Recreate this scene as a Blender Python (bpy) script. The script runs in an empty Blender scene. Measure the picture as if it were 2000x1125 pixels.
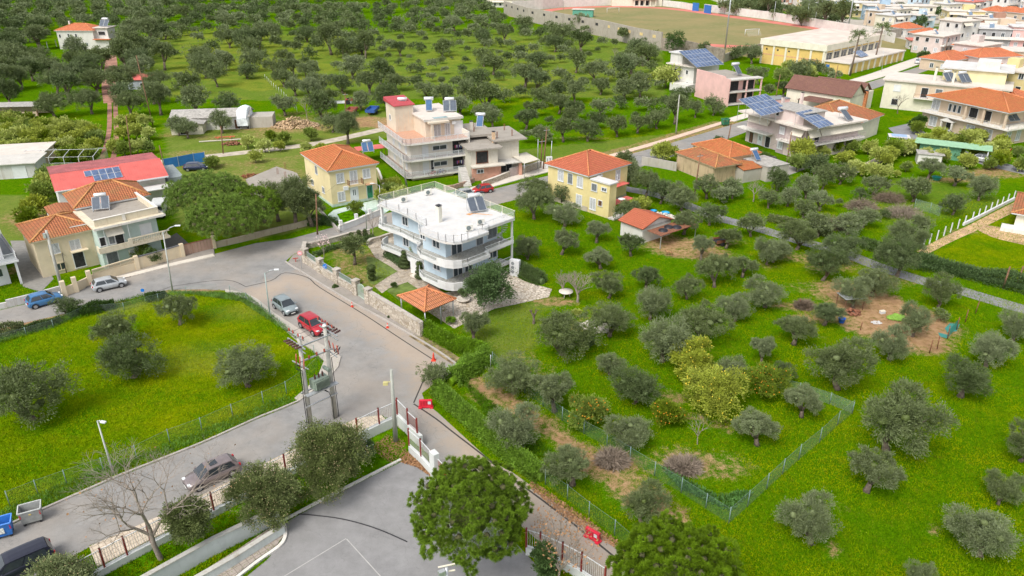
import bpy, bmesh, math, random
import numpy as np
from mathutils import Vector, Matrix
R=math.radians
random.seed(7); rng=np.random.default_rng(7)
SC=bpy.context.scene; COL=SC.collection
# ---------------- camera, world, sun, exposure ----------------
F,TH,H=1490.0,R(25.3),40.0
cam=bpy.data.objects.new('camera',bpy.data.cameras.new('camera')); COL.objects.link(cam)
cam.location=(0,0,H); cam.rotation_euler=(R(90)-TH,0,0)
cam.data.sensor_width=36; cam.data.lens=F/2000*36; cam.data.clip_start=.5; cam.data.clip_end=5000
SC.camera=cam
W=bpy.data.worlds.new("World"); SC.world=W; W.use_nodes=True
_n=W.node_tree.nodes; _l=W.node_tree.links
_bg=_n['Background']; _bg.inputs[1].default_value=0.15
_sky=_n.new('ShaderNodeTexSky'); _sky.sky_type='NISHITA'; _sky.sun_disc=False
SUN_EL,SUN_AZ=R(52),R(215)     # azimuth clockwise from +Y
_sky.sun_elevation=SUN_EL; _sky.sun_rotation=SUN_AZ; _sky.air_density=1.0; _sky.dust_density=3.0; _sky.ozone_density=1.0
_hs=_n.new('ShaderNodeHueSaturation'); _hs.inputs['Saturation'].default_value=0.28
_l.new(_sky.outputs[0],_hs.inputs['Color']); _l.new(_hs.outputs[0],_bg.inputs[0])
sl=bpy.data.lights.new('sun','SUN'); sl.energy=1.5; sl.angle=R(24); sl.color=(1,.95,.87)
sun=bpy.data.objects.new('sun',sl); COL.objects.link(sun)
_d=Vector((math.sin(SUN_AZ)*math.cos(SUN_EL),math.cos(SUN_AZ)*math.cos(SUN_EL),math.sin(SUN_EL)))
sun.rotation_euler=_d.to_track_quat('Z','Y').to_euler(); sun.location=(0,0,200)
SC.view_settings.view_transform='Standard'; SC.view_settings.look='None'; SC.view_settings.exposure=0.65; SC.view_settings.gamma=1
SC.cycles.max_bounces=5; SC.cycles.diffuse_bounces=3; SC.cycles.glossy_bounces=2; SC.cycles.transparent_max_bounces=8; SC.cycles.transmission_bounces=2
# ---------------- pixel <-> place ----------------
_s,_c=math.sin(TH),math.cos(TH)
def P(x,y,z=0.):
    "the point at height z seen at pixel x,y of the 2000x1125 photograph"
    u=(x-1000)/F; v=(y-562.5)/F; t=(H-z)/(_s+v*_c)
    return Vector((u*t,t*(_c-v*_s),z))
def Z(xg,yg,ye):
    p=P(xg,yg); v=(ye-562.5)/F
    return H-p.y*(_s+v*_c)/(_c-v*_s)
def PL(pts,z=0.): return [P(x,y,z) for x,y in pts]
def pxm(x,y): # pixels per metre at a ground point
    v=(y-562.5)/F; return F*(_s+v*_c)/H
def smooth(pts,n=5,closed=False):
    out=[]; N=len(pts)
    rngi=range(N if closed else N-1)
    for i in rngi:
        if closed: p0,p1,p2,p3=pts[i-1],pts[i],pts[(i+1)%N],pts[(i+2)%N]
        else: p0,p1,p2,p3=pts[max(i-1,0)],pts[i],pts[i+1],pts[min(i+2,N-1)]
        for k in range(n):
            t=k/n
            out.append(tuple(0.5*((2*b)+(-a+c)*t+(2*a-5*b+4*c-d)*t*t+(-a+3*b-3*c+d)*t**3) for a,b,c,d in zip(p0,p1,p2,p3)))
    if not closed: out.append(tuple(pts[-1]))
    return out
# ---------------- materials ----------------
MATS={}
def _mix(nt,a,b,f,mode='MIX'):
    m=nt.nodes.new('ShaderNodeMix'); m.data_type='RGBA'; m.blend_type=mode
    for s,v in ((m.inputs[0],f),(m.inputs[6],a),(m.inputs[7],b)):
        if hasattr(v,'is_output'): nt.links.new(v,s)
        elif isinstance(v,(int,float)): s.default_value=v
        else: s.default_value=(*v[:3],1)
    return m.outputs[2]
def _noise(nt,vec,scale,det=4,rough=.55):
    n=nt.nodes.new('ShaderNodeTexNoise'); n.inputs['Scale'].default_value=scale; n.inputs['Detail'].default_value=det; n.inputs['Roughness'].default_value=rough
    if vec is not None: nt.links.new(vec,n.inputs['Vector'])
    return n.outputs['Fac']
def _ramp(nt,fac,lo,hi,v0=0.,v1=1.):
    m=nt.nodes.new('ShaderNodeMapRange'); m.inputs[1].default_value=lo; m.inputs[2].default_value=hi; m.inputs[3].default_value=v0; m.inputs[4].default_value=v1
    nt.links.new(fac,m.inputs[0]); return m.outputs[0]
def _map(nt,vec,sc):
    m=nt.nodes.new('ShaderNodeMapping'); m.inputs['Scale'].default_value=sc; nt.links.new(vec,m.inputs['Vector']); return m.outputs[0]
def _math(nt,op,a,b=0.):
    m=nt.nodes.new('ShaderNodeMath'); m.operation=op
    for s,v in ((m.inputs[0],a),(m.inputs[1],b)):
        if hasattr(v,'is_output'): nt.links.new(v,s)
        else: s.default_value=v
    return m.outputs[0]
def _bump(nt,h,strength,dist,bsdf):
    b=nt.nodes.new('ShaderNodeBump'); b.inputs['Strength'].default_value=strength; b.inputs['Distance'].default_value=dist
    nt.links.new(h,b.inputs['Height']); nt.links.new(b.outputs[0],bsdf.inputs['Normal'])
def newmat(name):
    m=bpy.data.materials.new(name); m.use_nodes=True; nt=m.node_tree; b=nt.nodes['Principled BSDF']
    return m,nt,b
def pos(nt): return nt.nodes.new('ShaderNodeNewGeometry').outputs['Position']
def objc(nt): return nt.nodes.new('ShaderNodeTexCoord').outputs['Object']
def uvc(nt): return nt.nodes.new('ShaderNodeTexCoord').outputs['UV']
def mul(c,k): return tuple(min(x*k,1) for x in c[:3])
def pbr(name,col,rough=.7,metal=0.,var=.12,scale=2.,bump=.0,spec=.4,coord=objc):
    if name in MATS: return MATS[name]
    m,nt,b=newmat(name); v=coord(nt)
    n=_noise(nt,v,scale,5); 
    c=_mix(nt,mul(col,1-var),mul(col,1+var),_ramp(nt,n,.35,.65))
    nt.links.new(c,b.inputs['Base Color']); b.inputs['Roughness'].default_value=rough; b.inputs['Metallic'].default_value=metal
    b.inputs['Specular IOR Level'].default_value=spec
    if bump: _bump(nt,_noise(nt,v,scale*12,3),bump,.03,b)
    MATS[name]=m; return m
def wall(name,col,dirt=.25,rough=.85,stain=(.35,.28,.2)):
    "painted render with patches, vertical streaks and grime"
    if name in MATS: return MATS[name]
    m,nt,b=newmat(name); v=pos(nt)
    n=_noise(nt,v,.5,6,.65); c=_mix(nt,mul(col,.90),mul(col,1.05),_ramp(nt,n,.35,.62))
    st=_noise(nt,_map(nt,v,(1.6,1.6,.22)),1.4,6,.7)
    c=_mix(nt,c,tuple(a*b2*1.6 for a,b2 in zip(col,stain)),_math(nt,'MULTIPLY',_ramp(nt,st,.52,.78),dirt))
    bl=_noise(nt,v,2.3,6,.7); c=_mix(nt,c,mul(col,.72),_math(nt,'MULTIPLY',_ramp(nt,bl,.58,.74),dirt))
    nt.links.new(c,b.inputs['Base Color']); b.inputs['Roughness'].default_value=rough; b.inputs['Specular IOR Level'].default_value=.25
    _bump(nt,_noise(nt,v,9,4),.25,.02,b); MATS[name]=m; return m
def tile(name,c1,c2,lichen=(.30,.20,.05),lich=.4,w=.30,h=.36,dark=.35):
    "clay tiles laid on UVs that run in metres along the eave and up the slope"
    if name in MATS: return MATS[name]
    m,nt,b=newmat(name); u=uvc(nt)
    br=nt.nodes.new('ShaderNodeTexBrick'); nt.links.new(u,br.inputs['Vector']); br.offset=0; br.inputs['Scale'].default_value=1
    br.inputs['Brick Width'].default_value=w; br.inputs['Row Height'].default_value=h; br.inputs['Mortar Size'].default_value=.035
    br.inputs['Color1'].default_value=(*c1,1); br.inputs['Color2'].default_value=(*c2,1); br.inputs['Mortar'].default_value=(*mul(c1,dark),1); br.inputs['Bias'].default_value=0
    p=pos(nt); n=_noise(nt,p,.9,6,.7); c=_mix(nt,br.outputs[0],lichen,_math(nt,'MULTIPLY',_ramp(nt,n,.5,.68),lich))
    n2=_noise(nt,p,4,5,.7); c=_mix(nt,c,mul(c1,.55),_math(nt,'MULTIPLY',_ramp(nt,n2,.55,.75),.6))
    n3=_noise(nt,p,.25,3); c=_mix(nt,c,(.85,.85,.85),_ramp(nt,n3,.4,.6,0,.3),'MULTIPLY')
    nt.links.new(c,b.inputs['Base Color']); b.inputs['Roughness'].default_value=.85; b.inputs['Specular IOR Level'].default_value=.25
    sx=nt.nodes.new('ShaderNodeSeparateXYZ'); nt.links.new(u,sx.inputs[0])
    wv=_math(nt,'ABSOLUTE',_math(nt,'SINE',_math(nt,'MULTIPLY',sx.outputs[0],math.pi/w)))
    rw=_math(nt,'FRACT',_math(nt,'DIVIDE',sx.outputs[1],h))
    _bump(nt,_math(nt,'ADD',wv,_math(nt,'MULTIPLY',rw,-.5)),.8,.08,b)
    MATS[name]=m; return m
def brick(name,c1,c2,mort,w,h,ms,uv=False,scale=1.,bump=.5,offs=.5,rough=.85):
    if name in MATS: return MATS[name]
    m,nt,b=newmat(name); v=uvc(nt) if uv else pos(nt)
    br=nt.nodes.new('ShaderNodeTexBrick'); nt.links.new(v,br.inputs['Vector']); br.offset=offs; br.inputs['Scale'].default_value=scale
    br.inputs['Brick Width'].default_value=w; br.inputs['Row Height'].default_value=h; br.inputs['Mortar Size'].default_value=ms
    br.inputs['Color1'].default_value=(*c1,1); br.inputs['Color2'].default_value=(*c2,1); br.inputs['Mortar'].default_value=(*mort,1)
    n=_noise(nt,pos(nt),1.3,5); c=_mix(nt,br.outputs[0],(.72,.7,.66),_ramp(nt,n,.4,.65,0,.5),'MULTIPLY')
    nt.links.new(c,b.inputs['Base Color']); b.inputs['Roughness'].default_value=rough
    _bump(nt,br.outputs['Fac'],-bump,.03,b); MATS[name]=m; return m
def stone(name,c1,c2,mort,scale=3.5,bump=.6,mo=.06):
    "irregular stones from Voronoi cells"
    if name in MATS: return MATS[name]
    m,nt,b=newmat(name); v=pos(nt)
    vo=nt.nodes.new('ShaderNodeTexVoronoi'); vo.inputs['Scale'].default_value=scale; nt.links.new(v,vo.inputs['Vector'])
    ve=nt.nodes.new('ShaderNodeTexVoronoi'); ve.feature='DISTANCE_TO_EDGE'; ve.inputs['Scale'].default_value=scale; nt.links.new(v,ve.inputs['Vector'])
    sx=nt.nodes.new('ShaderNodeSeparateColor'); nt.links.new(vo.outputs['Color'],sx.inputs[0])
    c=_mix(nt,c1,c2,sx.outputs[0]); c=_mix(nt,c,(.62,.55,.42),_ramp(nt,sx.outputs[1],.8,.95,0,.6),'MULTIPLY')
    c=_mix(nt,mort,c,_ramp(nt,ve.outputs['Distance'],mo*.3,mo))
    n=_noise(nt,v,.5,5); c=_mix(nt,c,(.75,.73,.7),_ramp(nt,n,.4,.65,0,.6),'MULTIPLY')
    nt.links.new(c,b.inputs['Base Color']); b.inputs['Roughness'].default_value=.9
    _bump(nt,_ramp(nt,ve.outputs['Distance'],0,mo*2),bump,.05,b); MATS[name]=m; return m
def leafmat(name,c,under=None,var=.35,trans=.15,spec=.3):
    if name in MATS: return MATS[name]
    m,nt,b=newmat(name); v=objc(nt); oi=nt.nodes.new('ShaderNodeObjectInfo')
    n=_noise(nt,v,1.1,3); c2=_mix(nt,mul(c,1-var),mul(c,1+var),_ramp(nt,n,.3,.7))
    n2=_noise(nt,v,14,2); c2=_mix(nt,c2,mul(c,1.7),_ramp(nt,n2,.55,.8,0,.6))
    hs=nt.nodes.new('ShaderNodeHueSaturation'); nt.links.new(c2,hs.inputs['Color'])
    nt.links.new(_ramp(nt,oi.outputs['Random'],0,1,.80,1.22),hs.inputs['Value']); nt.links.new(_ramp(nt,oi.outputs['Random'],0,1,1.12,.84),hs.inputs['Saturation'])
    o=hs.outputs[0]
    if under:
        g=nt.nodes.new('ShaderNodeNewGeometry'); o=_mix(nt,o,under,_math(nt,'MULTIPLY',g.outputs['Backfacing'],.7))
    nt.links.new(o,b.inputs['Base Color']); b.inputs['Roughness'].default_value=.6; b.inputs['Specular IOR Level'].default_value=spec
    if trans:
        tr=nt.nodes.new('ShaderNodeBsdfTranslucent'); nt.links.new(o,tr.inputs['Color'])
        mx=nt.nodes.new('ShaderNodeMixShader'); mx.inputs[0].default_value=trans
        nt.links.new(b.outputs[0],mx.inputs[1]); nt.links.new(tr.outputs[0],mx.inputs[2]); nt.links.new(mx.outputs[0],nt.nodes['Material Output'].inputs[0])
    MATS[name]=m; return m
def netmat(name,col,density=.35):
    "wire netting or shade net: mostly see-through"
    if name in MATS: return MATS[name]
    m,nt,b=newmat(name); b.inputs['Base Color'].default_value=(*col,1); b.inputs['Roughness'].default_value=.6
    t=nt.nodes.new('ShaderNodeBsdfTransparent'); mx=nt.nodes.new('ShaderNodeMixShader'); mx.inputs[0].default_value=density
    nt.links.new(t.outputs[0],mx.inputs[1]); nt.links.new(b.outputs[0],mx.inputs[2]); nt.links.new(mx.outputs[0],nt.nodes['Material Output'].inputs[0])
    MATS[name]=m; return m
def glassm(name='window_glass',col=(.05,.065,.075)):
    return pbr(name,col,.12,0,.3,.8,spec=.8)
def paint(name,col,rough=.35,metal=.0): 
    if name in MATS: return MATS[name]
    m,nt,b=newmat(name); n=_noise(nt,objc(nt),3,4); c=_mix(nt,mul(col,.93),mul(col,1.05),_ramp(nt,n,.4,.6))
    nt.links.new(c,b.inputs['Base Color']); b.inputs['Roughness'].default_value=rough; b.inputs['Metallic'].default_value=metal
    b.inputs['Coat Weight'].default_value=.6; b.inputs['Coat Roughness'].default_value=.12; MATS[name]=m; return m
# ---------------- mesh builder ----------------
ORG={}
class Fr:
    "local frame: origin o, x axis turned by angle a (radians)"
    def __init__(s,o,a=0.): s.o=Vector(o); s.a=a; s.cx,s.sx=math.cos(a),math.sin(a)
    def __call__(s,x,y,z=0.): return Vector((s.o.x+x*s.cx-y*s.sx, s.o.y+x*s.sx+y*s.cx, s.o.z+z))
    def inv(s,p): dx,dy=p[0]-s.o.x,p[1]-s.o.y; return (dx*s.cx+dy*s.sx,-dx*s.sx+dy*s.cx)
    def sub(s,x,y,a=0.): return Fr(s(x,y),s.a+a)
ID=Fr((0,0,0))
class MB:
    def __init__(s,T=ID): s.v=[];s.f=[];s.uv=[];s.mi=[];s.T=T;s.m=0;s.sm=[]
    def face(s,pts,uv=None,raw=False,sm=False):
        b=len(s.v); s.v+= [Vector(p) if raw else s.T(*p) for p in pts]; s.f.append(tuple(range(b,b+len(pts)))); s.uv.append(uv); s.mi.append(s.m); s.sm.append(sm)
    def box(s,x0,x1,y0,y1,z0,z1):
        c=[(x0,y0),(x1,y0),(x1,y1),(x0,y1)]; s.prism(c,z0,z1)
    def prism(s,poly,z0,z1,raw=False,bottom=True,sm=False):
        n=len(poly); poly=[tuple(p)[:2] for p in poly]
        A=sum(poly[i][0]*poly[(i+1)%n][1]-poly[(i+1)%n][0]*poly[i][1] for i in range(n))
        if A<0: poly=poly[::-1]
        b=len(s.v); f=(lambda x,y,z:Vector((x,y,z))) if raw else s.T
        s.v+=[f(x,y,z0) for x,y in poly]+[f(x,y,z1) for x,y in poly]
        per=0.
        for i in range(n):
            j=(i+1)%n; s.f.append((b+i,b+j,b+n+j,b+n+i)); L=math.hypot(poly[i][0]-poly[j][0],poly[i][1]-poly[j][1])
            s.uv.append([(per,z0),(per+L,z0),(per+L,z1),(per,z1)]); per+=L; s.mi.append(s.m); s.sm.append(sm)
        s.f.append(tuple(range(b+n,b+2*n))); s.uv.append([(x,y) for x,y in poly]); s.mi.append(s.m); s.sm.append(False)
        if bottom: s.f.append(tuple(range(b+n-1,b-1,-1))); s.uv.append(None); s.mi.append(s.m); s.sm.append(False)
    def tube(s,pts,r,n=6,raw=False,cap=True):
        P_=[Vector(p) if raw else s.T(*p) for p in pts]; rr=r if isinstance(r,(list,tuple)) else [r]*len(P_)
        b=len(s.v); 
        for i,p in enumerate(P_):
            d=(P_[min(i+1,len(P_)-1)]-P_[max(i-1,0)]); d=d.normalized() if d.length>1e-6 else Vector((0,0,1))
            a=Vector((0,0,1)) if abs(d.z)<.9 else Vector((1,0,0)); x=d.cross(a).normalized(); y=d.cross(x).normalized()
            for k in range(n):
                t=2*math.pi*k/n; s.v.append(p+(x*math.cos(t)+y*math.sin(t))*rr[i])
        for i in range(len(P_)-1):
            for k in range(n):
                k2=(k+1)%n; s.f.append((b+i*n+k,b+(i+1)*n+k,b+(i+1)*n+k2,b+i*n+k2)); s.uv.append(None); s.mi.append(s.m); s.sm.append(True)
        if cap:
            s.f.append(tuple(b+k for k in range(n))); s.f.append(tuple(b+(len(P_)-1)*n+k for k in range(n-1,-1,-1))); s.uv+=[None,None]; s.mi+=[s.m]*2; s.sm+=[False]*2
    def bar(s,p,q,w,h=None,raw=False):
        "square bar from p to q"
        h=h or w; p=Vector(p) if raw else s.T(*p); q=Vector(q) if raw else s.T(*q); d=(q-p).normalized()
        a=Vector((0,0,1)) if abs(d.z)<.95 else Vector((0,1,0)); x=d.cross(a).normalized()*w/2; y=x.cross(d).normalized()*h/2
        b=len(s.v); s.v+=[p-x-y,p+x-y,p+x+y,p-x+y,q-x-y,q+x-y,q+x+y,q-x+y]
        for f in ((0,3,2,1),(4,5,6,7),(0,1,5,4),(1,2,6,5),(2,3,7,6),(3,0,4,7)): s.f.append(tuple(b+i for i in f)); s.uv.append(None); s.mi.append(s.m); s.sm.append(False)
    def lathe(s,prof,c=(0,0,0),n=16,raw=False):
        b=len(s.v); c=Vector(c)
        for r,z in prof:
            for k in range(n):
                t=2*math.pi*k/n; q=(c.x+r*math.cos(t),c.y+r*math.sin(t),c.z+z); s.v.append(Vector(q) if raw else s.T(*q))
        for i in range(len(prof)-1):
            for k in range(n):
                k2=(k+1)%n; s.f.append((b+i*n+k,b+i*n+k2,b+(i+1)*n+k2,b+(i+1)*n+k)); s.uv.append(None); s.mi.append(s.m); s.sm.append(True)
    def build(s,name,mats,parent=None,bevel=0.,origin=None):
        if not s.v: return None
        o=ORG.get(parent.name,Vector((0,0,0))) if parent is not None else (Vector(origin) if origin is not None else Vector((0,0,0)))
        me=bpy.data.meshes.new(name); me.from_pydata([tuple(v-o) for v in s.v],[],s.f)
        uvl=me.uv_layers.new(name='UVMap'); arr=np.zeros(len(me.loops)*2,dtype=np.float32); i=0
        for f,u in zip(s.f,s.uv):
            if u is not None:
                for k,(a,b) in enumerate(u): arr[(i+k)*2]=a; arr[(i+k)*2+1]=b
            i+=len(f)
        uvl.data.foreach_set('uv',arr)
        if not isinstance(mats,(list,tuple)): mats=[mats]
        for m in mats: me.materials.append(m)
        me.polygons.foreach_set('material_index',s.mi); me.polygons.foreach_set('use_smooth',s.sm); me.update()
        ob=bpy.data.objects.new(name,me); COL.objects.link(ob)
        if parent is not None: ob.parent=parent; ORG[ob.name]=o
        else: ob.location=o; ORG[ob.name]=o
        if bevel:
            bv=ob.modifiers.new('b','BEVEL'); bv.width=bevel; bv.segments=2; bv.limit_method='ANGLE'
        return ob
def tag(o,label=None,cat=None,group=None,kind=None):
    if label: o['label']=label
    if cat: o['category']=cat
    if group: o['group']=group
    if kind: o['kind']=kind
    return o
def thing(name,label,cat,loc=(0,0,0),group=None):
    o=bpy.data.objects.new(name,None); COL.objects.link(o); o.location=loc; ORG[o.name]=Vector(loc); o.empty_display_size=.5
    return tag(o,label,cat,group)
def copy_tree(o,loc=None,rz=None,sc=None,label=None,parent=None,group=None):
    c=o.copy(); COL.objects.link(c); c.parent=parent
    if loc is not None: c.location=loc
    if rz is not None: c.rotation_euler=(0,0,rz)
    if sc is not None: c.scale=sc if isinstance(sc,(tuple,list)) else (sc,)*3
    if label: c['label']=label
    if group: c['group']=group
    for ch in o.children: copy_tree(ch,parent=c)
    return c
# ---------------- the ground: one sheet with wear, yellowing, dryness and painted far haze held as vertex values ----------------
def grassmat():
    m,nt,b=newmat('meadow'); v=pos(nt)
    def at(n):
        a=nt.nodes.new('ShaderNodeAttribute'); a.attribute_name=n; return a.outputs['Fac']
    n1=_noise(nt,v,.035,4,.6); n2=_noise(nt,v,.22,6,.65); n3=_noise(nt,v,1.6,7,.75); n4=_noise(nt,v,9,4,.7)
    lush=_mix(nt,(.050,.145,.001),(.110,.235,.002),_ramp(nt,n3,.35,.68))
    yel=_mix(nt,(.175,.235,.001),(.275,.305,.002),_ramp(nt,n3,.38,.66))
    f=_math(nt,'ADD',_math(nt,'ADD',_ramp(nt,n2,.35,.7,-.38,.36),_ramp(nt,n1,.35,.65,-.28,.24)),at('yellow'))
    c=_mix(nt,lush,yel,_ramp(nt,f,0,.8))
    # mottled blades: dark gaps, pale seed heads, small yellow flowers
    n6=_noise(nt,v,.75,6,.8); c=_mix(nt,c,(.20,.185,.012),_ramp(nt,n6,.54,.70,0,.62)); c=_mix(nt,c,(.42,.48,.38),_ramp(nt,n4,.40,.56,.85,0),'MULTIPLY'); c=_mix(nt,c,(.36,.36,.03),_ramp(nt,_noise(nt,v,5,5,.8),.57,.70,0,.55))
    fl=nt.nodes.new('ShaderNodeTexVoronoi'); fl.inputs['Scale'].default_value=2.6; nt.links.new(v,fl.inputs['Vector'])
    c=_mix(nt,c,(.55,.50,.05),_math(nt,'MULTIPLY',_ramp(nt,fl.outputs['Distance'],.05,.16,.75,0),_ramp(nt,n2,.45,.6)))
    wv=nt.nodes.new('ShaderNodeTexWave'); wv.inputs['Scale'].default_value=.28; wv.inputs['Distortion'].default_value=9; wv.inputs['Detail'].default_value=3; nt.links.new(v,wv.inputs['Vector'])
    c=_mix(nt,c,(1.25,1.2,1.1),_ramp(nt,wv.outputs['Fac'],.2,.9,0,.28),'MULTIPLY')
    dry=_mix(nt,(.17,.19,.05),(.28,.265,.09),n3); c=_mix(nt,c,dry,_math(nt,'MULTIPLY',at('dry'),_ramp(nt,n2,.25,.6,.55,1)))  # dry grass colours, paled to carry the painted far haze as well
    dirt=_mix(nt,(.27,.15,.07),(.45,.30,.17),_ramp(nt,n3,.3,.7)); dirt=_mix(nt,dirt,(.21,.12,.07),_ramp(nt,n2,.5,.7,0,.7))
    e=_math(nt,'ADD',at('dirt'),_math(nt,'ADD',_ramp(nt,n3,.3,.7,-.34,.34),_math(nt,'ADD',_ramp(nt,n4,.3,.7,-.26,.26),_ramp(nt,n2,.3,.7,-.2,.2))))
    c=_mix(nt,c,dirt,_math(nt,'MULTIPLY',_ramp(nt,e,.40,.80),_ramp(nt,at('dirt'),.02,.3)))
    ub=_mix(nt,(.36,.33,.29),(.50,.46,.40),n3); ub=_mix(nt,ub,(.09,.15,.03),_ramp(nt,n1,.56,.66)); c=_mix(nt,c,ub,at('urban'))
    nt.links.new(c,b.inputs['Base Color']); b.inputs['Roughness'].default_value=1; b.inputs['Specular IOR Level'].default_value=0
    _bump(nt,_math(nt,'ADD',n3,_math(nt,'MULTIPLY',n4,.5)),.55,.22,b); return m
def axis(lo,hi,step,far):
    a=list(np.arange(lo,hi+.1,step)); x=lo; s=step
    left=[];
    while x>-far: s*=1.5; x-=s; left.append(x)
    x=hi; s=step; right=[]
    while x<far: s*=1.5; x+=s; right.append(x)
    return np.array(left[::-1]+a+right)
gx=axis(-110,170,1.0,2500); gy=axis(22,250,1.0,2600)
NX,NY=len(gx),len(gy); X,Y=np.meshgrid(gx,gy); 
dirt=np.zeros_like(X); yellow=np.zeros_like(X); dry=np.zeros_like(X); urban=np.zeros_like(X)
def spot(A,px,py,rx,ry=None,s=1.,soft=1.):
    p=P(px,py); ry=ry or rx
    d=np.sqrt(((X-p.x)/rx)**2+((Y-p.y)/ry)**2); np.maximum(A,s*np.clip((1.35-d)/.7,0,1),out=A)
def line(A,pts,w,s=1.):
    q=PL(pts)
    for a,b in zip(q[:-1],q[1:]):
        ab=b-a; L2=ab.x**2+ab.y**2; t=np.clip(((X-a.x)*ab.x+(Y-a.y)*ab.y)/L2,0,1)
        d=np.hypot(X-a.x-t*ab.x,Y-a.y-t*ab.y)/w; np.maximum(A,s*np.clip((1.35-d)/.7,0,1),out=A)
def inpoly(pts,z=0.):
    q=PL(pts); M=np.zeros(X.shape,bool); n=len(q)
    for i in range(n):
        a,b=q[i],q[(i+1)%n]
        if a.y==b.y: continue
        M^=((a.y>Y)!=(b.y>Y))&(X<(b.x-a.x)*(Y-a.y)/(b.y-a.y)+a.x)
    return M
def area(A,pts,s): A[inpoly(pts)]=np.maximum(A[inpoly(pts)],s)
# verges beside the old road, dirt strip along the orchard fence, farm yards
line(dirt,[(-40,655),(0,645),(60,627),(130,608),(200,592),(300,566),(430,560)],1.2,.95)
line(dirt,[(930,745),(985,775),(1040,820),(1085,845),(1150,895),(1190,930),(1240,975),(1330,1010)],1.2,.95)
line(dirt,[(1000,935),(1060,975),(1120,1015),(1200,1075),(1240,1125)],.8,.7)
for a in ((1180,905,3.4,2.6,.85),(1255,965,2.6,2,.8),(1215,930,2.5,2,.8),(1060,830,2.5,2,.7),(1310,775,1.8,1.6,.7),(1335,900,3,2.4,.75),(1400,905,3.5,2.2,.68),(1440,835,3,1.6,.55),(1375,815,2.6,1.5,.5),(1660,575,5,5,.85),
          (1700,615,6,3.6,1),(1745,650,4,3,.9),(1790,672,4.5,2.4,.9),(1835,640,3,3,.8),(1600,622,4,1.6,.8),(1550,597,4,1.3,.75),(1330,478,6,3.4,.95),(1380,497,4,2.5,.9),(1340,492,5,2.4,.95),(1300,465,3,2.5,.8),(1410,470,4,2,.6),(1560,502,3,2,.8),
          (1640,515,4,3,.6),(1745,545,4,3,.6),(1490,520,3,1.6,.5),(1010,700,2.6,2.2,.55),(1050,720,2.5,1.6,.5),(955,770,2.2,2,.65),(975,795,2,1.8,.6),(1610,525,3,2,.7),(1570,560,3,2,.6),(1430,500,3,1.4,.6),(1085,590,3,1.6,.9),(1130,640,2.2,3,.7),(1160,625,1.5,2.6,.5),
          (1620,1090,.25,1.3,.9),(1628,1070,.25,1,.9),(1815,1030,.5,.7,.8),(1650,990,.9,.9,.5),(1955,755,1,.8,.5),(1430,430,2,1.4,.5),(1625,480,3,2,.5),(1700,405,5,1.4,.5),(1875,452,4,1.5,.55),(1855,352,6,2,.75),(1925,340,8,3,.8),(1960,335,8,3,.8),(1610,660,1,.8,.4),
          (720,238,9,6,.95),(765,245,6,4,.9),(560,250,13,5,.8),(500,262,10,4,.6),(440,268,8,3,.6),(590,225,8,5,.6),(640,275,9,3,.5),(1130,270,8,2,.5),(735,210,9,4,.5),(380,300,8,3,.6),(430,320,6,3,.55),(340,262,5,4,.5),(105,430,6,6,.9),(60,420,5,5,.7),(40,520,1.5,4,.8),
          (290,470,3,5,.5),(360,420,3,3,.3),(780,625,.9,.5,.0)):
    spot(dirt,*a[:4],s=a[4])
line(dirt,[(1235,300),(1300,285),(1400,252),(1440,240)],2.2,.8); line(dirt,[(1030,318),(1100,310),(1190,298),(1300,268),(1400,238)],1.3,.75)
area(dirt,[(645,500),(660,480),(700,470),(745,500),(740,560),(720,570),(690,552),(650,525)],.66)
line(dirt,[(212,92),(228,108),(222,120)],2.5,.8)
line(dirt,[(1660,170),(1560,205),(1430,245)],1.4,.6)
# lush / yellow zones
area(yellow,[(-100,690),(160,610),(300,575),(480,575),(620,700),(560,790),(300,890),(0,1000),(-100,1050)],.34)
area(yellow,[(1810,500),(1990,410),(2200,420),(2200,640),(1980,560)],.75)
area(yellow,[(700,140),(1000,60),(1300,160),(1100,220),(820,180)],.22); area(yellow,[(280,60),(520,60),(640,160),(500,180),(330,140)],.45)
area(yellow,[(560,80),(700,60),(700,160),(620,170)],.3)
area(dry,[(1080,585),(1070,600),(1030,700),(960,700),(905,645),(965,604),(1010,596)],.42)
area(dry,[(635,500),(680,455),(745,440),(790,520),(745,570),(720,565)],.35); area(dry,[(1730,455),(1985,395),(1800,345),(1700,350)],.2)
area(dry,[(320,240),(640,230),(770,215),(790,262),(640,290),(330,315)],.5); area(dry,[(950,300),(1300,262),(1420,235),(1420,255),(1190,305),(1080,332)],.35)
area(dry,[(322,300),(600,285),(622,440),(500,470),(345,440)],.6); area(dirt,[(400,320),(600,300),(610,400),(520,420),(430,360)],.50); area(dry,[(-60,380),(110,385),(120,470),(-60,480)],.5)
area(dry,[(240,60),(1290,60),(1300,190),(900,190),(640,200),(300,190)],.38)  # pale tone painted over the far orchard grass in place of distance haze
for a in ((240,600,3,1.6,.4),(470,610,4,2,.2),(400,700,5,3,.2)): spot(dry,*a[:4],s=a[4])
area(urban,[(1560,20),(1700,62),(1760,78),(1800,108),(1870,140),(1900,150),(2040,175),(2300,190),(2600,-20),(2200,-60),(1400,-60),(1380,2)],1.)
dirt*=.80; area(dirt,[(1625,560),(1700,560),(1850,620),(1850,655),(1800,672),(1740,668),(1640,640)],.86)
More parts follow.
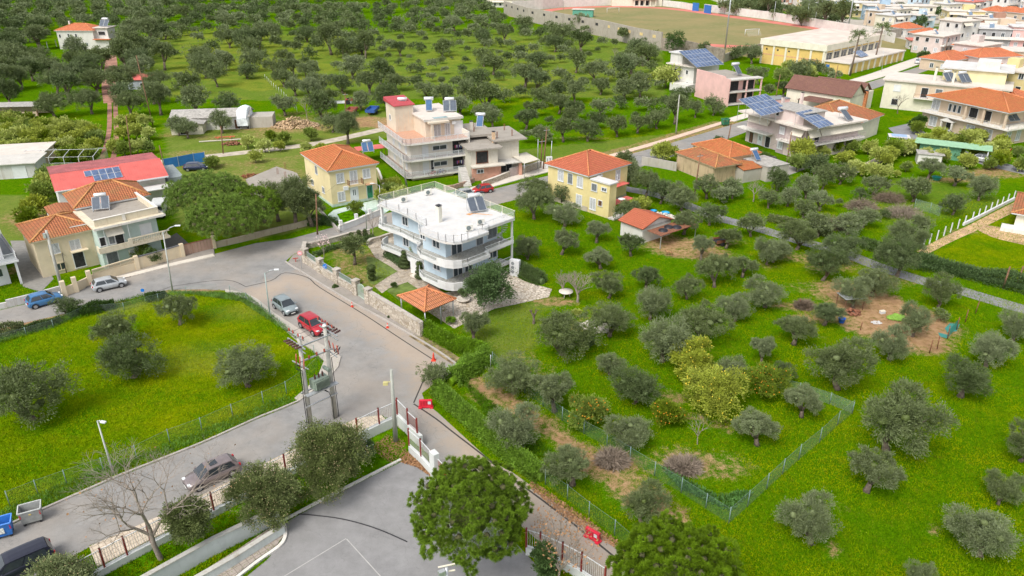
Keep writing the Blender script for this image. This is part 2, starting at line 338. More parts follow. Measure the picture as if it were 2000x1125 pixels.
def build_ground():
    me=bpy.data.meshes.new('ground'); V=np.stack([X.ravel(),Y.ravel(),np.zeros(X.size)],1).astype(np.float32)
    i=np.arange(NX*NY).reshape(NY,NX); f=np.stack([i[:-1,:-1].ravel(),i[:-1,1:].ravel(),i[1:,1:].ravel(),i[1:,:-1].ravel()],1)
    me.vertices.add(len(V)); me.vertices.foreach_set('co',V.ravel()); me.loops.add(f.size); me.loops.foreach_set('vertex_index',f.ravel().astype(np.int32))
    me.polygons.add(len(f)); me.polygons.foreach_set('loop_start',(np.arange(len(f))*4).astype(np.int32)); me.polygons.foreach_set('loop_total',np.full(len(f),4,np.int32)); me.update(); me.validate()
    for n,A in (('dirt',dirt),('yellow',yellow),('dry',dry),('urban',urban)):
        a=me.attributes.new(n,'FLOAT','POINT'); a.data.foreach_set('value',A.ravel().astype(np.float32))
    me.materials.append(grassmat()); o=bpy.data.objects.new('ground',me); COL.objects.link(o); tag(o,kind='structure')
build_ground()
def sheet(name,pts,z,mat,sm=0,kind='structure',world=False,thick=0.):
    q=[Vector((p[0],p[1],0)) for p in pts] if world else PL(smooth(pts,sm,True) if sm else pts)
    m=MB(); A=sum(q[i].x*q[(i+1)%len(q)].y-q[(i+1)%len(q)].x*q[i].y for i in range(len(q)))
    if A<0: q=q[::-1]
    if thick: m.prism([(p.x,p.y) for p in q],z-thick,z,raw=True,bottom=False)
    else: m.face([(p.x,p.y,z) for p in q],raw=True,uv=[(p.x,p.y) for p in q])
    return tag(m.build(name,mat),kind=kind)
def ribbon(name,pts,w,z,mat,thick=0.,sm=4,kind='structure',px=True):
    q=PL(smooth(pts,sm)) if px else [Vector(p) for p in pts]; m=MB(); L=[]
    for i,p in enumerate(q):
        d=(q[min(i+1,len(q)-1)]-q[max(i-1,0)]).normalized(); n=Vector((-d.y,d.x,0)); ww=w[0]+(w[1]-w[0])*i/(len(q)-1) if isinstance(w,(list,tuple)) else w
        L.append((p+n*ww/2,p-n*ww/2))
    if thick: m.prism([(a.x,a.y) for a,_ in L]+[(b.x,b.y) for _,b in L[::-1]],z-thick,z,raw=True,bottom=False)
    else:
        for (a,b),(c,d) in zip(L[:-1],L[1:]): m.face([(b.x,b.y,z),(d.x,d.y,z),(c.x,c.y,z),(a.x,a.y,z)],raw=True)
    return tag(m.build(name,mat),kind=kind) if kind else m.build(name,mat)
def asphalt(name,col,warm=(.36,.25,.17),amt=.5,seed=0.,patch=.3,track=None):
    m,nt,b=newmat(name); v=pos(nt); n1=_noise(nt,_map(nt,v,(1,1,1)),.09,5,.6); n2=_noise(nt,v,.6,6,.7); n3=_noise(nt,v,22,3,.7); n5=_noise(nt,v,3.,5,.7)
    c=_mix(nt,mul(col,.84),mul(col,1.1),_ramp(nt,n2,.35,.65)); c=_mix(nt,c,warm,_math(nt,'MULTIPLY',_ramp(nt,n1,.42,.66),amt))
    if track:
        q=PL(track); dm=None
        def vm(op,a,b_=None,s_=None):
            k=nt.nodes.new('ShaderNodeVectorMath'); k.operation=op
            for i_,w_ in ((0,a),(1,b_)):
                if w_ is None: continue
                if hasattr(w_,'is_output'): nt.links.new(w_,k.inputs[i_])
                else: k.inputs[i_].default_value=w_
            if s_ is not None: nt.links.new(s_,k.inputs['Scale'])
            return k
        for a_,e_ in zip(q[:-1],q[1:]):
            ba=e_-a_; pa=vm('SUBTRACT',v,tuple(a_)).outputs[0]; h_=_math(nt,'DIVIDE',vm('DOT_PRODUCT',pa,tuple(ba)).outputs['Value'],ba.length_squared); h_.node.use_clamp=True
            dd=vm('LENGTH',vm('SUBTRACT',pa,vm('SCALE',tuple(ba),None,h_).outputs[0]).outputs[0]).outputs['Value']; dm=dd if dm is None else _math(nt,'MINIMUM',dm,dd)
        dm=_math(nt,'ADD',dm,_ramp(nt,n2,.3,.7,-1.2,1.2)); c=_mix(nt,c,(.47,.365,.27),_ramp(nt,dm,.6,3.0,.55,0))
    c=_mix(nt,c,mul(col,.62),_ramp(nt,n5,.6,.8,0,.5)); c=_mix(nt,c,(.7,.7,.7),_ramp(nt,n3,.35,.6,.45,0),'MULTIPLY')
    cr=nt.nodes.new('ShaderNodeTexVoronoi'); cr.feature='DISTANCE_TO_EDGE'; cr.inputs['Scale'].default_value=.16
    dv=nt.nodes.new('ShaderNodeVectorMath'); dv.operation='ADD'; nz=nt.nodes.new('ShaderNodeTexNoise'); nz.inputs['Scale'].default_value=.5; nz.inputs['Detail'].default_value=5; nt.links.new(v,nz.inputs['Vector'])
    sc=nt.nodes.new('ShaderNodeVectorMath'); sc.operation='SCALE'; sc.inputs['Scale'].default_value=4; nt.links.new(nz.outputs['Color'],sc.inputs[0]); nt.links.new(v,dv.inputs[0]); nt.links.new(sc.outputs[0],dv.inputs[1]); nt.links.new(dv.outputs[0],cr.inputs['Vector'])
    c=_mix(nt,c,mul(col,.45),_ramp(nt,cr.outputs['Distance'],.002,.006,patch,0))
    nt.links.new(c,b.inputs['Base Color']); b.inputs['Roughness'].default_value=.9; b.inputs['Specular IOR Level'].default_value=.25; _bump(nt,n3,.3,.02,b); MATS[name]=m; return m
ASP=asphalt('asphalt',(.268,.262,.252),(.40,.335,.27),.55,track=[(470,590),(570,545),(640,575),(740,640),(820,700),(870,790),(930,880),(1030,975),(1190,1110)]); ASP2=asphalt('yard_asphalt',(.272,.268,.268),(.28,.27,.255),.3,patch=.2); ASP3=asphalt('far_asphalt',(.25,.25,.26),(.3,.28,.25),.2)
CONC=asphalt('pavement_concrete',(.30,.275,.25),(.36,.31,.25),.5,patch=.5); CONCW=wall('pale_concrete',(.62,.57,.50),.35)
road=[(-60,628),(0,613),(55,600),(125,581),(175,567),(255,545),(330,525),(420,503),(500,482),(570,466),(640,447),(667,440),(740,420),(850,395),(957,371),(1080,341),(1187,313),(1295,284),(1425,245),(1500,222),(1560,203),(1660,172),(1780,135),(1880,103),(1890,110),(1790,145),(1700,176),(1620,205),(1560,222),(1500,242),(1425,270),(1330,300),(1240,330),(1160,352),(1080,372),(960,402),(850,425),(745,440),(690,457),(600,484),
 (572,498),(558,510),(575,522),(590,531),(640,562),(687,590),(740,618),(800,652),(850,682),(893,712),(882,728),(850,748),(824,768),(830,786),(855,806),(905,852),(960,902),(1000,922),(1040,951),(1100,993),(1165,1033),(1203,1066),(1230,1140),(1150,1140),(1090,1090),(1000,1012),(905,945),(850,905),(818,868),(775,832),(748,812),(700,816),(600,864),(480,924),(335,998),(175,1068),(70,1130),(-60,1190),
 (-60,1066),(0,1036),(60,1008),(90,991),(150,968),(232,932),(300,905),(400,865),(500,820),(545,802),(583,786),(600,768),(640,738),(660,716),(664,700),(652,690),(610,667),(582,645),(532,613),(500,588),(480,577),(450,568),(400,565),(330,566),(250,585),(170,603),(60,628),(0,642),(-60,660)]
road=[(x,y-(7 if i<9 else 0)) for i,(x,y) in enumerate(road)]
sheet('road',road,.010,ASP)
sheet('school_yard',[(440,1160),(520,1095),(560,1050),(556,1022),(640,974),(782,903),(815,900),(850,928),(960,1010),(1100,1160)],.010,ASP2)
sheet('school_lawn',[(60,1160),(175,1100),(330,1040),(470,955),(560,905),(640,860),(735,840),(775,845),(815,895),(782,902),(640,972),(556,1020),(500,1040),(380,1120),(340,1160)],.006,pbr('lawn',(.07,.19,.002),.95,var=.5,scale=1.5,bump=.5,spec=0.,coord=pos))
# pale paved strip by the school fence (square slabs)
PAV=brick('square_slabs',(.62,.53,.42),(.55,.46,.35),(.36,.29,.22),.42,.42,.03,uv=True,offs=0)
def paved(name,pts,z,ang,mat,th=.12):
    q=PL(pts); A=sum(q[i].x*q[(i+1)%len(q)].y-q[(i+1)%len(q)].x*q[i].y for i in range(len(q)))
    if A<0: q=q[::-1]
    m=MB(); m.prism([(p.x,p.y) for p in q],z-th,z,raw=True,bottom=False); fr=Fr((0,0,0),ang); m.uv[-1]=[fr.inv(p) for p in q]; return tag(m.build(name,mat),kind='structure')
a0=math.atan2((P(480,925)-P(182,1068)).y,(P(480,925)-P(182,1068)).x)
paved('school_pavement',[(175,1070),(335,1000),(480,926),(600,866),(700,818),(745,813),(764,832),(700,858),(640,888),(480,962),(335,1035),(190,1110)],.13,a0,PAV)
paved('plaza_pavement',[(330,1160),(470,1072),(545,1022),(553,1034),(553,1050),(540,1068),(500,1095),(430,1150)],.13,a0,brick('plaza_slabs',(.42,.36,.31),(.36,.31,.27),(.25,.21,.18),.5,.5,.03,uv=True,offs=0))
WHITEK=wall('kerb_white',(.70,.67,.62),.5); KERB=wall('kerb_concrete',(.40,.37,.34),.5)
ribbon('kerb',[(425,1160),(500,1101),(545,1069),(557,1050),(556,1030),(548,1018)],.25,.17,WHITEK,.17)
ribbon('kerb',[(552,1019),(640,972),(720,931),(783,899)],.22,.15,WHITEK,.15)
ribbon('kerb',[(-60,1064),(0,1034),(60,1006),(150,966),(232,930),(300,903),(400,863),(500,818),(545,800),(583,784)],.2,.12,KERB,.12)
ribbon('kerb',[(558,512),(576,524),(590,532),(640,563),(687,591),(740,619),(800,653),(850,683),(893,713)],.2,.14,KERB,.14)
sheet('pavement',[(563,513),(572,500),(590,492),(597,500),(597,517),(625,534),(695,566),(732,587),(817,634),(822,660),(800,652),(740,618),(687,590),(640,562),(590,531),(576,523)],.13,CONC,thick=.13)
ribbon('verge_strip',[(808,653),(850,679),(893,707)],1.3,.05,pbr('verge_soil',(.22,.17,.09),.95,var=.5,scale=1.2,coord=pos),.05)
# concrete pavement round the green field
ISL=wall('island_concrete',(.44,.405,.355),.6)
sheet('pavement',[(440,566),(482,574),(503,585),(534,611),(584,643),(612,665),(654,688),(666,698),(661,717),(642,740),(604,770),(585,784),(575,779),(606,752),(622,733),(633,706),(610,684),(582,668),(545,635),(510,602),(480,584),(440,571)],.10,ISL,thick=.10)
# pavement in front of the beige house, retaining walls' feet, far white pavement
ribbon('pavement',[(-60,613),(0,598),(55,587),(130,568),(175,556),(255,538),(330,519),(418,499)],1.0,.12,CONCW,.12)
sheet('pavement',[(124,577),(150,567),(184,551),(270,525),(357,500),(418,486),(419,500),(330,521),(255,541),(175,560),(130,573)],.105,CONC,thick=.1)
ribbon('pavement',[(860,388),(957,362),(1020,345),(1082,329)],2.2,.12,CONCW,.12)
ribbon('pavement',[(1150,318),(1190,306),(1295,276),(1360,256),(1425,236)],1.5,.12,pbr('pink_concrete',(.62,.46,.36),.9,coord=pos),.12)
ribbon('pavement',[(1425,236),(1500,213),(1560,194),(1660,163),(1720,145),(1785,122),(1880,92)],(2.5,6),.12,CONCW,.12)
# tracks
REDT=pbr('red_track',(.33,.17,.12),.95,var=.3,scale=.5,bump=.3,coord=pos); SAND=pbr('sandy_track',(.50,.33,.19),.95,var=.25,scale=.6,bump=.3,coord=pos); PALET=pbr('pale_track',(.46,.40,.32),.95,var=.2,scale=.7,coord=pos)
ribbon('dirt_track',[(216,108),(217,130),(214,160),(217,182),(222,200)],(3.4,4.6),.012,REDT)
ribbon('dirt_track',[(214,196),(214,225),(213,255),(207,285),(196,318)],.95,.016,REDT); ribbon('dirt_track',[(225,196),(226,225),(227,255),(226,285),(219,318)],.95,.016,REDT)
ribbon('village_lane',[(300,318),(345,312),(430,303),(520,293),(600,283),(660,272),(750,252),(800,244)],(2.6,3.2),.012,PALET)
ribbon('narrow_lane',[(1150,352),(1220,368),(1300,385),(1400,424),(1470,443),(1560,470),(1640,492),(1720,522),(1800,548),(1870,566),(1950,590),(2060,622)],(2.6,2.6),.012,ASP3)
ribbon('dirt_road',[(1800,494),(1850,468),(1900,445),(1950,420),(1995,398),(2060,370)],(1.4,2.2),.012,SAND)
sheet('dirt_yard',[(1900,443),(1915,440),(1960,445),(2060,470),(2060,490),(1980,474),(1935,462)],.016,SAND,sm=2)
ribbon('dirt_road',[(1640,345),(1690,325),(1740,300)],2.,.012,PALET)
# the garden of the white-roofed house
CRAZY=stone('crazy_paving',(.50,.43,.34),(.36,.31,.25),(.24,.21,.17),1.9,.4,.05); ROCKS=stone('rocky_patio',(.74,.66,.56),(.52,.46,.38),(.30,.25,.19),2.6,.8,.09)
sheet('garden_path',[(717,479),(742,466),(790,455),(800,490),(779,514),(860,540),(860,566),(822,568),(796,551),(760,563),(746,573),(731,559),(757,541),(777,530),(761,520),(733,503),(724,489)],.012,CRAZY)
sheet('rocky_patio',[(985,528),(1024,549),(1078,565),(1072,580),(1010,594),(966,603),(925,622),(887,642),(856,622),(830,605),(850,575),(880,570),(940,540)],.014,ROCKS)
sheet('garden_lawn',[(777,531),(758,540),(735,555),(722,552),(716,538),(718,520),(716,502),(735,505),(760,521)],.010,pbr('cut_lawn',(.12,.17,.035),.95,var=.3,scale=1,bump=.3,coord=pos),sm=3)
sheet('garden_lawn',[(795,553),(818,565),(830,575),(790,590),(765,575),(758,566)],.010,MATS['cut_lawn'],sm=3)
# yards and drives beside the houses
sheet('driveway',[(318,470),(345,455),(388,492),(410,500),(345,518)],.008,pbr('dark_drive',(.13,.12,.11),.9,coord=pos))
sheet('driveway',[(20,470),(60,470),(105,545),(80,570),(45,560)],.008,pbr('grey_drive',(.24,.23,.21),.9,coord=pos))
sheet('courtyard',[(652,410),(742,388),(775,400),(740,425),(668,440),(640,420)],.008,pbr('mint_paving',(.50,.60,.53),.9,coord=pos))
sheet('flower_bed',[(658,418),(700,405),(718,418),(690,430),(668,436)],.014,MATS['lawn'])
sheet('driveway',[(1435,325),(1500,305),(1560,330),(1600,320),(1520,350),(1440,345)],.008,pbr('drive_gravel',(.33,.31,.28),.9,coord=pos))
sheet('driveway',[(1735,250),(1780,240),(1830,275),(1900,300),(1960,318),(2050,340),(2050,352),(1930,325),(1850,300),(1760,275)],.008,ASP3)
sheet('concrete_yard',[(940,340),(1060,315),(1080,325),(960,358)],.008,CONCW)
# school yard markings, cable trench, worn marks
MARK=pbr('worn_marking',(.42,.41,.39),.9,coord=pos); TRE=pbr('trench_tar',(.05,.045,.04),.9,coord=pos)
ribbon('yard_marking',[(540,1135),(676,1052)],.07,.016,MARK,sm=1); ribbon('yard_marking',[(677,1053),(756,1140)],.07,.020,MARK,sm=1)
ribbon('cable_trench',[(480,560),(530,548),(556,533),(600,542),(625,562),(712,615),(780,660),(845,702)],.13,.016,TRE)
ribbon('cable_trench',[(845,703),(835,725),(808,787)],.13,.016,TRE,sm=1)
ribbon('cable_trench',[(808,789),(850,817),(882,842),(934,882),(1000,934),(1032,957),(1100,1008),(1163,1058),(1205,1092)],.16,.016,TRE)
ribbon('cable_trench',[(290,572),(320,565),(345,558),(440,547),(480,560)],.10,.016,TRE)
hose=MB(); hose.tube([tuple(p) for p in PL(smooth([(553,1010),(580,1004),(620,1007),(665,1013),(710,1024),(750,1038),(795,1058)],4),.04)],.045,5,raw=True)
tag(hose.build('pipe',pbr('black_rubber',(.02,.02,.025),.5)),'long black pipe lying curved across the school yard','pipe')
pipe=MB(); 
# ---------------- buildings ----------------
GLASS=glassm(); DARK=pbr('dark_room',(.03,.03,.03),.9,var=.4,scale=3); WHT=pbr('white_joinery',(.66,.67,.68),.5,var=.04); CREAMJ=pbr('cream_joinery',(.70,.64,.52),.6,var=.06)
BRN=pbr('brown_wood',(.16,.08,.045),.6,var=.2,scale=6); GRY=pbr('grey_louvre',(.22,.24,.25),.6); GRN=pbr('green_paint',(.03,.22,.12),.5); GALV=pbr('galvanised',(.50,.52,.54),.45,.6,var=.12,scale=5); BLUEP=pbr('blue_paint',(.03,.14,.42),.5)
AWN=pbr('awning_canvas',(.60,.55,.46),.9,var=.08,scale=3); RUST=pbr('rusty_iron',(.22,.09,.05),.8,var=.3,scale=5); BLACK=pbr('black_rubber',(.02,.02,.025),.5)
TILE=tile('orange_tiles',(.60,.20,.075),(.50,.15,.055),lich=.5); TILE_OLD=tile('old_tiles',(.52,.19,.085),(.40,.15,.075),(.22,.17,.07),.75); TILE_RED=tile('red_tiles',(.58,.17,.09),(.50,.13,.07),lich=.15); TILE_BRN=tile('brown_tiles',(.26,.13,.10),(.22,.11,.09),lich=.1); TILE_FAR=tile('far_tiles',(.60,.19,.09),(.50,.15,.07),lich=.25,w=.6,h=.8)
RC=pbr('ridge_clay',(.56,.21,.09),.85,var=.25,scale=4); RCO=pbr('old_ridge_clay',(.50,.24,.09),.9,var=.3,scale=4)
RIDGE={'orange_tiles':RC,'old_tiles':RCO,'red_tiles':RC,'far_tiles':RC,'brown_tiles':pbr('brown_ridge',(.25,.13,.10),.8)}
ROOFW=wall('white_roof_coat',(.585,.58,.57),.5,.7,(.8,.6,.4)); ROOFC=wall('bare_concrete_roof',(.33,.30,.26),.6); ROOFP=wall('pale_roof',(.62,.56,.50),.45); COR=pbr('corrugated_sheet',(.36,.34,.31),.7,var=.25,scale=2)
def ray_plane(px,py,p0,n):
    u=(px-1000)/F; v=(py-562.5)/F; d=Vector((u,_c-v*_s,-_s-v*_c)); o=Vector((0,0,H)); n=Vector((n[0],n[1],0))
    t=(Vector(p0)-o).dot(n)/d.dot(n); return o+d*t
class Bld:
    def __init__(s,name,label,C,W,D,ang=43.,cat='house',group=None,z=0.):
        s.T=Fr((C.x,C.y,z),R(ang)); s.W=W; s.D=D; s.root=thing(name,label,cat,(C.x,C.y,z),group)
    def p(s,name,mat,fn,parent=None,bevel=0.,label=None):
        m=MB(s.T); fn(m); o=m.build(name,mat,parent or s.root,bevel)
        if label and o: o['label']=label
        return o
    def block(s,x0,x1,y0,y1,z0,z1,mat,name='wall'): return s.p(name,mat,lambda m:m.box(x0,x1,y0,y1,z0,z1))
    def boxes(s,name,mat,L,parent=None,label=None):
        if len(L)>1 and any(k in name for k in ('column','pilaster','post','chimney_x')): return [s.p(name,mat,lambda m:m.box(*b),parent,label=label) for b in L][-1]
        return s.p(name,mat,lambda m:[m.box(*b) for b in L],parent,label=label)
    def poly(s,name,pts,z0,z1,mat): return s.p(name,mat,lambda m:m.prism(pts,z0,z1))
    def parapet(s,name,pts,z0,z1,t,mat,closed=False):
        def fn(m):
            n=len(pts)
            for i in range(n if closed else n-1):
                a=Vector(pts[i]); b=Vector(pts[(i+1)%n]); d=(b-a).normalized(); nn=Vector((-d.y,d.x)); L=(b-a).length
                e=d*t*.45; a2=a-e; b2=b+e
                m.prism([tuple(a2-nn*t/2),tuple(b2-nn*t/2),tuple(b2+nn*t/2),tuple(a2+nn*t/2)],z0,z1+.002*(i%2))
        return s.p(name,mat,fn)
    def rail(s,pts,z,h=.9,mat=None,step=.14,name='railing',net=None,posts=1.5,r=.018):
        mat=mat or WHT
        def fn(m):
            for a,b in zip(pts[:-1],pts[1:]):
                a=Vector(a);b=Vector(b);L=(b-a).length
                for zz in (z+.08,z+h): m.bar((a.x,a.y,zz),(b.x,b.y,zz),.04)
                if step:
                    n=max(1,int(L/step))
                    for k in range(n+1):
                        q=a.lerp(b,k/n); m.bar((q.x,q.y,z+.08),(q.x,q.y,z+h),r)
                n=max(1,round(L/posts))
                for k in range(n+1):
                    q=a.lerp(b,k/n); m.bar((q.x,q.y,z-.05),(q.x,q.y,z+h+.08),.055)
        o=s.p(name,mat,fn)
        if net: s.p('rail_panel',net,lambda m:[m.face([(a[0],a[1],z+.1),(b[0],b[1],z+.1),(b[0],b[1],z+h-.05),(a[0],a[1],z+h-.05)]) for a,b in zip(pts[:-1],pts[1:])],o)
        return o
    def hip(s,x0,x1,y0,y1,z,h,mat,ov=.4,name='roof',fascia=None,k=1.,sof=None):
        x0-=ov;x1+=ov;y0-=ov;y1+=ov; w=x1-x0; d=y1-y0
        if w>d: r0=(x0+d/2*k,(y0+y1)/2); r1=(x1-d/2*k,(y0+y1)/2)
        else: r0=((x0+x1)/2,y0+w/2*k); r1=((x0+x1)/2,y1-w/2*k)
        A,B,C_,D_=(x0,y0),(x1,y0),(x1,y1),(x0,y1)
        def fn(m):
            def f(*ps):
                a=Vector(ps[0][:2]);b=Vector(ps[1][:2]);u=(b-a).normalized();n=Vector((-u.y,u.x)); uv=[]
                for p in ps:
                    q=Vector(p[:2])-a; du=q.dot(u); dn=q.dot(n); zz=(p[2]-ps[0][2]); uv.append((du,math.hypot(dn,zz)))
                m.face(ps,uv)
            e=lambda p:(p[0],p[1],z); t=lambda p:(p[0],p[1],z+h)
            if w>d: f(e(A),e(B),t(r1),t(r0)); f(e(B),e(C_),t(r1)); f(e(C_),e(D_),t(r0),t(r1)); f(e(D_),e(A),t(r0))
            else: f(e(A),e(B),t(r0)); f(e(B),e(C_),t(r1),t(r0)); f(e(C_),e(D_),t(r1)); f(e(D_),e(A),t(r0),t(r1))
        o=s.p(name,mat,fn)
        s.p('ridge_tiles',RIDGE.get(mat.name,mat),lambda m:[m.tube([(a[0],a[1],za+.03),(b[0],b[1],z+h+.05)],.13,5) for a,b,za in ((A,r0,z),(D_,r0 if w>d else r1,z),(B,r1 if w>d else r0,z),(C_,r1,z),(r0,r1,z+h))],o)
        s.p('eaves',fascia or WHT,lambda m:m.box(x0+.06,x1-.06,y0+.06,y1-.06,z-.2,z-.004),o)
        return o
    def gable(s,x0,x1,y0,y1,z,h,mat,ov=.3,axis='x',name='roof',wallmat=None,asym=.5,h0=0):
        X0,X1,Y0,Y1=x0-ov,x1+ov,y0-ov,y1+ov
        def fn(m):
            if axis=='x':
                ym=Y0+(Y1-Y0)*asym; L1=math.hypot(ym-Y0,h);L2=math.hypot(Y1-ym,h-h0); W_=X1-X0
                for zz,s_ in ((0,1),(-.12,-1)):
                    a=[(X0,Y0,z+zz),(X1,Y0,z+zz),(X1,ym,z+h+zz),(X0,ym,z+h+zz)]; b=[(X1,Y1,z+h0+zz),(X0,Y1,z+h0+zz),(X0,ym,z+h+zz),(X1,ym,z+h+zz)]
                    m.face(a if s_>0 else a[::-1],[(0,0),(W_,0),(W_,L1),(0,L1)]); m.face(b if s_>0 else b[::-1],[(0,0),(W_,0),(W_,L2),(0,L2)])
                m.face([(X0,Y0,z-.12),(X1,Y0,z-.12),(X1,Y0,z),(X0,Y0,z)])
                for x_ in (X0,X1): m.face([(x_,Y0,z-.12),(x_,Y0,z),(x_,ym,z+h),(x_,ym,z+h-.12)]); m.face([(x_,ym,z+h-.12),(x_,ym,z+h),(x_,Y1,z+h0),(x_,Y1,z+h0-.12)])
            else:
                xm=X0+(X1-X0)*asym; L1=math.hypot(xm-X0,h);L2=math.hypot(X1-xm,h-h0); W_=Y1-Y0
                for zz,s_ in ((0,1),(-.12,-1)):
                    a=[(X0,Y1,z+zz),(X0,Y0,z+zz),(xm,Y0,z+h+zz),(xm,Y1,z+h+zz)]; b=[(X1,Y0,z+h0+zz),(X1,Y1,z+h0+zz),(xm,Y1,z+h+zz),(xm,Y0,z+h+zz)]
                    m.face(a if s_>0 else a[::-1],[(0,0),(W_,0),(W_,L1),(0,L1)]); m.face(b if s_>0 else b[::-1],[(0,0),(W_,0),(W_,L2),(0,L2)])
                m.face([(X0,Y0,z-.12),(X0,Y1,z-.12),(X0,Y1,z),(X0,Y0,z)])
                for y_ in (Y0,Y1): m.face([(X0,y_,z-.12),(X0,y_,z),(xm,y_,z+h),(xm,y_,z+h-.12)]); m.face([(xm,y_,z+h-.12),(xm,y_,z+h),(X1,y_,z+h0),(X1,y_,z+h0-.12)])
        o=s.p(name,mat,fn)
        if wallmat:
            def g(m):
                if axis=='x':
                    ym=y0+(y1-y0)*asym
                    for x_ in (x0,x1): m.face([(x_,y0,z-.3),(x_,y1,z-.3),(x_,y1,z+h0-.1),(x_,ym,z+h-.15),(x_,y0,z-.02)])
                else:
                    xm=x0+(x1-x0)*asym
                    for y_ in (y0,y1): m.face([(x0,y_,z-.3),(x1,y_,z-.3),(x1,y_,z+h0-.1),(xm,y_,z+h-.15),(x0,y_,z-.02)])
            s.p('gable_wall',wallmat,g)
        return o
    def at(s,face,px,py,off=0.):
        "where the ray through a pixel meets the face plane -> (distance along face, height)"
        if face=='F': p0=s.T(0,off); n=(-s.T.sx*-1*-1,0); n=(s.T.sx,-s.T.cx)
        else: p0=s.T(off,0); n=(-s.T.cx,-s.T.sx)
        h=ray_plane(px,py,p0,n); x,y=s.T.inv(h); return (x if face=='F' else y, h.z-s.T.o.z)
    def win(s,face,px,py,w,h,kind='glass',off=0.,frame=None,snap=None):
        u,z=s.at(face,px,py,off); return s.winl(face,u,z-h/2 if snap is None else snap,w,h,kind,off,frame)
    def winl(s,face,u,z,w,h,kind='glass',off=0.,frame=None):
        fm=frame or WHT; u0=u-w/2; u1=u+w/2
        def B(m,a0,a1,d0,d1,z0,z1):
            if face=='F': m.box(a0,a1,off-d1,off-d0,z0,z1)
            elif face=='R': m.box(off+d0,off+d1,a0,a1,z0,z1)
            else: m.box(off-d1,off-d0,a0,a1,z0,z1)
        t=.09; isdoor=kind in('door','doorg','gdoor')
        nm='door' if isdoor else 'window'
        def frame_(m):
            B(m,u0-t,u0,0,.07,z,z+h+t); B(m,u1,u1+t,0,.07,z,z+h+t); B(m,u0,u1,0,.068,z+h,z+h+t)
            if not isdoor: B(m,u0-t-.05,u1+t+.05,0,.12,z-.08,z)
            if kind in('glass','glass2','gdoor') and w>.7: B(m,u-.04,u+.04,.012,.055,z,z+h)
            if kind in('glass','gdoor'): 
                B(m,u0,u0+.05,.012,.05,z,z+h); B(m,u1-.05,u1,.012,.05,z,z+h); B(m,u0+.05,u1-.05,.012,.05,z+h-.06,z+h)
        o=s.p(nm,fm,frame_)
        if kind in('glass','gdoor'): s.p('pane',GLASS,lambda m:B(m,u0,u1,0,.012,z,z+h),o)
        elif kind=='dark': s.p('opening',DARK,lambda m:B(m,u0,u1,0,.012,z,z+h),o)
        elif kind in('shut','shutb','louvre'):
            mt={'shut':WHT,'shutb':BRN,'louvre':GRY}[kind]
            def sh(m):
                for a,b in ((u0+.01,u-.012),(u+.012,u1-.01)):
                    B(m,a,a+.06,.01,.06,z,z+h);B(m,b-.06,b,.01,.06,z,z+h);B(m,a+.06,b-.06,.01,.058,z,z+.07);B(m,a+.06,b-.06,.01,.058,z+h-.07,z+h)
                    n=int(h/.13)
                    for k in range(n): zz=z+.07+k*(h-.14)/n; B(m,a+.06,b-.06,.01,.045,zz,zz+.07)
            s.p('shutter',mt,sh,o); s.p('pane',DARK,lambda m:B(m,u0,u1,0,.009,z,z+h),o)
        elif kind=='roller': s.p('roller_shutter',WHT,lambda m:[B(m,u0,u1,.0,.035+.012*(k%2),z+k*h/12,z+(k+1)*h/12) for k in range(12)],o)
        elif kind in('door','doorg'):
            s.p('door_leaf',{'door':WHT,'doorg':GRN}[kind],lambda m:B(m,u0,u1,.0,.04,z,z+h),o); s.p('pane',GLASS,lambda m:[B(m,u+a-.07,u+a+.07,.041,.047,z+h*.45,z+h*.85) for a in(-.15,.15)],o)
        return o
    def awning(s,face,u0,u1,z,drop,out,off=0.,mat=None):
        def fn(m):
            q=[(u0,0,z),(u1,0,z),(u1,out,z-drop),(u0,out,z-drop)]
            def w(a,d,zz): return (a,off-d,zz) if face=='F' else (off-d,a,zz)
            m.face([w(*p) for p in q]); m.face([w(p[0],p[1],p[2]-.03) for p in q][::-1])
        return s.p('awning',mat or AWN,fn)
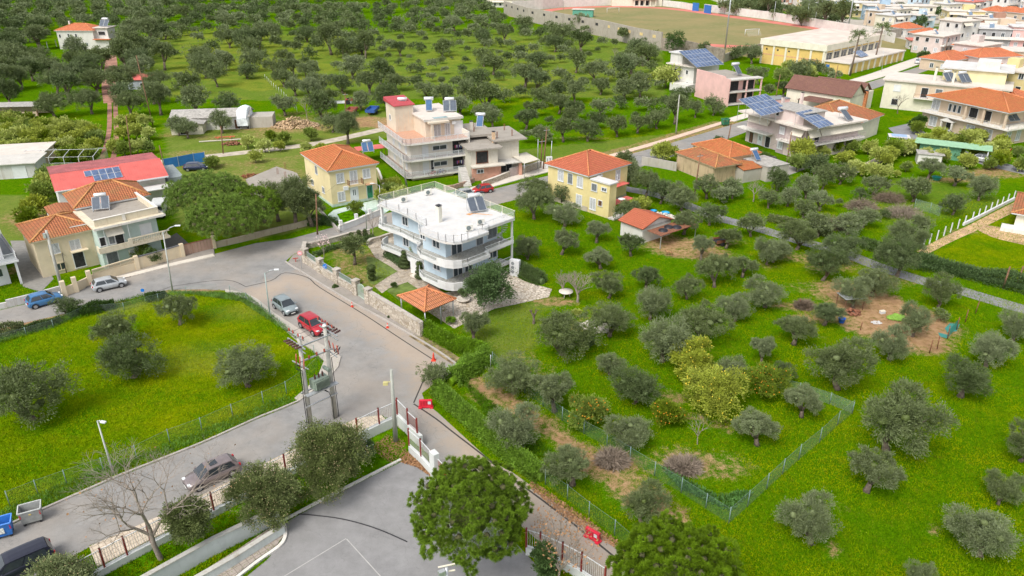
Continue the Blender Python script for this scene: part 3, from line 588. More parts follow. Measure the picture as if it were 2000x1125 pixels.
def solar_heater(p,ang,label,panels=2,tilt=40,sc=1.,blue=False,group='rooftop solar water heaters'):
    t=thing('solar_water_heater',label,'solar water heater',tuple(p),group); T=Fr(p,R(ang))
    m=MB(T); c,s_=math.cos(R(tilt)),math.sin(R(tilt)); pw=1.0*sc; Lp=2.0*sc
    mat=pbr('blue_collector',(.06,.13,.26),.2,.2,spec=.8) if blue else pbr('dark_collector',(.10,.12,.15),.2,.2,spec=.8)
    fr_=MB(T)
    for k in range(panels):
        x0=k*(pw+.08)
        def q(a,b,d): return (a,b*c-d*s_,.25+b*s_+d*c)
        m=MB(T); m.face([q(x0+.05,.05,.09),q(x0+pw-.05,.05,.09),q(x0+pw-.05,Lp-.05,.09),q(x0+.05,Lp-.05,.09)]); m.build('collector',mat,t)
        b=[q(x0,0,0),q(x0+pw,0,0),q(x0+pw,Lp,0),q(x0,Lp,0),q(x0,0,.08),q(x0+pw,0,.08),q(x0+pw,Lp,.08),q(x0,Lp,.08)]
        for f in ((3,2,1,0),(4,5,6,7),(0,1,5,4),(1,2,6,5),(2,3,7,6),(3,0,4,7)): fr_.face([b[i] for i in f])
    w=panels*(pw+.08)-.08; yb=Lp*c
    for x in (0.05,w-.05): fr_.bar((x,0,0),(x,0.1,.3),.05); fr_.bar((x,yb,0),(x,yb,.25+Lp*s_),.05); fr_.bar((x,0,.02),(x,yb,.02),.05)
    fr_.build('frame',GALV,t)
    tk=MB(T); zt=.25+Lp*s_+.25*sc; tk.tube([(w/2-.75*sc,yb+.1,zt),(w/2-.7*sc,yb+.1,zt),(w/2+.7*sc,yb+.1,zt),(w/2+.75*sc,yb+.1,zt)],[.2*sc,.27*sc,.27*sc,.2*sc],14); tk.build('tank',pbr('tank_metal',(.78,.78,.79),.3,.5),t)
    return t
def ac_unit(p,ang,label,group='air conditioning units on the white roof',sc=1.):
    t=thing('ac_unit',label,'air conditioner',tuple(p),group); T=Fr(p,R(ang))
    m=MB(T); m.box(0,.85*sc,0,.35*sc,.1*sc,.75*sc); m.build('casing',pbr('ac_casing',(.70,.68,.62),.5),t,.02)
    m=MB(T); m.tube([(.32*sc,-.03,.42*sc),(.32*sc,.02,.42*sc)],.25*sc,14); m.build('fan_grille',pbr('ac_grille',(.16,.19,.19),.6),t)
    [(lambda m:(m.box(x,x+.07,.0,.33*sc,0,.1*sc),m.build('foot',GALV,t)))(MB(T)) for x in (.05,.7*sc)]; return t
def pv_array(T,x0,y0,nx,ny,z,tilt,label,pw=1.0,ph=1.65,legs=True,skip=(),axis='y'):
    "photovoltaic modules rising along +y of frame T"
    t=thing('solar_panel_array',label,'solar panels',tuple(T(x0,y0,z)),'photovoltaic arrays on roofs'); c,s_=math.cos(R(tilt)),math.sin(R(tilt))
    mat=pbr('pv_cell',(.11,.165,.29),.10,.3,var=.3,scale=1.,spec=.9); lg=MB(T)
    for i in range(nx):
        for j in range(ny):
            if (i,j) in skip: continue
            m=MB(T); fr_=MB(T)
            def q(a,b,d):
                b2=y0+b*c-d*s_; return (x0+a,b2,z+b*s_+d*c)
            a0,a1,b0,b1=i*pw,i*pw+pw-.02,j*ph,j*ph+ph-.02
            b=[q(a0,b0,0),q(a1,b0,0),q(a1,b1,0),q(a0,b1,0),q(a0,b0,.04),q(a1,b0,.04),q(a1,b1,.04),q(a0,b1,.04)]
            for f in ((3,2,1,0),(4,5,6,7),(0,1,5,4),(1,2,6,5),(2,3,7,6),(3,0,4,7)): fr_.face([b[k] for k in f])
            pn=fr_.build('panel',pbr('pv_frame',(.62,.64,.66),.4,.4),t)
            e=.045; m.face([q(a0+e,b0+e,.046),q(a1-e,b0+e,.046),q(a1-e,b1-e,.046),q(a0+e,b1-e,.046)]); m.build('cells',mat,pn)
    if legs:
        for i in range(0,nx+1,2):
            a=min(i*pw,nx*pw-.05)
            for b in (0.2,ny*ph-.3): lg.bar((x0+a,y0+b*c,z-legs),(x0+a,y0+b*c,z+b*s_),.06)
        lg.build('frame',GALV,t)
    return t
def chimney(b,x,y,z,h,mat=None,cap=True,w=.5):
    o=b.boxes('chimney',mat or WHT,[(x,x+w,y,y+w,z,z+h)]); 
    if cap: b.boxes('chimney_pot',BLACK,[(x-.04,x+w+.04,y-.04,y+w+.04,z+h+.12,z+h+.18),(x+.1,x+.16,y+.1,y+.16,z+h,z+h+.12),(x+w-.16,x+w-.1,y+w-.16,y+w-.1,z+h,z+h+.12)],o)
    return o
def from_px(C,Fp=None,Lp=None,z=0.):
    c=P(*C,z); W_=D_=None; a=None
    if Fp: f=P(*Fp,z); W_=(f-c).length; a=math.degrees(math.atan2(f.y-c.y,f.x-c.x))
    if Lp: l=P(*Lp,z); D_=(l-c).length; a2=math.degrees(math.atan2(l.y-c.y,l.x-c.x))-90; a=a2 if (a is None or D_>W_) else a
    return c,W_,D_,a
def arc(cx,cy,r,a0,a1,n=6): return [(cx+r*math.cos(R(a0+(a1-a0)*k/n)),cy+r*math.sin(R(a0+(a1-a0)*k/n))) for k in range(n+1)]
# ===== the white-roofed pale blue house =====
PB=wall('pale_blue_render',(.50,.60,.67),.14); PW=wall('white_render',(.66,.66,.65),.22); BALF=stone('balcony_mosaic',(.50,.49,.45),(.33,.33,.31),(.25,.25,.23),5.,.15,.05)
b=Bld('white_roofed_villa','pale blue house with white flat roof and curved white balconies at the junction',P(872.6,546,1.4),9,14,46)
LOW=[(1.6,14.6),(.9,13.9),(1.05,10),(.75,7),(.75,5.3),(-.3,4.8),(-1.2,3.6),(-1.7,2.4),(-1.8,-.6),(-1.65,-1.8),(-1.15,-2.6),(-.3,-3.05),(.6,-3.2),(3.3,-3.2),(3.5,-1.7),(9.3,-1.7)]
LOWs=[LOW[0],(1.05,14.3),*LOW[1:]]
UP=[(1.7,15.),(1.05,14.5),(.9,13.5),(1.15,10),(.8,7),(.7,5.4),(-.4,4.8),(-1.2,3.8),(-1.75,2.6),(-1.85,-.6),(-1.7,-1.8),(-1.2,-2.7),(-.4,-3.15),(.5,-3.3),(4.1,-3.3),(4.3,-2.2),(9.3,-2.2)]
ROOF=[(1.6,14.7),(1.1,14.3),(1.0,12.5),(1.1,10),(.9,8),(.6,6),(.2,3.6),(-.7,3.6),(-1.35,3.2),(-1.75,2.4),(-1.9,-1.0),(-1.7,-2.1),(-1.2,-2.9),(-.4,-3.35),(.5,-3.45),(3.9,-3.45),(3.9,-2.3),(9.5,-2.3),(10.5,14.)]
b.poly('wall',[(0,0),(8.7,0),(9.6,13.4),(2.6,13.6),(2.6,4.2),(0,4.2)],0,7.15,PB)
b.poly('roof',ROOF,7.1,7.4,ROOFW)
for pts,z in ((LOWs,1.15),(UP,4.05)):
    inner=[(9.2,0),(0,0),(0,4.3),(2.7,4.3),(2.7,14.6)]
    f=b.poly('balcony',pts+inner,z,z+.25,PW); m=MB(b.T); m.face([(x,y,z+.254) for x,y in pts+inner][::-1]); m.build('balcony_floor',BALF,f)
    b.parapet('balcony_parapet',pts,z,z+.42,.13,PW)
    b.rail(pts[:10],z+.42,.5,step=0,posts=3,net=netmat('clear_rail_panel',(.5,.58,.56),.15)); b.rail(pts[12:],z+.42,.5,step=0,posts=3,net=MATS['clear_rail_panel'])
    b.parapet('balcony_parapet',pts[9:13],z+.38,z+.98,.16,PW)
    b.parapet('balcony_parapet',[(2.55,14.9),pts[0]],z,z+1.1,.14,PW)
b.boxes('column',PW,[(9.2,9.4,-2.1,-1.9,0,7.1),(1.5,1.8,14.3,14.6,4.3,7.1)])
b.rail(ROOF[1:8],7.4,.85,step=.2,posts=2.2,r=.014); b.rail(ROOF[8:18],7.4,.85,step=.2,posts=2.2,r=.014)
b.rail([ROOF[17],ROOF[18],ROOF[0],ROOF[1]],7.4,.95,step=0,posts=2.4,net=netmat('roof_mesh',(.42,.5,.42),.35),mat=CREAMJ)
for a in (('L',791.4,431.4,1.1,1.15,'glass',2.6),('L',793.2,472.1,1.1,1.15,'glass',2.6),('L',825.8,462.3,.9,.55,'glass',0),('L',852,475,1.25,1.05,'glass',0),('L',853.4,520,1.2,.85,'glass',0),
          ('F',961,454.6,1.6,1.3,'louvre',0),('F',961.9,497,1.5,.9,'glass',0)): b.win(*a)
for a in (('F',892,487.6,1.7,2.1,'gdoor',0),('F',936.4,473.5,1.1,2.2,'louvre',0)): b.win(*a,snap=4.32)
b.win('F',894.5,530.5,1.5,2.0,'gdoor',0,snap=1.42); b.winl('F',3.6,1.42,1.2,2.1,'gdoor')
b.awning('F',1.6,8.6,3.95,.35,1.6); b.awning('F',.5,3.4,3.98,.2,1.4)
b.boxes('lower_opening',GRY,[(1.0,3.2,-.9,-.85,0,1.1),(4.,8.8,-.9,-.85,0,1.1)])
b.boxes('lower_wall',PB,[(.2,8.8,-.8,0,0,1.14)])
b.p('spiral_stair',GALV,lambda m:[m.tube([(8.3,-1.2,4.3),(8.3,-1.2,8.3)],.05,6)]+[m.prism([(8.3,-1.2),(8.3+.75*math.cos(k*.55),-1.2+.75*math.sin(k*.55)),(8.3+.75*math.cos(k*.55+.5),-1.2+.75*math.sin(k*.55+.5))],4.4+k*.2,4.44+k*.2) for k in range(15)]+[m.tube([(8.3+.75*math.cos(k*.55),-1.2+.75*math.sin(k*.55),5.3+k*.2) for k in range(16)],.02,4)])
b.boxes('stair_wall',PW,[(.2,.35,4.4,7.2,0,2.1)]); b.boxes('entrance_step',CONCW,[(-.6,1.5,4.8-.02,6.4,.0,.18),(-.2,1.5,4.9,6.3,.18,.36)])
zR=7.4
def onroof(px,py,z=zR): return P(px,py,z)
q=b.T.inv(onroof(858,433)); chimney(b,q[0]-.3,q[1]-.3,zR,2.0,wall('stained_white',(.68,.66,.58),.6),w=.55)
q=b.T.inv(onroof(941,402)); chimney(b,q[0]-.3,q[1]-.3,zR,1.75,MATS['stained_white'],w=.5)
q=b.T.inv(onroof(919,418)); solar_heater(b.T(q[0],q[1],zR),46-25,'solar water heater with two dark collectors and white tank on the white roof',2,38,1.05)
st=MB(b.T); x,y=q; st.face([(a,c_,zR+.006) for a,c_ in ((x-.5,y+.1),(x-.4,y-.3),(x+.3,y-.2),(x+.9,y-1.2),(x+1.6,y-2.3),(x+1.75,y-2.25),(x+1.1,y-1.),(x+.5,y-.1),(x+.1,y+.35),(x-.4,y+.4))]); st.build('rust_stain',pbr('rust_stain_orange',(.60,.30,.12),.9,var=.3,scale=3),b.root)
for px,py,a,l in ((788,396,46,'air conditioner at the left end of the white flat roof'),(836,382,46,'air conditioner near the far edge of the white flat roof'),(915,452,40,'air conditioner at the front of the white roof nearer the chimney'),(937,440,40,'air conditioner at the front of the white roof beside the railing')):
    ac_unit(onroof(px,py)-Vector((.3,.2,0)),a-20,l,sc=1.1)
t=thing('heat_pump','tall white twin fan heat pump beside the blue house','heat pump',tuple(P(997,536)))
T=Fr(P(995,538),R(-25)); m=MB(T); m.box(0,1.3,0,.6,0,2.2); m.build('casing',WHT,t,.03)
for zz in (.6,1.2,1.75): m=MB(T); m.tube([(.45,-.03,zz),(.45,.03,zz)],.22,12); m.build('fan',GRY,t)
# ===== gazebo with tiled roof =====
g0=P(844,611,2.5); gf=math.radians(46)
t=thing('gazebo','tiled pyramid roof gazebo on steel posts over stone wall beside the hedge','gazebo',tuple(P(835,618)))
cor=PL([(775.5,578),(829,610),(892,584),(838,556)],2.5); ctr=sum(cor,Vector())/4; 
TG=tile('gazebo_tiles',(.66,.27,.14),(.58,.22,.10),(.45,.20,.04),.5,w=.24,h=.5,dark=.25)
m=MB(); 
for i in range(4):
    a,c_=cor[i],cor[(i+1)%4]; ap=Vector((ctr.x,ctr.y,3.7)); L=(c_-a).length; sl_=(ap-(a+c_)/2).length
    f=[a,c_,ap]; nrm=(c_-a).cross(ap-a); 
    uv=[(0,0),(L,0),((ap-a).dot((c_-a)/L),sl_)]
    if nrm.z<0: f=f[::-1]; uv=uv[::-1]
    m.face([tuple(p) for p in f],uv,raw=True)
rf=m.build('roof',TG,t); m=MB(); [m.tube([tuple(a+Vector((0,0,.04))),(ctr.x,ctr.y,3.75)],.11,6,raw=True) for a in cor]; m.build('ridge_tiles',RC,rf)
m=MB(); 
for i in range(4):
    a,c_=cor[i],cor[(i+1)%4]; m.bar(tuple(a.lerp(ctr,.1)+Vector((0,0,-.12))),tuple(c_.lerp(ctr,.1)+Vector((0,0,-.12))),.14,raw=True)
m.build('beam',BRN,t)
for i,(a) in enumerate([c_.lerp(ctr,.13) for c_ in cor]+[cor[2].lerp(cor[1],.45).lerp(ctr,.13)]):
    m=MB(); m.tube([(a.x,a.y,0),(a.x,a.y,2.45)],.07,8,raw=True); m.build('post',GALV,t)
# ===== stone garden wall, piers, gate =====
RUB=stone('rubble_wall',(.62,.56,.47),(.42,.36,.29),(.26,.22,.17),3.2,.8,.05); RUBC=stone('wall_coping',(.50,.46,.40),(.42,.38,.33),(.35,.31,.27),2.,.3,.04)
def wallrun(name,label,pts,h,th,mat,cop=None,px=True,cat='wall',h1=None,raw=True):
    q=PL(pts) if px else pts; t=thing(name,label,cat,tuple(q[0])); m=MB(); mc=MB(); n=len(q)
    for i,(a,c_) in enumerate(zip(q[:-1],q[1:])):
        d=(c_-a).normalized(); nn=Vector((-d.y,d.x,0)); hh=(h+((h1-h)*i/(n-1)) if h1 else h)+.002*(i%2); e=d*th*.5
        m.prism([(p.x,p.y) for p in (a-nn*th/2,c_-nn*th/2+e,c_+nn*th/2+e,a+nn*th/2)],0,hh,raw=True,bottom=False)
        if cop: w=th+.1; mc.prism([(p.x,p.y) for p in (a-nn*w/2,c_-nn*w/2+e,c_+nn*w/2+e,a+nn*w/2)],hh,hh+.09,raw=True)
    m.build('wall',mat,t)
    if cop: mc.build('coping',cop,t)
    return t
t=wallrun('stone_wall','rubble stone garden wall with green fence panels and piers along the pavement',[(597,486),(594,500),(598,514),(625,533),(658,553),(695,573)],1.05,.45,RUB,RUBC)
fg=netmat('fence_green_panel',(.16,.22,.18),.8); pr=PL([(598,514),(627,534),(660,554.5),(697,577)])
for a in pr+[P(721,594)]:
    m=MB(Fr(a,R(-38))); m.box(-.35,.35,-.35,.35,0,2.0); m.build('pier',RUB,t); m=MB(Fr(a,R(-38))); m.box(-.42,.42,-.42,.42,2.0,2.1); m.build('pier_cap',RUBC,t)
for a,c_ in zip(pr[:-1],pr[1:]):
    a2,c2=a.lerp(c_,.12),a.lerp(c_,.88); m=MB(); m.face([(a2.x,a2.y,1.15),(c2.x,c2.y,1.15),(c2.x,c2.y,1.8),(a2.x,a2.y,1.8)],raw=True); f=m.build('fence_panel',fg,t)
    m=MB(); [m.bar((a2.x,a2.y,z),(c2.x,c2.y,z),.06,raw=True) for z in (1.14,1.82)]; m.build('rail',GALV,f)
t=thing('garden_gate','pale green iron garden gate between stone piers','gate',tuple(P(705,583)))
T=Fr(pr[-1],math.atan2((P(721,594)-pr[-1]).y,(P(721,594)-pr[-1]).x)); L=(P(721,594)-pr[-1]).length; m=MB(T)
for k in range(int(L/.14)): x=.4+k*.14; x<L-.4 and m.bar((x,0,.1),(x,0,1.5+.5*math.sin(math.pi*(x-.4)/(L-.8))),.03)
m.tube([(x,0,1.5+.5*math.sin(math.pi*(x-.4)/(L-.8))) for x in np.linspace(.4,L-.4,9)],.035,5); m.bar((.4,0,.2),(L-.4,0,.2),.05); m.build('leaf',pbr('pale_green_iron',(.50,.60,.50),.5),t)
wallrun('stone_wall','tall plain rubble stone wall running under the gazebo to the hedge',[(721,594),(760,618),(800,643),(822,657)],1.75,.45,RUB,RUBC)
wallrun('stone_wall','low stone wall by the bare tree on the street side of the garden',[(597,486),(640,476),(690,462),(720,458)],.7,.4,RUB,RUBC)
wallrun('stone_wall','curved low stone border between the garden path and the balcony',[(718,480),(725,474),(742,470),(765,462)],.55,.35,RUB,RUBC)
# ===== yellow house with orange hip roof =====
YEL=wall('pale_yellow_render',(.70,.60,.35),.2); 
b=Bld('yellow_house','pale yellow two storey house with orange hip roof and small front balcony',P(650,405),7.8,11.6,33)
b.block(0,7.8,0,11.6,0,6,YEL); b.block(-.04,7.84,-.04,11.64,0,.45,pbr('plinth_green',(.50,.60,.52),.8),'plinth'); b.hip(0,7.8,0,11.6,6.05,1.75,TILE,.45)
b.boxes('cornice',YEL,[(-.15,7.95,-.15,11.75,5.55,5.84)])
for a in (('F',664.3,348,1.15,1.5,'shut'),('F',715.5,339,1.15,1.5,'shut'),('F',667,384,1.1,1.5,'shut'),('L',618,332,.9,1.3,'louvre'),('L',610.7,356,.9,.9,'glass'),('L',632,371,.9,.9,'glass')): b.win(*a)
b.win('F',690.5,345.5,1.15,2.1,'shut',snap=3.2); b.win('F',692.5,383,1.2,2.3,'door',snap=.3); b.win('F',722.5,377,.95,2.2,'doorg',snap=.3)
u,z=b.at('F',693,361); b.boxes('balcony',YEL,[(u-1.2,u+1.2,-.9,0,3.0,3.13)]); b.rail([(u-1.15,0),(u-1.15,-.85),(u+1.15,-.85),(u+1.15,0)],3.13,.85,mat=RUST,step=.12,posts=5)
u,z=b.at('F',722,362); b.boxes('canopy',pbr('terracotta_slab',(.55,.33,.2),.8),[(u-.8,u+.8,-.6,0,2.75,2.87)])
u,z=b.at('F',674.5,367); b.boxes('air_conditioner',WHT,[(u-.4,u+.4,-.35,-.02,z-.3,z+.3)])
wallrun('garden_wall','white balustrade garden wall with square piers before the yellow house',[(663,452),(695,440),(722,428),(741,420)],.85,.3,PW,WHITEK)
t=thing('front_gate','green iron gate with white piers before the yellow house','gate',tuple(P(728,432)))
for px in ((667,450),(697,437),(723,427),(741,419)): m=MB(Fr(P(*px),R(33))); m.box(-.22,.22,-.22,.22,0,1.55); m.build('pier',PW,t)
m=MB(); a,c_=P(724,427),P(740,420); [m.bar((a.lerp(c_,k/12).x,a.lerp(c_,k/12).y,.1),(a.lerp(c_,k/12).x,a.lerp(c_,k/12).y,1.4),.03,raw=True) for k in range(13)]; m.build('leaf',GRN,t)
wallrun('boundary_wall','yellowish sloping boundary wall on the right of the yellow house',[(744,398),(750,375),(742,352),(738,345)],1.5,.25,YEL,WHITEK)
wallrun('boundary_wall','long low concrete kerb wall left of the yellow house',[(663,455),(640,430),(615,402),(600,380)],.5,.25,KERB)
# ===== beige tile-roofed house, green flat-roofed house and tiled house behind =====
BEI=wall('beige_render',(.66,.56,.40),.35,stain=(.6,.45,.25)); BEI2=wall('old_cream_render',(.64,.57,.44),.8,stain=(.35,.3,.2)); MINT=wall('mint_render',(.46,.56,.52),.2)
b=Bld('beige_house','beige two storey house with old orange tile roof behind the leaning pole',P(85,543),7.2,7.4,41)
b.block(0,7.2,0,7.4,0,5.0,BEI); b.hip(0,7.4,0,7.4,5.02,1.5,TILE_OLD,.45,fascia=BEI)
for a in (('F',146.7,478,1.25,1.4,'shut'),('F',106,486,1.2,1.4,'shut'),('F',118.7,520,1.,.9,'glass')): b.win(*a,frame=BEI)
b.win('F',157,515,1.2,2.0,'dark',snap=.3); u,_z=b.at('F',157,500); b.boxes('canopy',BEI,[(u-1,u+1,-.8,0,2.55,2.68)])
c_,w_,_x,_a=from_px((183,449),(322,418),z=6.)
b=Bld('mint_house','mint green house with bare flat roof and long beige balustrade balcony',c_,w_,8.5,42)
w=w_; b.block(.5,w-.9,1.1,9.,0,5.8,MINT); b.boxes('roof',BEI2,[(0,w,0,9.2,5.8,6.0)]); b.boxes('roof_surface',ROOFC,[(.9,w-.7,1.1,9.1,6.0,6.03)])
b.boxes('roof_parapet',BEI2,[(.4,w-.5,.85,1.05,6.0,6.85),(w-.7,w-.5,1.05,9.1,6.0,6.85)]); b.boxes('parapet_cap',WHITEK,[(.36,w-.46,.8,1.1,6.85,6.93),(w-.75,w-.45,1.1,9.1,6.85,6.93),(3.7,4.1,.76,.8,6.1,7.0)])
b.boxes('gutter',WHITEK,[(-.05,w+.05,-.06,.0,5.78,6.06)])
b.boxes('balcony',BEI2,[(0,w+.1,-.1,1.1,2.7,2.95),(0,3.6,-.1,.05,2.95,3.45),(3.6,4.1,-.1,.05,2.95,3.85),(0,.15,.05,1.0,2.95,3.5)])
def balus(m):
    for k in range(int((w-4.2)/.22)): x=4.25+k*.22; m.lathe([(.05,2.95),(.08,3.1),(.05,3.3),(.07,3.6),(.05,3.7)],(x,-.02,0),6)
    m.box(4.1,w+.1,-.1,.08,3.7,3.82); m.box(4.1,w+.1,-.1,.08,2.95,3.0)
b.p('balustrade',BEI2,balus)
b.boxes('awning_post',WHT,[(1.0,1.05,.0,.05,3.,5.8),(3.9,3.95,.0,.05,3.,5.8)])
b.winl('F',6.3,3.6,1.3,1.3,'roller',1.1); b.winl('F',.95,3.3,.7,1.1,'dark',1.1); b.winl('F',2.9,2.97,1.0,2.1,'dark',1.1); b.winl('F',2.0,3.3,.7,1.2,'louvre',1.1); b.winl('F',1.6,.1,1.3,2.1,'louvre',1.1); b.winl('F',4.3,.5,1.2,1.4,'shut',1.1,frame=CREAMJ); b.awning('F',1.3,3.4,5.75,1.1,1.0,1.1)
q=b.T.inv(P(181,414,6.05)); solar_heater(b.T(q[0],q[1],6.05),20,'old solar water heater with two collectors on the bare roof of the mint house',2,38,1.)
c_,w_,_x,_a=from_px((144.5,408.5),(272,385),z=6.4)
b=Bld('rear_tiled_house','house with broad old orange tile hip roof behind the mint house',c_,w_,7.5,_a); b.block(.4,w_-.4,.4,7.3,0,6.4,PW); b.hip(.3,w_+1.2,.4,7.3,6.42,1.9,TILE_OLD,.35)
b.block(-2.6,.35,1.5,6,0,5.6,PW); b.gable(-2.7,.3,1.6,6,5.62,.3,TILE_OLD,.1,'y'); b.boxes('terrace_roof',ROOFW,[(-1.5,5,-4.4,.3,5.3,5.5)])
# front yard wall with balustrade, piers, brown sliding gate
t=wallrun('yard_wall','beige yard wall topped by white balusters before the beige house',[(124,580),(150,570),(184,553),(270,527)],1.15,.22,BEI)
m=MB(); a,c_=P(186,553),P(268,527.5); 
for k in range(40): p=a.lerp(c_,k/39); m.lathe([(.04,1.15),(.075,1.3),(.045,1.5),(.06,1.7)],(p.x,p.y,0),6,raw=True)
m.bar((a.x,a.y,1.76),(c_.x,c_.y,1.76),.2,.12,raw=True); m.build('balustrade',BEI,t)
for px in ((128,578),(150,570),(178,557),(270,527)): m=MB(Fr(P(*px),R(38))); m.box(-.25,.25,-.25,.25,0,1.95); m.build('pier',BEI,t)
t=wallrun('yard_wall','beige yard wall with dark coping before the mint house',[(270,527),(320,513),(357,502)],1.7,.22,BEI,pbr('slate_coping',(.12,.12,.13),.7)); m=MB(Fr(P(358,502),R(38))); m.box(-.25,.25,-.25,.25,0,1.9); m.build('pier',BEI,t)
t=thing('sliding_gate','worn pinkish brown metal sliding gate on the street','gate',tuple(P(357,515)))
T=Fr(P(358,501),math.atan2((P(416,486)-P(358,501)).y,(P(416,486)-P(358,501)).x)); L=(P(416,486)-P(358,501)).length; m=MB(T)
for k in range(int(L/.45)): m.box(.3+k*.45,.3+k*.45+.42,-.03,.03,.1,1.55)
m.build('panel',wall('worn_brown_gate',(.42,.28,.22),.9),t); m=MB(T); m.box(.25,L,-.05,.05,1.56,1.64); m.box(.25,L,-.05,.05,.04,.1); m.build('frame',RUST,t); m=MB(T); m.box(L+.05,L+.45,-.2,.2,0,1.9); m.build('pier',BEI,t)
wallrun('retaining_wall','stained rendered retaining wall under the big pines along the road',[(421,484),(470,473),(520,460),(575,447),(625,434)],.85,.3,wall('retaining_render',(.42,.36,.27),.9),None)
# left edge white house
b=Bld('white_balcony_house','white house with tiled white roof terrace and grey balcony at the left edge',P(28,552),7,11,41)
WG=wall('white_grey_render',(.70,.70,.72),.12); b.block(-9,-.3,0,9,0,6.6,WG); b.boxes('roof',ROOFW,[(-9,.2,-.4,9.5,6.6,7.0)]); b.boxes('balcony',WG,[(-9,1.0,-1.3,9.5,3.0,3.25)]); b.boxes('balcony_floor',pbr('grey_floor_tiles',(.30,.32,.33),.7),[(-8.9,.85,-1.2,9.4,3.254,3.27)])
b.rail([(-9,-1.2),(.9,-1.2),(.9,9.4)],3.25,.9,mat=WHT,step=.13,posts=3); b.rail([(.1,-.3),(.1,9.4)],7.,.9,step=0,posts=3,net=netmat('teal_glass_panel',(.25,.42,.42),.45),mat=GALV); b.winl('F',-2.5,.1,1.1,2.1,'door'); b.winl('F',-1.2,1.2,.7,1.,'glass'); b.winl('R',3,3.4,1.2,2,'gdoor',-.3); b.boxes('column',WG,[(.5,.75,-1.1,-.85,0,3)])
wallrun('yard_wall','weathered white yard wall before the white balcony house at left',[(15,601),(60,590),(124,572)],1.0,.25,wall('weathered_white',(.55,.54,.52),.8)); wallrun('yard_wall','low wall with iron grille and white pier at the left edge',[(-40,612),(14,601)],.7,.3,MATS['weathered_white'])
# ===== warehouse with red sheet roof =====
RED=pbr('red_sheet',(.60,.13,.11),.5,var=.10,scale=.7); REDD=pbr('dark_red_sheet',(.36,.10,.10),.6,var=.2,scale=.7)
c_,w_,_x,_a=from_px((107,373),(325,340),z=4.6)
b=Bld('red_roofed_warehouse','long white warehouse with bright red metal sheet roof',c_,w_,9,_a,cat='warehouse')
b.block(.3,w_-.3,.3,11.2,0,4.5,PW); b.block(w_+.2,w_+2.6,1,9,0,3.6,pbr('grey_green_sheet',(.25,.29,.29),.6),'side_shed')
def ribs(m,x0,x1,y0,z0,y1,z1):
    m.face([(x0,y0,z0),(x1,y0,z0),(x1,y1,z1),(x0,y1,z1)]); m.face([(x0,y0,z0-.1),(x0,y1,z1-.1),(x1,y1,z1-.1),(x1,y0,z0-.1)]); n=int((x1-x0)/.35)
    for k in range(n+1): x=x0+k*(x1-x0)/n; m.bar((x,y0,z0+.02),(x,y1,z1+.02),.06,.05)
w=w_; b.p('roof',RED,lambda m:(ribs(m,0,w*.62,-.2,4.55,4.6,5.95),ribs(m,w*.62,w+.1,-.9,4.55,4.6,6.1)),label='bright red front roof slope'); b.p('roof',REDD,lambda m:ribs(m,0,w,4.6,5.97,11.5,5.5),label='faded dark red rear roof slope')
b.boxes('gutter',WHT,[(0,w*.62,-.3,-.18,4.4,4.56),(w*.62,w+.1,-1.05,-.9,4.35,4.55)]); b.boxes('lean_to_roof',ROOFW,[(w*.62,w+.6,-3.2,-.2,3.2,3.3)])
b.boxes('lean_to_post',WHT,[(w*.64,w*.64+.1,-3.1,-3.,0,3.2),(w+.4,w+.5,-3.1,-3,0,3.2)])
T=b.T; tl=math.degrees(math.atan2(1.4,4.8)); pv_array(T,w*.29,2.4,5,1,5.25+.15,tl,'small dark solar array of nine panels on the red warehouse roof',1.0,1.62,legs=False); 
for o in bpy.data.objects:
    if o.name=='solar_panel_array': PVR=o
for i in range(1,5):
    m=MB(T); fr_=MB(T); c2,s2=math.cos(R(tl)),math.sin(R(tl)); x0=w*.29+i*1.0; q=lambda a,bb,d:(x0+a,2.4-1.64*c2+bb*c2-d*s2,5.4-1.64*s2+bb*s2+d*c2)
    bb=[q(0,0,0),q(.98,0,0),q(.98,1.6,0),q(0,1.6,0),q(0,0,.04),q(.98,0,.04),q(.98,1.6,.04),q(0,1.6,.04)]
    for f in ((3,2,1,0),(4,5,6,7),(0,1,5,4),(1,2,6,5),(2,3,7,6),(3,0,4,7)): fr_.face([bb[k] for k in f])
    pn=fr_.build('panel',MATS['pv_frame'],PVR); m.face([q(.045,.045,.046),q(.935,.045,.046),q(.935,1.555,.046),q(.045,1.555,.046)]); m.build('cells',MATS['pv_cell'],pn)
# ===== cream apartment building =====
CRM=wall('cream_render',(.62,.545,.44),.6,stain=(.8,.55,.35)); CRW=wall('cream_white_render',(.70,.66,.58),.3); TERR=pbr('terracotta_floor',(.50,.29,.20),.8,var=.1,scale=3); CONB=wall('balcony_edge',(.55,.53,.49),.6)
c_,w_,d_,_a=from_px((790,284),(915,268),(738,246),z=6.55); WA,DA=w_,d_
b=Bld('cream_apartment_building','cream four level apartment building with wrap round balconies and red topped stair tower',c_,w_,d_,_a,cat='apartment building')
w,d=w_,d_; sl_=[(1.2,0),(.35,.3),(0,1.2),(0,d),(1.5,d),(1.5,d-.2),(w,d-.2),(w,0)]
for z,fm in ((.55,pbr('brown_floor',(.30,.24,.21),.8)),(3.45,pbr('brown_floor',(.3,.24,.21),.8)),(6.35,TERR)):
    f=b.poly('balcony',sl_,z,z+.22,CONB); m=MB(b.T); m.face([(x,y,z+.225) for x,y in sl_]); m.build('balcony_floor',fm,f)
    b.rail([(w,.06),(1.2,.06),(.4,.35),(.06,1.2),(.06,d-.1)],z+.22,.9,mat=pbr('pale_rail',(.55,.58,.60),.5),step=.16,posts=2.0,net=netmat('rail_haze',(.50,.54,.58),.30)); b.boxes('balcony_edge',WHITEK,[(1.2,w,-.06,.0,z-.02,z+.26)])
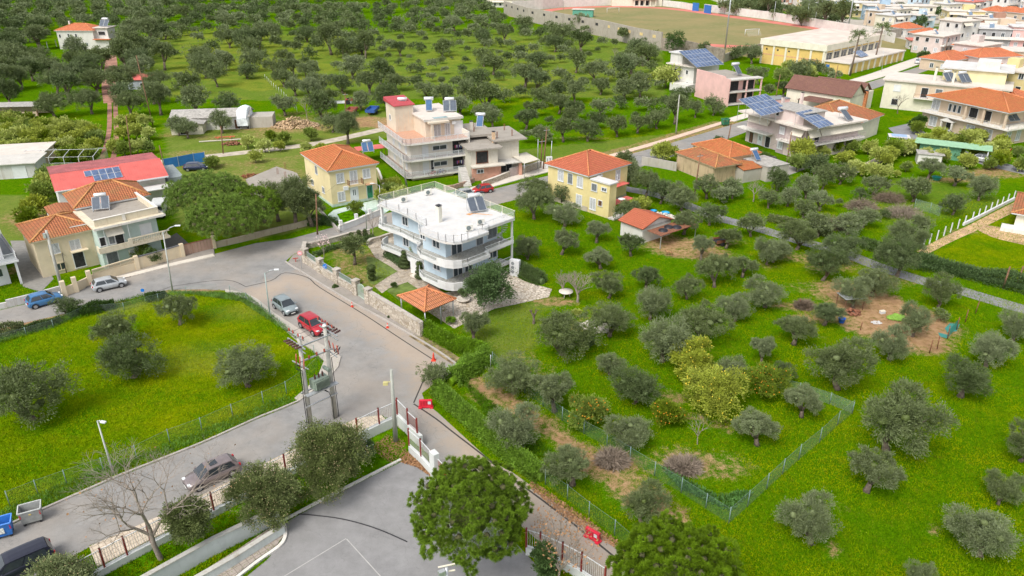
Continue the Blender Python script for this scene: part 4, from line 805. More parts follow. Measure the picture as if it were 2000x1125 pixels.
b.block(1.5,w-.1,1.6,d-.3,0,6.4,CRW); b.boxes('lower_wall',BEI,[(1.3,w-3,.7,1.6,0,.56)]); b.boxes('party_wall',CRW,[(w-.1,w+.15,.2,d-.3,.2,7.6)])
b.block(1.6,5.,d-6.2,d-.6,6.57,11.2,CRM); b.p('stair_roof',pbr('crimson_sheet',(.42,.06,.07),.6),lambda m:(m.box(1.3,5.3,d-6.5,d-.3,11.2,11.3),m.face([(1.3,d-6.5,11.31),(5.3,d-6.5,11.31),(5.3,d-.3,11.9),(1.3,d-.3,11.9)]),m.face([(1.3,d-.3,11.3),(1.3,d-6.5,11.3),(1.3,d-.3,11.9)]),m.face([(5.3,d-6.5,11.3),(5.3,d-.3,11.3),(5.3,d-.3,11.9)])))
b.block(5.,w-.3,3.2,d-.8,6.57,9.5,CRM); b.boxes('penthouse_roof',ROOFP,[(4.7,w-.1,2.7,d-.5,9.5,9.8)]); b.boxes('roof_edge',CONB,[(4.6,w,2.6,2.7,9.45,9.85),(w-.1,w,2.7,d-.5,9.45,9.85)])
b.boxes('skylight',pbr('skylight_glass',(.25,.36,.36),.2),[(6.6,9.2,2.95,4.0,9.81,9.86)])
b.boxes('column',CRM,[(5.6,6.,1.9,2.3,6.57,9.5)]); b.boxes('terrace_ceiling',CRM,[(5.2,9.,1.8,3.2,9.2,9.48)])
b.winl('F',7.2,6.6,1.3,2.1,'shut',3.2,frame=CREAMJ); b.winl('F',9.1,6.6,.9,2.1,'shut',3.2); b.winl('F',11.2,6.6,1.5,2.3,'roller',3.2)
for z in (.78,3.68):
    b.winl('F',4.2,z+.0,1.2,2.1,'roller',1.6,frame=CRW); b.winl('F',6.9,z+1.,2.6,.75,'glass',1.6); b.winl('F',10.6,z,2.6,2.35,'dark',1.6,frame=CRW)
b.winl('F',5.4,.8,.5,2.1,'dark',1.6); b.winl('F',4.4,-.0+.02,1.4,.45,'glass',1.6)
for y in (4,7.5,11): 
    for z in (1.2,4.1): y<d-1 and b.winl('L',y,z,.9,1.1,'roller',1.5)
b.winl('L',d-3,8.2,.7,.9,'glass',1.6)
q=b.T(9.6,2.98); b.boxes('air_conditioner',WHT,[(9.9,10.6,2.85,3.18,8.5,9.05)])
b.parapet('stair_wall',[(w+.1,.5),(w+1.1,-2.2)],0,2.1,.2,PW); b.boxes('stair',CONB,[(w-1.4+k*.0,w-.1,-2.2+k*.27,-2.2+k*.27+.27,0,.07+k*.08) for k in range(9)])
wallrun('stone_wall','low reddish stone wall with wire fence at the foot of the apartment building',[(866,372),(886,370),(905,364),(925,356)],.8,.3,stone('red_stone',(.5,.33,.26),(.38,.26,.2),(.3,.24,.2),3,.6))
def clothes(name,label,pts,zs,cols,cat='laundry'):
    t=thing(name,label,cat,tuple(pts[0])); a,c_=pts; n=len(cols); m=MB(); m.tube([tuple(a+Vector((0,0,zs))),tuple(c_+Vector((0,0,zs)))],.01,4,raw=True); m.build('line',BLACK,t)
    for k,cl in enumerate(cols):
        p=a.lerp(c_,(k+.1)/n); q=a.lerp(c_,(k+.85)/n); h=random.uniform(.4,.8); m=MB(); mid=(p+q)/2
        for e in (0,.03): m.face([(p.x,p.y-e,zs+e/3),(q.x,q.y-e,zs+e/3),(q.x-.04,q.y+.06-e,zs-h),(mid.x,mid.y-.05-e,zs-h*1.05),(p.x+.04,p.y+.04-e,zs-h)],raw=True)
        m.build('garment',pbr('cloth_%d'%(int(cl[0]*100)*10000+int(cl[1]*100)*100+int(cl[2]*100)),cl,.9),t)
CL=[(.35,.05,.12),(.6,.55,.6),(.1,.05,.2),(.7,.7,.7),(.12,.2,.4),(.5,.1,.1),(.3,.12,.4),(.05,.05,.06)]
clothes('laundry','colourful laundry hanging on the upper balcony of the apartment building',(b.T(9.4,.7),b.T(w-.4,.7)),5.35,CL)
clothes('laundry','laundry and a purple garment hanging on the lower apartment balcony',(b.T(9.4,.7),b.T(w-.4,.7)),2.5,CL[::-1])
clothes('laundry','red and white laundry hanging below the apartment balconies',(b.T(8.4,1.2),b.T(w-.8,1.2)),.52,CL[2:7])
for px,py,l,bl,n in ((778+2,200+20,'solar water heater behind the red topped stair tower',False,1),(832,219,'solar water heater with one blue collector on the apartment roof',True,1),(866,220,'solar water heater with two collectors near the right of the apartment roof',False,2)):
    solar_heater(P(px,py,9.8),_a-20,l,n,42,1.15,bl)
# ===== unfinished concrete house =====
c_,w_,_x,_a=from_px((914,294),(979,288),z=5.6)
b=Bld('unfinished_house','grey unfinished house with bare concrete roof slabs and rusty starter bars',c_,w_,12,_a)
w=w_; CW2=wall('pale_wall',(.62,.58,.50),.4); b.block(.8,w-.3,1.,11,0,5.4,CW2); b.boxes('roof',ROOFC,[(0,w+.3,0,12,5.4,5.65)]); b.block(w-.3,w+4.4,3.2,11,0,6.0,CW2); b.boxes('upper_roof',ROOFC,[(w-.6,w+5.6,2.2,12,6.0,6.25)]); b.boxes('middle_roof',ROOFC,[(1.5,w+1,6,15,6.2,6.6)])
b.boxes('balcony',CW2,[(.6,w+.6,-.6,1.,2.5,2.7)]); b.boxes('basement_wall',pbr('salmon_render',(.56,.30,.22),.8),[(.9,w,.2,1.,0,2.45)]); b.winl('F',w*.47,2.9,2.0,2.0,'dark',1.,frame=RUST); b.winl('F',2.2,1.4,1.1,.6,'glass',.2); b.winl('F',w+2.,0.2,2.2,2.0,'gdoor',3.2)
b.boxes('column',pbr('salmon_render',(.56,.3,.22),.8),[(w+3.6,w+4.1,.6,1.1,0,2.4)]); b.boxes('porch_roof',CONB,[(w-.2,w+5.4,.4,3.2,2.4,2.6)])
def bars(m):
    for x,y in ((2,8),(3.6,8.5),(w+.5,4),(w+3.5,4.5),(w+3.6,9),(4.5,12)):
        for k in range(6): m.bar((x+.1*(k%3),y+.15*(k//3),6.2),(x+.1*(k%3)+.02,y+.15*(k//3),7.4),.03)
b.p('starter_bars',RUST,bars); chimney(b,w-.5,3.2,5.6,1.9,pbr('stained_chimney',(.6,.42,.27),.8)); chimney(b,3.5,10,6.3,1.7,CW2)
solar_heater(P(930,250,6.3),_a-25,'solar water heater with one blue collector on the unfinished house',1,42,1.2,True)
b.p('stair',CONB,lambda m:[m.box(-1.6,-.2,-2.5+k*.28,-2.5+k*.28+.28,0,.2+k*.21) for k in range(12)])
t=thing('shade_sail','beige fabric carport canopy beside the unfinished house','canopy',tuple(P(1020,330)))
q=[P(997.5,303.5,2.9),P(1024,319.5,2.7),P(1053,311,2.6),P(1028,297,2.9)]; m=MB(); m.face([tuple(p) for p in q],raw=True); m.face([tuple(p-Vector((0,0,.04))) for p in q][::-1],raw=True); m.build('fabric',AWN,t)
for p in q: m=MB(); m.tube([(p.x,p.y,0),tuple(p)],.05,6,raw=True); m.build('post',GALV,t)
wallrun('stone_wall','pale stone street wall with wire railing before the unfinished house',[(942,366),(970,356),(994,346)],1.0,.3,RUB,CONCW); wallrun('stone_wall','pale stone street wall before the fabric canopy',[(1020,340),(1040,333),(1054,328)],1.2,.3,RUB,CONCW)
t=thing('driveway_gate','pinkish grey sheet metal driveway gate on the white pavement','gate',tuple(P(995,346))); m=MB(); a,c_=P(995,346),P(1019,340); m.bar((a.x,a.y,.8),(c_.x,c_.y,.8),.06,1.5,raw=True); m.build('panel',pbr('pink_grey_metal',(.42,.35,.34),.6),t); m=MB(); m.bar((a.x,a.y,1.6),(c_.x,c_.y,1.6),.09,.09,raw=True); m.build('frame',GALV,t)
t=thing('shop_sign','white upright sign board with black figures and green disc','sign',tuple(P(1069.5,330)))
T=Fr(P(1066,331),R(8)); m=MB(T); m.box(0,1.15,-.12,.12,.3,2.4); m.build('board',WHT,t,.03); m=MB(T); m.box(0,1.15,-.1,.1,0,.3); m.build('base',CONB,t)
m=MB(T); m.box(.22,.30,-.13,-.121,1.5,2.1); m.box(.16,.22,-.13,-.121,1.95,2.02)
for zz in (1.5,1.78,2.05): m.box(.55,.85,-.13,-.121,zz,zz+.07)
m.box(.82,.9,-.13,-.121,1.55,2.1); m.build('lettering',BLACK,t); m=MB(T); m.tube([(.6,-.135,.95),(.6,-.12,.95)],.3,14); m.build('green_disc',pbr('sign_green',(.04,.28,.1),.5),t)
# ===== second yellow house =====
YE2=wall('warm_yellow_render',(.68,.57,.28),.45,stain=(.5,.45,.3))
C2=P(1150,344,5.9); b=Bld('yellow_house','warm yellow house with red orange hip roof and white flat roofed annex',b.T(0,0) if False else Fr(C2,R(43))(.4,.4),9.4,8.6,43)
b.block(0,9.4,0,8.6,0,5.85,YE2); b.block(-.05,9.45,-.05,8.65,0,.8,wall('stone_plinth',(.48,.42,.34),.6),'plinth'); b.hip(0,9.4,0,8.6,5.9,2.1,TILE_RED,.45)
a=b.T.inv(P(1187.5,361.5,5.5)); e=b.T.inv(P(1208.7,354.7,5.5)); y0=a[1]+.2; x1=e[0]-.2
b.block(.02,x1,y0,0,0,5.3,YE2,'annex_wall'); b.boxes('annex_roof',ROOFW,[(-.2,x1+.2,y0-.2,-.5+.0,5.3,5.5),(1.6,x1+1.2,-.5,1.5,5.3,5.5)])
for q in ((1095.5,343,1.1,1.7,'shut'),(1114,349,.9,1.6,'louvre'),(1133,356,1.1,1.7,'shut'),(1131,391,1.1,1.7,'shut'),(1161,366,1.0,1.1,'louvre'),(1180,370,.9,.5,'glass'),(1158,398.5,1.1,1.8,'shut'),(1172.5,397,.7,.8,'shutb')): b.win('L',*q)
b.winl('F',7,3.6,1.,1.7,'shut'); b.p('red_canopy',RED,lambda m:(m.box(x1+.0,8.6,-1.2,-.02,3.0,3.08),m.box(x1+.3,6.8,-3.8,-2.2,1.5,1.58)))
b.rail([(0.1,y0-1.0),(x1,y0-1.0),(x1+2,y0-1.0)],.2,.9,step=.3,mat=WHT); b.boxes('yard_terrace',CONB,[(-.1,x1+3,y0-1.2,y0,0,.2)])
b.p('satellite_dish',WHT,lambda m:(m.lathe([(0,0),(.3,.06),(.55,.2)],(x1+.6,y0-.6,2.6),14),m.tube([(x1+.6,y0-.6,0),(x1+.6,y0-.6,2.6)],.04,6)))
b.p('aerial',GALV,lambda m:(m.tube([(x1+1.2,y0+1,0),(x1+1.2,y0+1,6.2)],.035,5),m.bar((x1+.6,y0+1,5.9),(x1+1.8,y0+1,5.9),.04),m.bar((x1+.8,y0+1,5.4),(x1+1.6,y0+1,5.4),.04)))
# ===== far buildings, stadium, town =====
LIL=wall('lilac_render',(.60,.50,.47),.3); LILD=wall('dark_lilac_render',(.42,.34,.34),.2); WW=wall('far_white_render',(.64,.62,.58),.35); PNK=wall('pink_render',(.72,.45,.42),.15); SND=wall('sand_render',(.58,.46,.34),.25); CR2=wall('ivory_render',(.70,.66,.54),.3)
def BP(name,label,C,Fp=None,Lp=None,W=None,D=None,z=0.,cat='house',inset=0.,ang=None):
    c,w,d,a=from_px(C,Fp,Lp,z); w=W or w; d=D or d
    if ang is not None: a=ang
    c=Fr(c,R(a))(inset,inset); return Bld(name,label,c,w-2*inset if inset else w,d-2*inset if inset else d,a,cat)
# ruined farmhouse right of the second yellow house
b=BP('ruined_farmhouse','low old farmhouse with stained walls and several orange tile roofs',(1390,359),(1440,345),(1320,330)); w,d=b.W,b.D
OLDW=wall('stained_plaster',(.50,.38,.24),1.,stain=(.15,.13,.12)); b.block(0,5,0,d,0,3.1,OLDW); b.hip(0,5.4,-.5,d,3.12,1.3,TILE_OLD,.3,fascia=OLDW); b.block(6,13,3,d+3,0,3.2,OLDW); b.hip(6,13,3,d+3,3.2,1.5,TILE,.3,fascia=OLDW); b.block(5,9,-2,2.9,0,2.3,wall('grey_block',(.42,.39,.34),.6)); b.gable(5,9,-2,2.9,2.3,.5,TILE,.1,'x'); b.boxes('lean_to_roof',COR,[(9,14,-3.5,2.8,2.6,2.7)])
b.block(9.1,14,-3.4,2.7,0,2.58,MATS['grey_block']); q=b.T(9.5,0,2.7); solar_heater(q,20,'solar water heater on the grey lean to of the old farmhouse',1,40,1.,True)
wallrun('boundary_wall','long low concrete wall beside the old farmhouse and the road',[(1253,322),(1290,328),(1320,334)],1.6,.2,MATS['grey_block']); wallrun('boundary_wall','low concrete wall on the road side of the old farmhouse',[(1314,300),(1340,306),(1380,300)],1.3,.2,MATS['grey_block'])
# shed in the olive grove
b=BP('garden_shed','white shed with orange tile gable roof among the olive trees',(1253,476),(1290,452),(1209,460),ang=38,z=0); b.block(0,b.W,0,b.D,0,2.3,WW); b.gable(0,b.W,0,b.D,2.32,1.1,TILE_RED,.35,'y',wallmat=WW)
b.boxes('lean_to_roof',RUST,[(.5,b.W+2.2,-3.,-.4,1.9,1.98)]); b.boxes('lean_to_post',GALV,[(b.W+2,b.W+2.1,-2.9,-2.8,0,1.9),(.6,.7,-2.9,-2.8,0,1.9)]); b.p('tarpaulin',BLACK,lambda m:[m.lathe([(.7,0),(.55,.2),(.2,.32),(0,.34)],(x,y,1.98),9) for x,y in ((2.2,-1.8),(3.8,-1.4),(4.6,-2.2))])
# lilac house with photovoltaics
b=BP('lilac_house','lilac two storey house with white awnings and solar arrays on its roof',(1566,313),(1622,284),(1448,276),z=0); w,d=b.W,b.D
b.block(0,w,0,d*.42,0,6.,LIL); b.block(1,w,d*.42,d,0,6.,LIL); b.boxes('roof',ROOFP,[(-1.4,w+.8,-1.2,d*.42,6.,6.3),(-1.0,w,d*.42,d+1,6.,6.3)]); b.boxes('balcony',WHITEK,[(-1.4,w+.8,-1.2,d*.36,2.8,3.05),(-.8,1,d*.55,d+1,2.8,3.05)]); b.block(.5,6,1.5,d*.62,6.3,8.4,LIL,'upper_wall'); b.boxes('upper_roof',COR,[(.2,6.4,1.2,d*.65,8.4,8.55)]); b.boxes('wall_band',LILD,[(-.02,0,d*.3,d*.42,0,6)])
for u0,u1 in ((0,3),(3.2,w)): b.awning('F',u0,u1,5.95,1.5,1.1)
for u0,u1 in ((.2,3),(d*.6,d*.95)): b.awning('L',u0,u1,5.95,1.5,1.,0 if u0<1 else 1)
b.rail([(-1.35,d*.36),(-1.35,-1.15),(w+.7,-1.15)],3.05,.8,step=.3,mat=LILD); b.winl('L',d*.36,3.8,1.1,1.3,'shut',-.0); b.winl('L',d*.36,.9,1.2,1.3,'shut',-.02); b.winl('L',d*.5,6.9,.0001+.8,.9,'dark',.5); b.winl('F',4,6.9,.8,.9,'dark',1.5); b.winl('L',d*.62,.0+.05,1.2,2.1,'dark',1.); b.winl('L',d*.75,.05,1.1,2.1,'door',1.); b.winl('L',d*.9,.05,1.1,2.1,'shutb',1.); b.winl('F',3,3.1,1.3,2.1,'dark'); chimney(b,5,d*.7,6.3,3.,LIL); chimney(b,w-1,d-2,6.3,2.6,LIL)
T=b.T.sub(0,0,0); pv_array(Fr(P(1487,227,8.0),R(38)),0,0,7,3,0.,22,'large solar array tilted on the left part of the lilac house roof',1.25,2.0,legs=1.6); pv_array(Fr(P(1600,251,6.8),R(38)),0,0,4,3,0.,20,'solar array at the right end of the lilac house roof beside the tiled roof',1.25,1.9,legs=.5)
# tile-roofed house behind it
b=BP('tile_roofed_house','cream bungalow with wide weathered tile roof and solar water heater',(1638,292),(1712,262),W=None,D=13); w,d=b.W,b.D; b.block(0,w,0,d,0,4.2,CR2); b.hip(0,w,0,d,4.2,3.,TILE_OLD,.6); b.winl('F',3,1.,1.6,2.,'shutb'); b.winl('F',6.,.6,1.,2.2,'shutb'); b.winl('L',2,.6,1.2,2.2,'door'); solar_heater(P(1655,238,6.3),20,'solar water heater lying on the weathered tile roof',1,30,1.4); chimney(b,1.5,d-3,4.5,2.,RC,cap=False)
# brown-roofed houses
b=BP('brown_roofed_house','modern cream house with steep brown roofs',(1655,225),(1700,210),W=None,D=16); w,d=b.W,b.D; b.block(0,w,0,d,0,4.2,CR2); b.gable(0,w*.55,0,d,4.2,2.8,TILE_BRN,.5,'y',wallmat=CR2); b.gable(w*.6,w,1,d*.8,4.0,2.2,TILE_BRN,.5,'y',wallmat=CR2); b.p('porch_roof',TILE_BRN,lambda m:m.box(-6,-.1,4,10,3.0,3.15)); b.boxes('porch_post',DARK,[(-5.9,-5.7,4.1,4.3,0,3),(-5.9,-5.7,9.6,9.8,0,3)]); chimney(b,w*.6,-.6,0,4.6,RC,w=.8)
# long cream building and roof-top house
b=BP('long_cream_building','long cream two storey building with flat roof and one long balcony',(1718,210),None,(1690,195),W=26,ang=-32,D=11); w,d=b.W,b.D
b.block(0,w,0,d,0,6.6,CR2); b.boxes('roof',ROOFP,[(-.5,w+.5,-.5,d+.5,6.6,6.95)]); b.boxes('balcony',WHITEK,[(7,w-4,-1.3,0,3.1,3.35)]); b.rail([(7,-1.25),(w-4,-1.25)],3.35,.9,step=.3,mat=RUST); b.boxes('recess',SND,[(7,w-4,-.03,0,3.35,6.2)])
for u,k in ((9,'dark'),(12,'louvre'),(16,'dark'),(19,'roller')): b.winl('F',u,3.4,1.4,2.2,k,-.03)
b.winl('F',3,4.3,1.4,1.4,'roller'); b.winl('F',3,1.,1.3,1.4,'dark'); b.winl('F',16,.9,1.6,1.5,'dark'); chimney(b,10,3,6.95,3,CR2); chimney(b,14,2,6.95,2.4,CR2); b.block(w*.45,w*.95,d*.55,d+6,6.95,9.6,wall('light_yellow_render',(.72,.64,.38),.2),'upper_wall'); b.boxes('upper_roof',ROOFW,[(w*.42,w,d*.5,d+7,9.6,9.9)]); b.block(w*.7,w*.88,d*.7,d+2,9.9,11.6,WW,'stair_tower')
solar_heater(b.T(w*.5,2,6.95),10,'nearer of two solar water heaters on the long cream building',2,38,1.3); solar_heater(b.T(w*.62,2.2,6.95),10,'farther right of two solar water heaters on the long cream building',2,38,1.3)
# beige villa with balconies
b=BP('beige_villa','large beige villa with orange hip roof and wrap round balustrade balcony',(1952,285),(1990,266),(1796,246)); w,d=b.W,b.D; w=max(w,9)
b.block(0,w,0,d,0,3.4,SND); b.boxes('balcony',WHITEK,[(-1.2,w+1.,-1.6,d,3.4,3.65)]); b.block(1.2,w,2.,d-1.,3.65,6.9,SND,'upper_wall'); b.hip(-.6,w+.6,-.4,d-1.,6.9,2.3,TILE,.4)
b.rail([(-1.1,d-.1),(-1.1,-1.5),(w+.9,-1.5)],3.65,.85,step=.35,mat=CREAMJ); b.boxes('column',SND,[(-.6,-.2,-.3,.1,3.65,6.9),(-.6,-.2,4.5,4.9,3.65,6.9),(-.6,-.2,8.5,8.9,3.65,6.9),(w,w+.4,-.3,.1,3.65,6.9)])
for u,k in ((5,'dark'),(8,'dark'),(17.,'shut')): u<d-1 and b.winl('L',u,3.75,1.8,2.2,k,1.2)
b.winl('L',d*.6,4.3,.7,1.5,'glass',1.2); b.winl('L',d*.6+1.1,4.3,.7,1.5,'glass',1.2); b.winl('L',d*.6+2.2,4.3,.7,1.5,'glass',1.2)
for u,k in ((3,'shut'),(7,'shut'),(d-3,'shut')): b.winl('L',u,.7,1.7,2.,k)
b.p('portico',WHITEK,lambda m:(m.box(-1.2,0,d*.55,d*.55+3,2.5,2.75),m.box(-1.1,-.8,d*.55+.1,d*.55+.4,0,2.5),m.box(-1.1,-.8,d*.55+2.6,d*.55+2.9,0,2.5),m.face([(-1.2,d*.55,2.75),(-1.2,d*.55+3,2.75),(-1.2,d*.55+1.5,3.35)][::-1]))); b.winl('L',d*.55+1.5,.1,1.4,2.2,'dark'); b.winl('F',2,.6,1.2,2,'shut'); b.winl('F',5,.6,1.2,2,'shut')
q=P(1972,240,4.2); solar_heater(q,20,'double solar water heater on the terrace of the beige villa',2,40,1.4)
# white house with array and pink house
b=BP('white_solar_house','white two storey house with tower room and big solar array on its roof',(1352,178),(1400,168),(1316,169)); w,d=b.W,b.D; b.block(0,w,0,d,0,6.2,WW); b.boxes('roof',ROOFP,[(-.8,w+.6,-.8,d+1.4,6.2,6.5)]); b.boxes('balcony',WHITEK,[(-1,0,d*.6,d+1.5,2.9,3.1)]); b.block(0,3.6,d-3.4,d+.6,6.5,9.2,WW,'tower_room'); b.boxes('tower_roof',ROOFW,[(-.4,4,d-3.8,d+1,9.2,9.45)])
b.winl('L',d*.3,4.2,.6,1.,'dark'); b.winl('L',d*.8,3.1,1.1,2.1,'dark'); b.winl('L',d*.25,1.,.8,1.1,'dark'); b.winl('L',d*.75,.8,.8,1.3,'glass'); b.winl('F',2,3.2,1,2,'dark'); chimney(b,5,d-2,6.5,2.6,SND); pv_array(Fr(P(1361,132,6.8),R(32)),0,0,8,4,0.,24,'big solar array on the white house next to the pink house',1.25,2.,legs=.3); b.boxes('annex',WW,[(-3.5,-.1,-1,5,0,2.)])
b=BP('pink_house','pink house with blank side wall and open unfinished front',(1419,208),(1456,197),(1356,188)); w,d=b.W,b.D; hh=Z(1419,208,155)
b.block(0,w-.2,1.8,d,0,hh-.4,PNK); b.boxes('side_wall',PNK,[(0,.25,-.2,1.8,0,hh),(0,.25,1.8,d,hh-.4,hh+.4)]); b.boxes('floor_slab',CONB,[(.25,w+.5,-.3,1.8,0.2,.4),(.25,w+.5,-.3,1.8,3.2,3.4),(.25,w+.5,-.3,1.8,hh-.4,hh-.1)]); b.boxes('column',PNK,[(w+.1,w+.4,-.2,.1,0,hh-.4),(w*.55,w*.55+.3,-.2,.1,0,hh-.4)]); b.boxes('opening',DARK,[(.8,w*.45,1.77,1.8,.4,2.6),(w*.6,w-.5,1.77,1.8,.4,2.6),(.8,w*.45,1.77,1.8,3.4,5.6),(w*.6,w-.5,1.77,1.8,3.4,5.6)]); b.boxes('roof_surface',ROOFC,[(.3,w-.3,1.9,d-.1,hh-.4,hh-.3)])
solar_heater(P(1440,147,hh),20,'solar water heater on the flat roof of the pink house',1,40,1.4); b.boxes('shed_roof',GRY,[(w-2,w+4,-7,-3,2.2,2.35)]); b.boxes('shed_wall',PNK,[(w-1.9,w+3.9,-6.9,-3.1,0,2.2)])
# far left house on the red track
b=BP('olive_grove_house','white house with orange hip roof among the far olive trees',(175,95),(213,92),(118,92),z=0,ang=-5); w,d=18.5,12; b.T=Fr(P(118,96),R(-2)); 
s_=b; s_.block(0,w*.72,0,9,0,6.5,WW); s_.hip(0,w*.72,0,9,6.5,2.,TILE_FAR,.5); s_.block(w*.72,w,0,7,0,3.6,WW,'side_wall'); s_.p('terrace_roof',TILE_FAR,lambda m:m.box(w*.72,w+1,-1,.6,3.4,3.65)); s_.block(w*.72,w-.6,1.6,7,3.6,7.2,WW,'stair_tower'); s_.boxes('tower_roof',ROOFP,[(w*.7,w,1,7.5,7.2,7.4)]); s_.p('porch_roof',TILE_FAR,lambda m:m.face([(-5,0,2.6),(0,0,3.6),(0,6,3.6),(-5,6,2.6)])); s_.boxes('porch_post',WHT,[(-4.8,-4.6,.1,.3,0,2.6),(-4.8,-4.6,5.6,5.8,0,2.6)])
for u,z,ww,k in ((4.2,4.2,.6,'dark'),(7,4.2,.6,'dark'),(2.6,.5,2.6,'dark'),(10.2,1.2,1.,'glass'),(1,4,.6,'dark')): s_.winl('F',u,z,ww,1.1,k)
s_.winl('F',w*.85,4.8,2.4,1.2,'dark',1.6); s_.boxes('chimney',WW,[(1,1.5,7,7.5,6.8,9)]); solar_heater(s_.T(w*.78,3,7.4),0,'solar water heater on the far house among the olives',2,40,1.5)
b=BP('red_roofed_hut','small grey hut with red roof by the dirt track',(265,176),(280,175),z=0,D=4,W=8,ang=0); b.T=Fr(P(233,175),0); b.block(0,b.W*1.0,0,4,0,2.6,pbr('grey_board',(.35,.38,.42),.8)); b.p('roof',RED,lambda m:m.face([(-.3,-.4,2.6),(8.3,-.4,2.6),(8.3,4.4,3.5),(-.3,4.4,3.5)])); b.winl('F',6.6,.1,1.2,1.6,'dark')
b=BP('open_shed','low open shed with pale sheet roof at the left orchard edge',(8,228),(60,226),W=10,D=5,ang=4); b.T=Fr(P(0,230),R(6)); b.boxes('roof',COR,[(-6,9,-.5,5,2.5,2.6)]); b.boxes('back_wall',SND,[(-6,9,4.5,4.7,0,2.5)]); b.boxes('post',BRN,[(8.5,8.7,-.3,-.1,0,2.5),(3,3.2,-.3,-.1,0,2.5)]); b.boxes('side_panel',SND,[(5,8.5,.2,.3,0,1.2)])
b=BP('farm_barn','old farm barn with corrugated asbestos roof near the tarpaulin covered truck',(385,262),(455,255),W=16,D=8,ang=0); b.T=Fr(P(333,262),R(9)); b.block(0,16,2.5,9,0,2.8,WW); b.gable(0,16,2.5,9,2.8,1.2,COR,.4,'x'); b.block(.5,7,-1,2.5,0,2.2,CR2,'front_wall'); b.gable(.5,7,-1,2.4,2.25,.5,COR,.4,'y',name='front_roof'); b.winl('F',3,.1,1.3,1.9,'dark',-1); b.winl('F',13.5,.1,1.,2,'shutb',2.5); b.winl('F',10.5,1.2,1.4,.8,'dark',2.5); b.block(16.1,21,3,8,0,2.4,MATS['grey_block'],'side_wall')
b=BP('farm_sheds','grey flat roofed farm sheds at the left edge',(8,350),(38,346),W=14,D=8,ang=14); b.T=Fr(P(-20,352),R(14)); b.block(0,7.6,0,6,0,2.6,MATS['weathered_white']); b.boxes('roof',CONB,[(-.3,8,-.5,6.5,2.6,2.75)]); b.block(-2,7,6.6,14,0,2.6,SND,'rear_wall'); b.boxes('rear_roof',ROOFP,[(-2.5,7.5,6.5,14.5,2.62,2.8)]); b.winl('F',5,.1,2,2,'roller')
t=thing('ruined_foundation','overgrown half built grey concrete slab with rusty bars left of the yellow house','ruin',tuple(P(530,370)))
m=MB(); q=PL([(480,350),(540,325),(580,338),(600,372),(560,392),(500,380)],1.3); m.prism([(p.x,p.y) for p in q],.9,1.3,raw=True); m.build('slab',ROOFC,t); m=MB(); q=PL([(485,358),(545,336),(575,345),(590,370),(555,385),(505,376)],.0); m.prism([(p.x,p.y) for p in q],0,.9,raw=True); m.build('wall',MATS['grey_block'],t)
m=MB()
for px,py in ((541,340),(556,330),(556,347),(513,372),(520,374)):
    p=P(px,py,1.3)
    for k in range(4): m.bar((p.x+.1*k,p.y,1.2),(p.x+.1*k,p.y+.02,2.4),.03,raw=True)
m.build('starter_bars',RUST,t)
# --- sports hall
YH=wall('hall_yellow',(.66,.47,.16),.2,stain=(.5,.4,.3)); b=BP('sports_hall','yellow sports hall with cream pilasters and large flat cream roof','',None) if 0 else None
c=P(1606,139); l=P(1489,122); f=P(1707,72,8.2); h_=Z(1606,139,99); aL=math.degrees(math.atan2(l.y-c.y,l.x-c.x))-90
cc=P(1612,98,h_); ff=P(1704,74,h_); aF=math.degrees(math.atan2(ff.y-cc.y,ff.x-cc.x)); b=Bld('sports_hall','yellow sports hall with cream pilasters and large flat cream roof',c,(ff-cc).length,(l-c).length,(aL+aF)/2,cat='sports hall'); w,d=b.W,b.D; hp=h_
b.block(0,w,0,d,0,hp,YH); b.boxes('fascia',CR2,[(-.5,w+.5,-.5,d+.5,hp-.2,hp+1.6)]); b.boxes('roof',pbr('pinkish_roof',(.60,.51,.44),.9,coord=pos,scale=.3),[(-.1,w+.1,-.1,d+.1,hp+1.6,hp+1.7)])
b.boxes('pilaster',CR2,[(-.3,0,i*(d-.6)/5,i*(d-.6)/5+.6,0,hp-.2) for i in range(6)]); b.boxes('pilaster',CR2,[(i*(w-.5)/8,i*(w-.5)/8+.5,-.3,0,0,hp-.2) for i in range(9)]); b.boxes('wall_band',pbr('salmon_band',(.62,.33,.2),.8),[(-.04,0,.6,d-.6,2.9,3.2)])
for i in range(8): x=(i+.5)*(w-.5)/8+.25; b.winl('F',x,hp*.52,w/8-1.0,hp*.34,'glass',0,frame=CR2)
for y in (d*.9,d*.72,d*.54): b.boxes('vent_hole',DARK,[(-.03,0,y,y+.6,4.4,4.9)])
b.boxes('door',BLUEP,[(-.1,0,2.8,4.6,0,2.4)]); b.block(-1.0+1.0,w,-8,-.31,0,3.,YH,'annex_wall'); b.boxes('annex_roof',ROOFP,[(-.4,w+.5,-8.5,-.32,3.0,3.35)]); b.boxes('annex_pilaster',CR2,[(.3+i*(w-1)/9,.7+i*(w-1)/9+.4,-8.3,-8,0,3.) for i in range(10)]); b.boxes('annex_door',BLUEP,[(-.1,0,-2.,-.9,0,2.2)])
pv_array(b.T.sub(w*.3,-6,0),0,0,5,2,3.6,25,'solar array on the low annex roof of the sports hall',1.1,1.6,legs=.2)
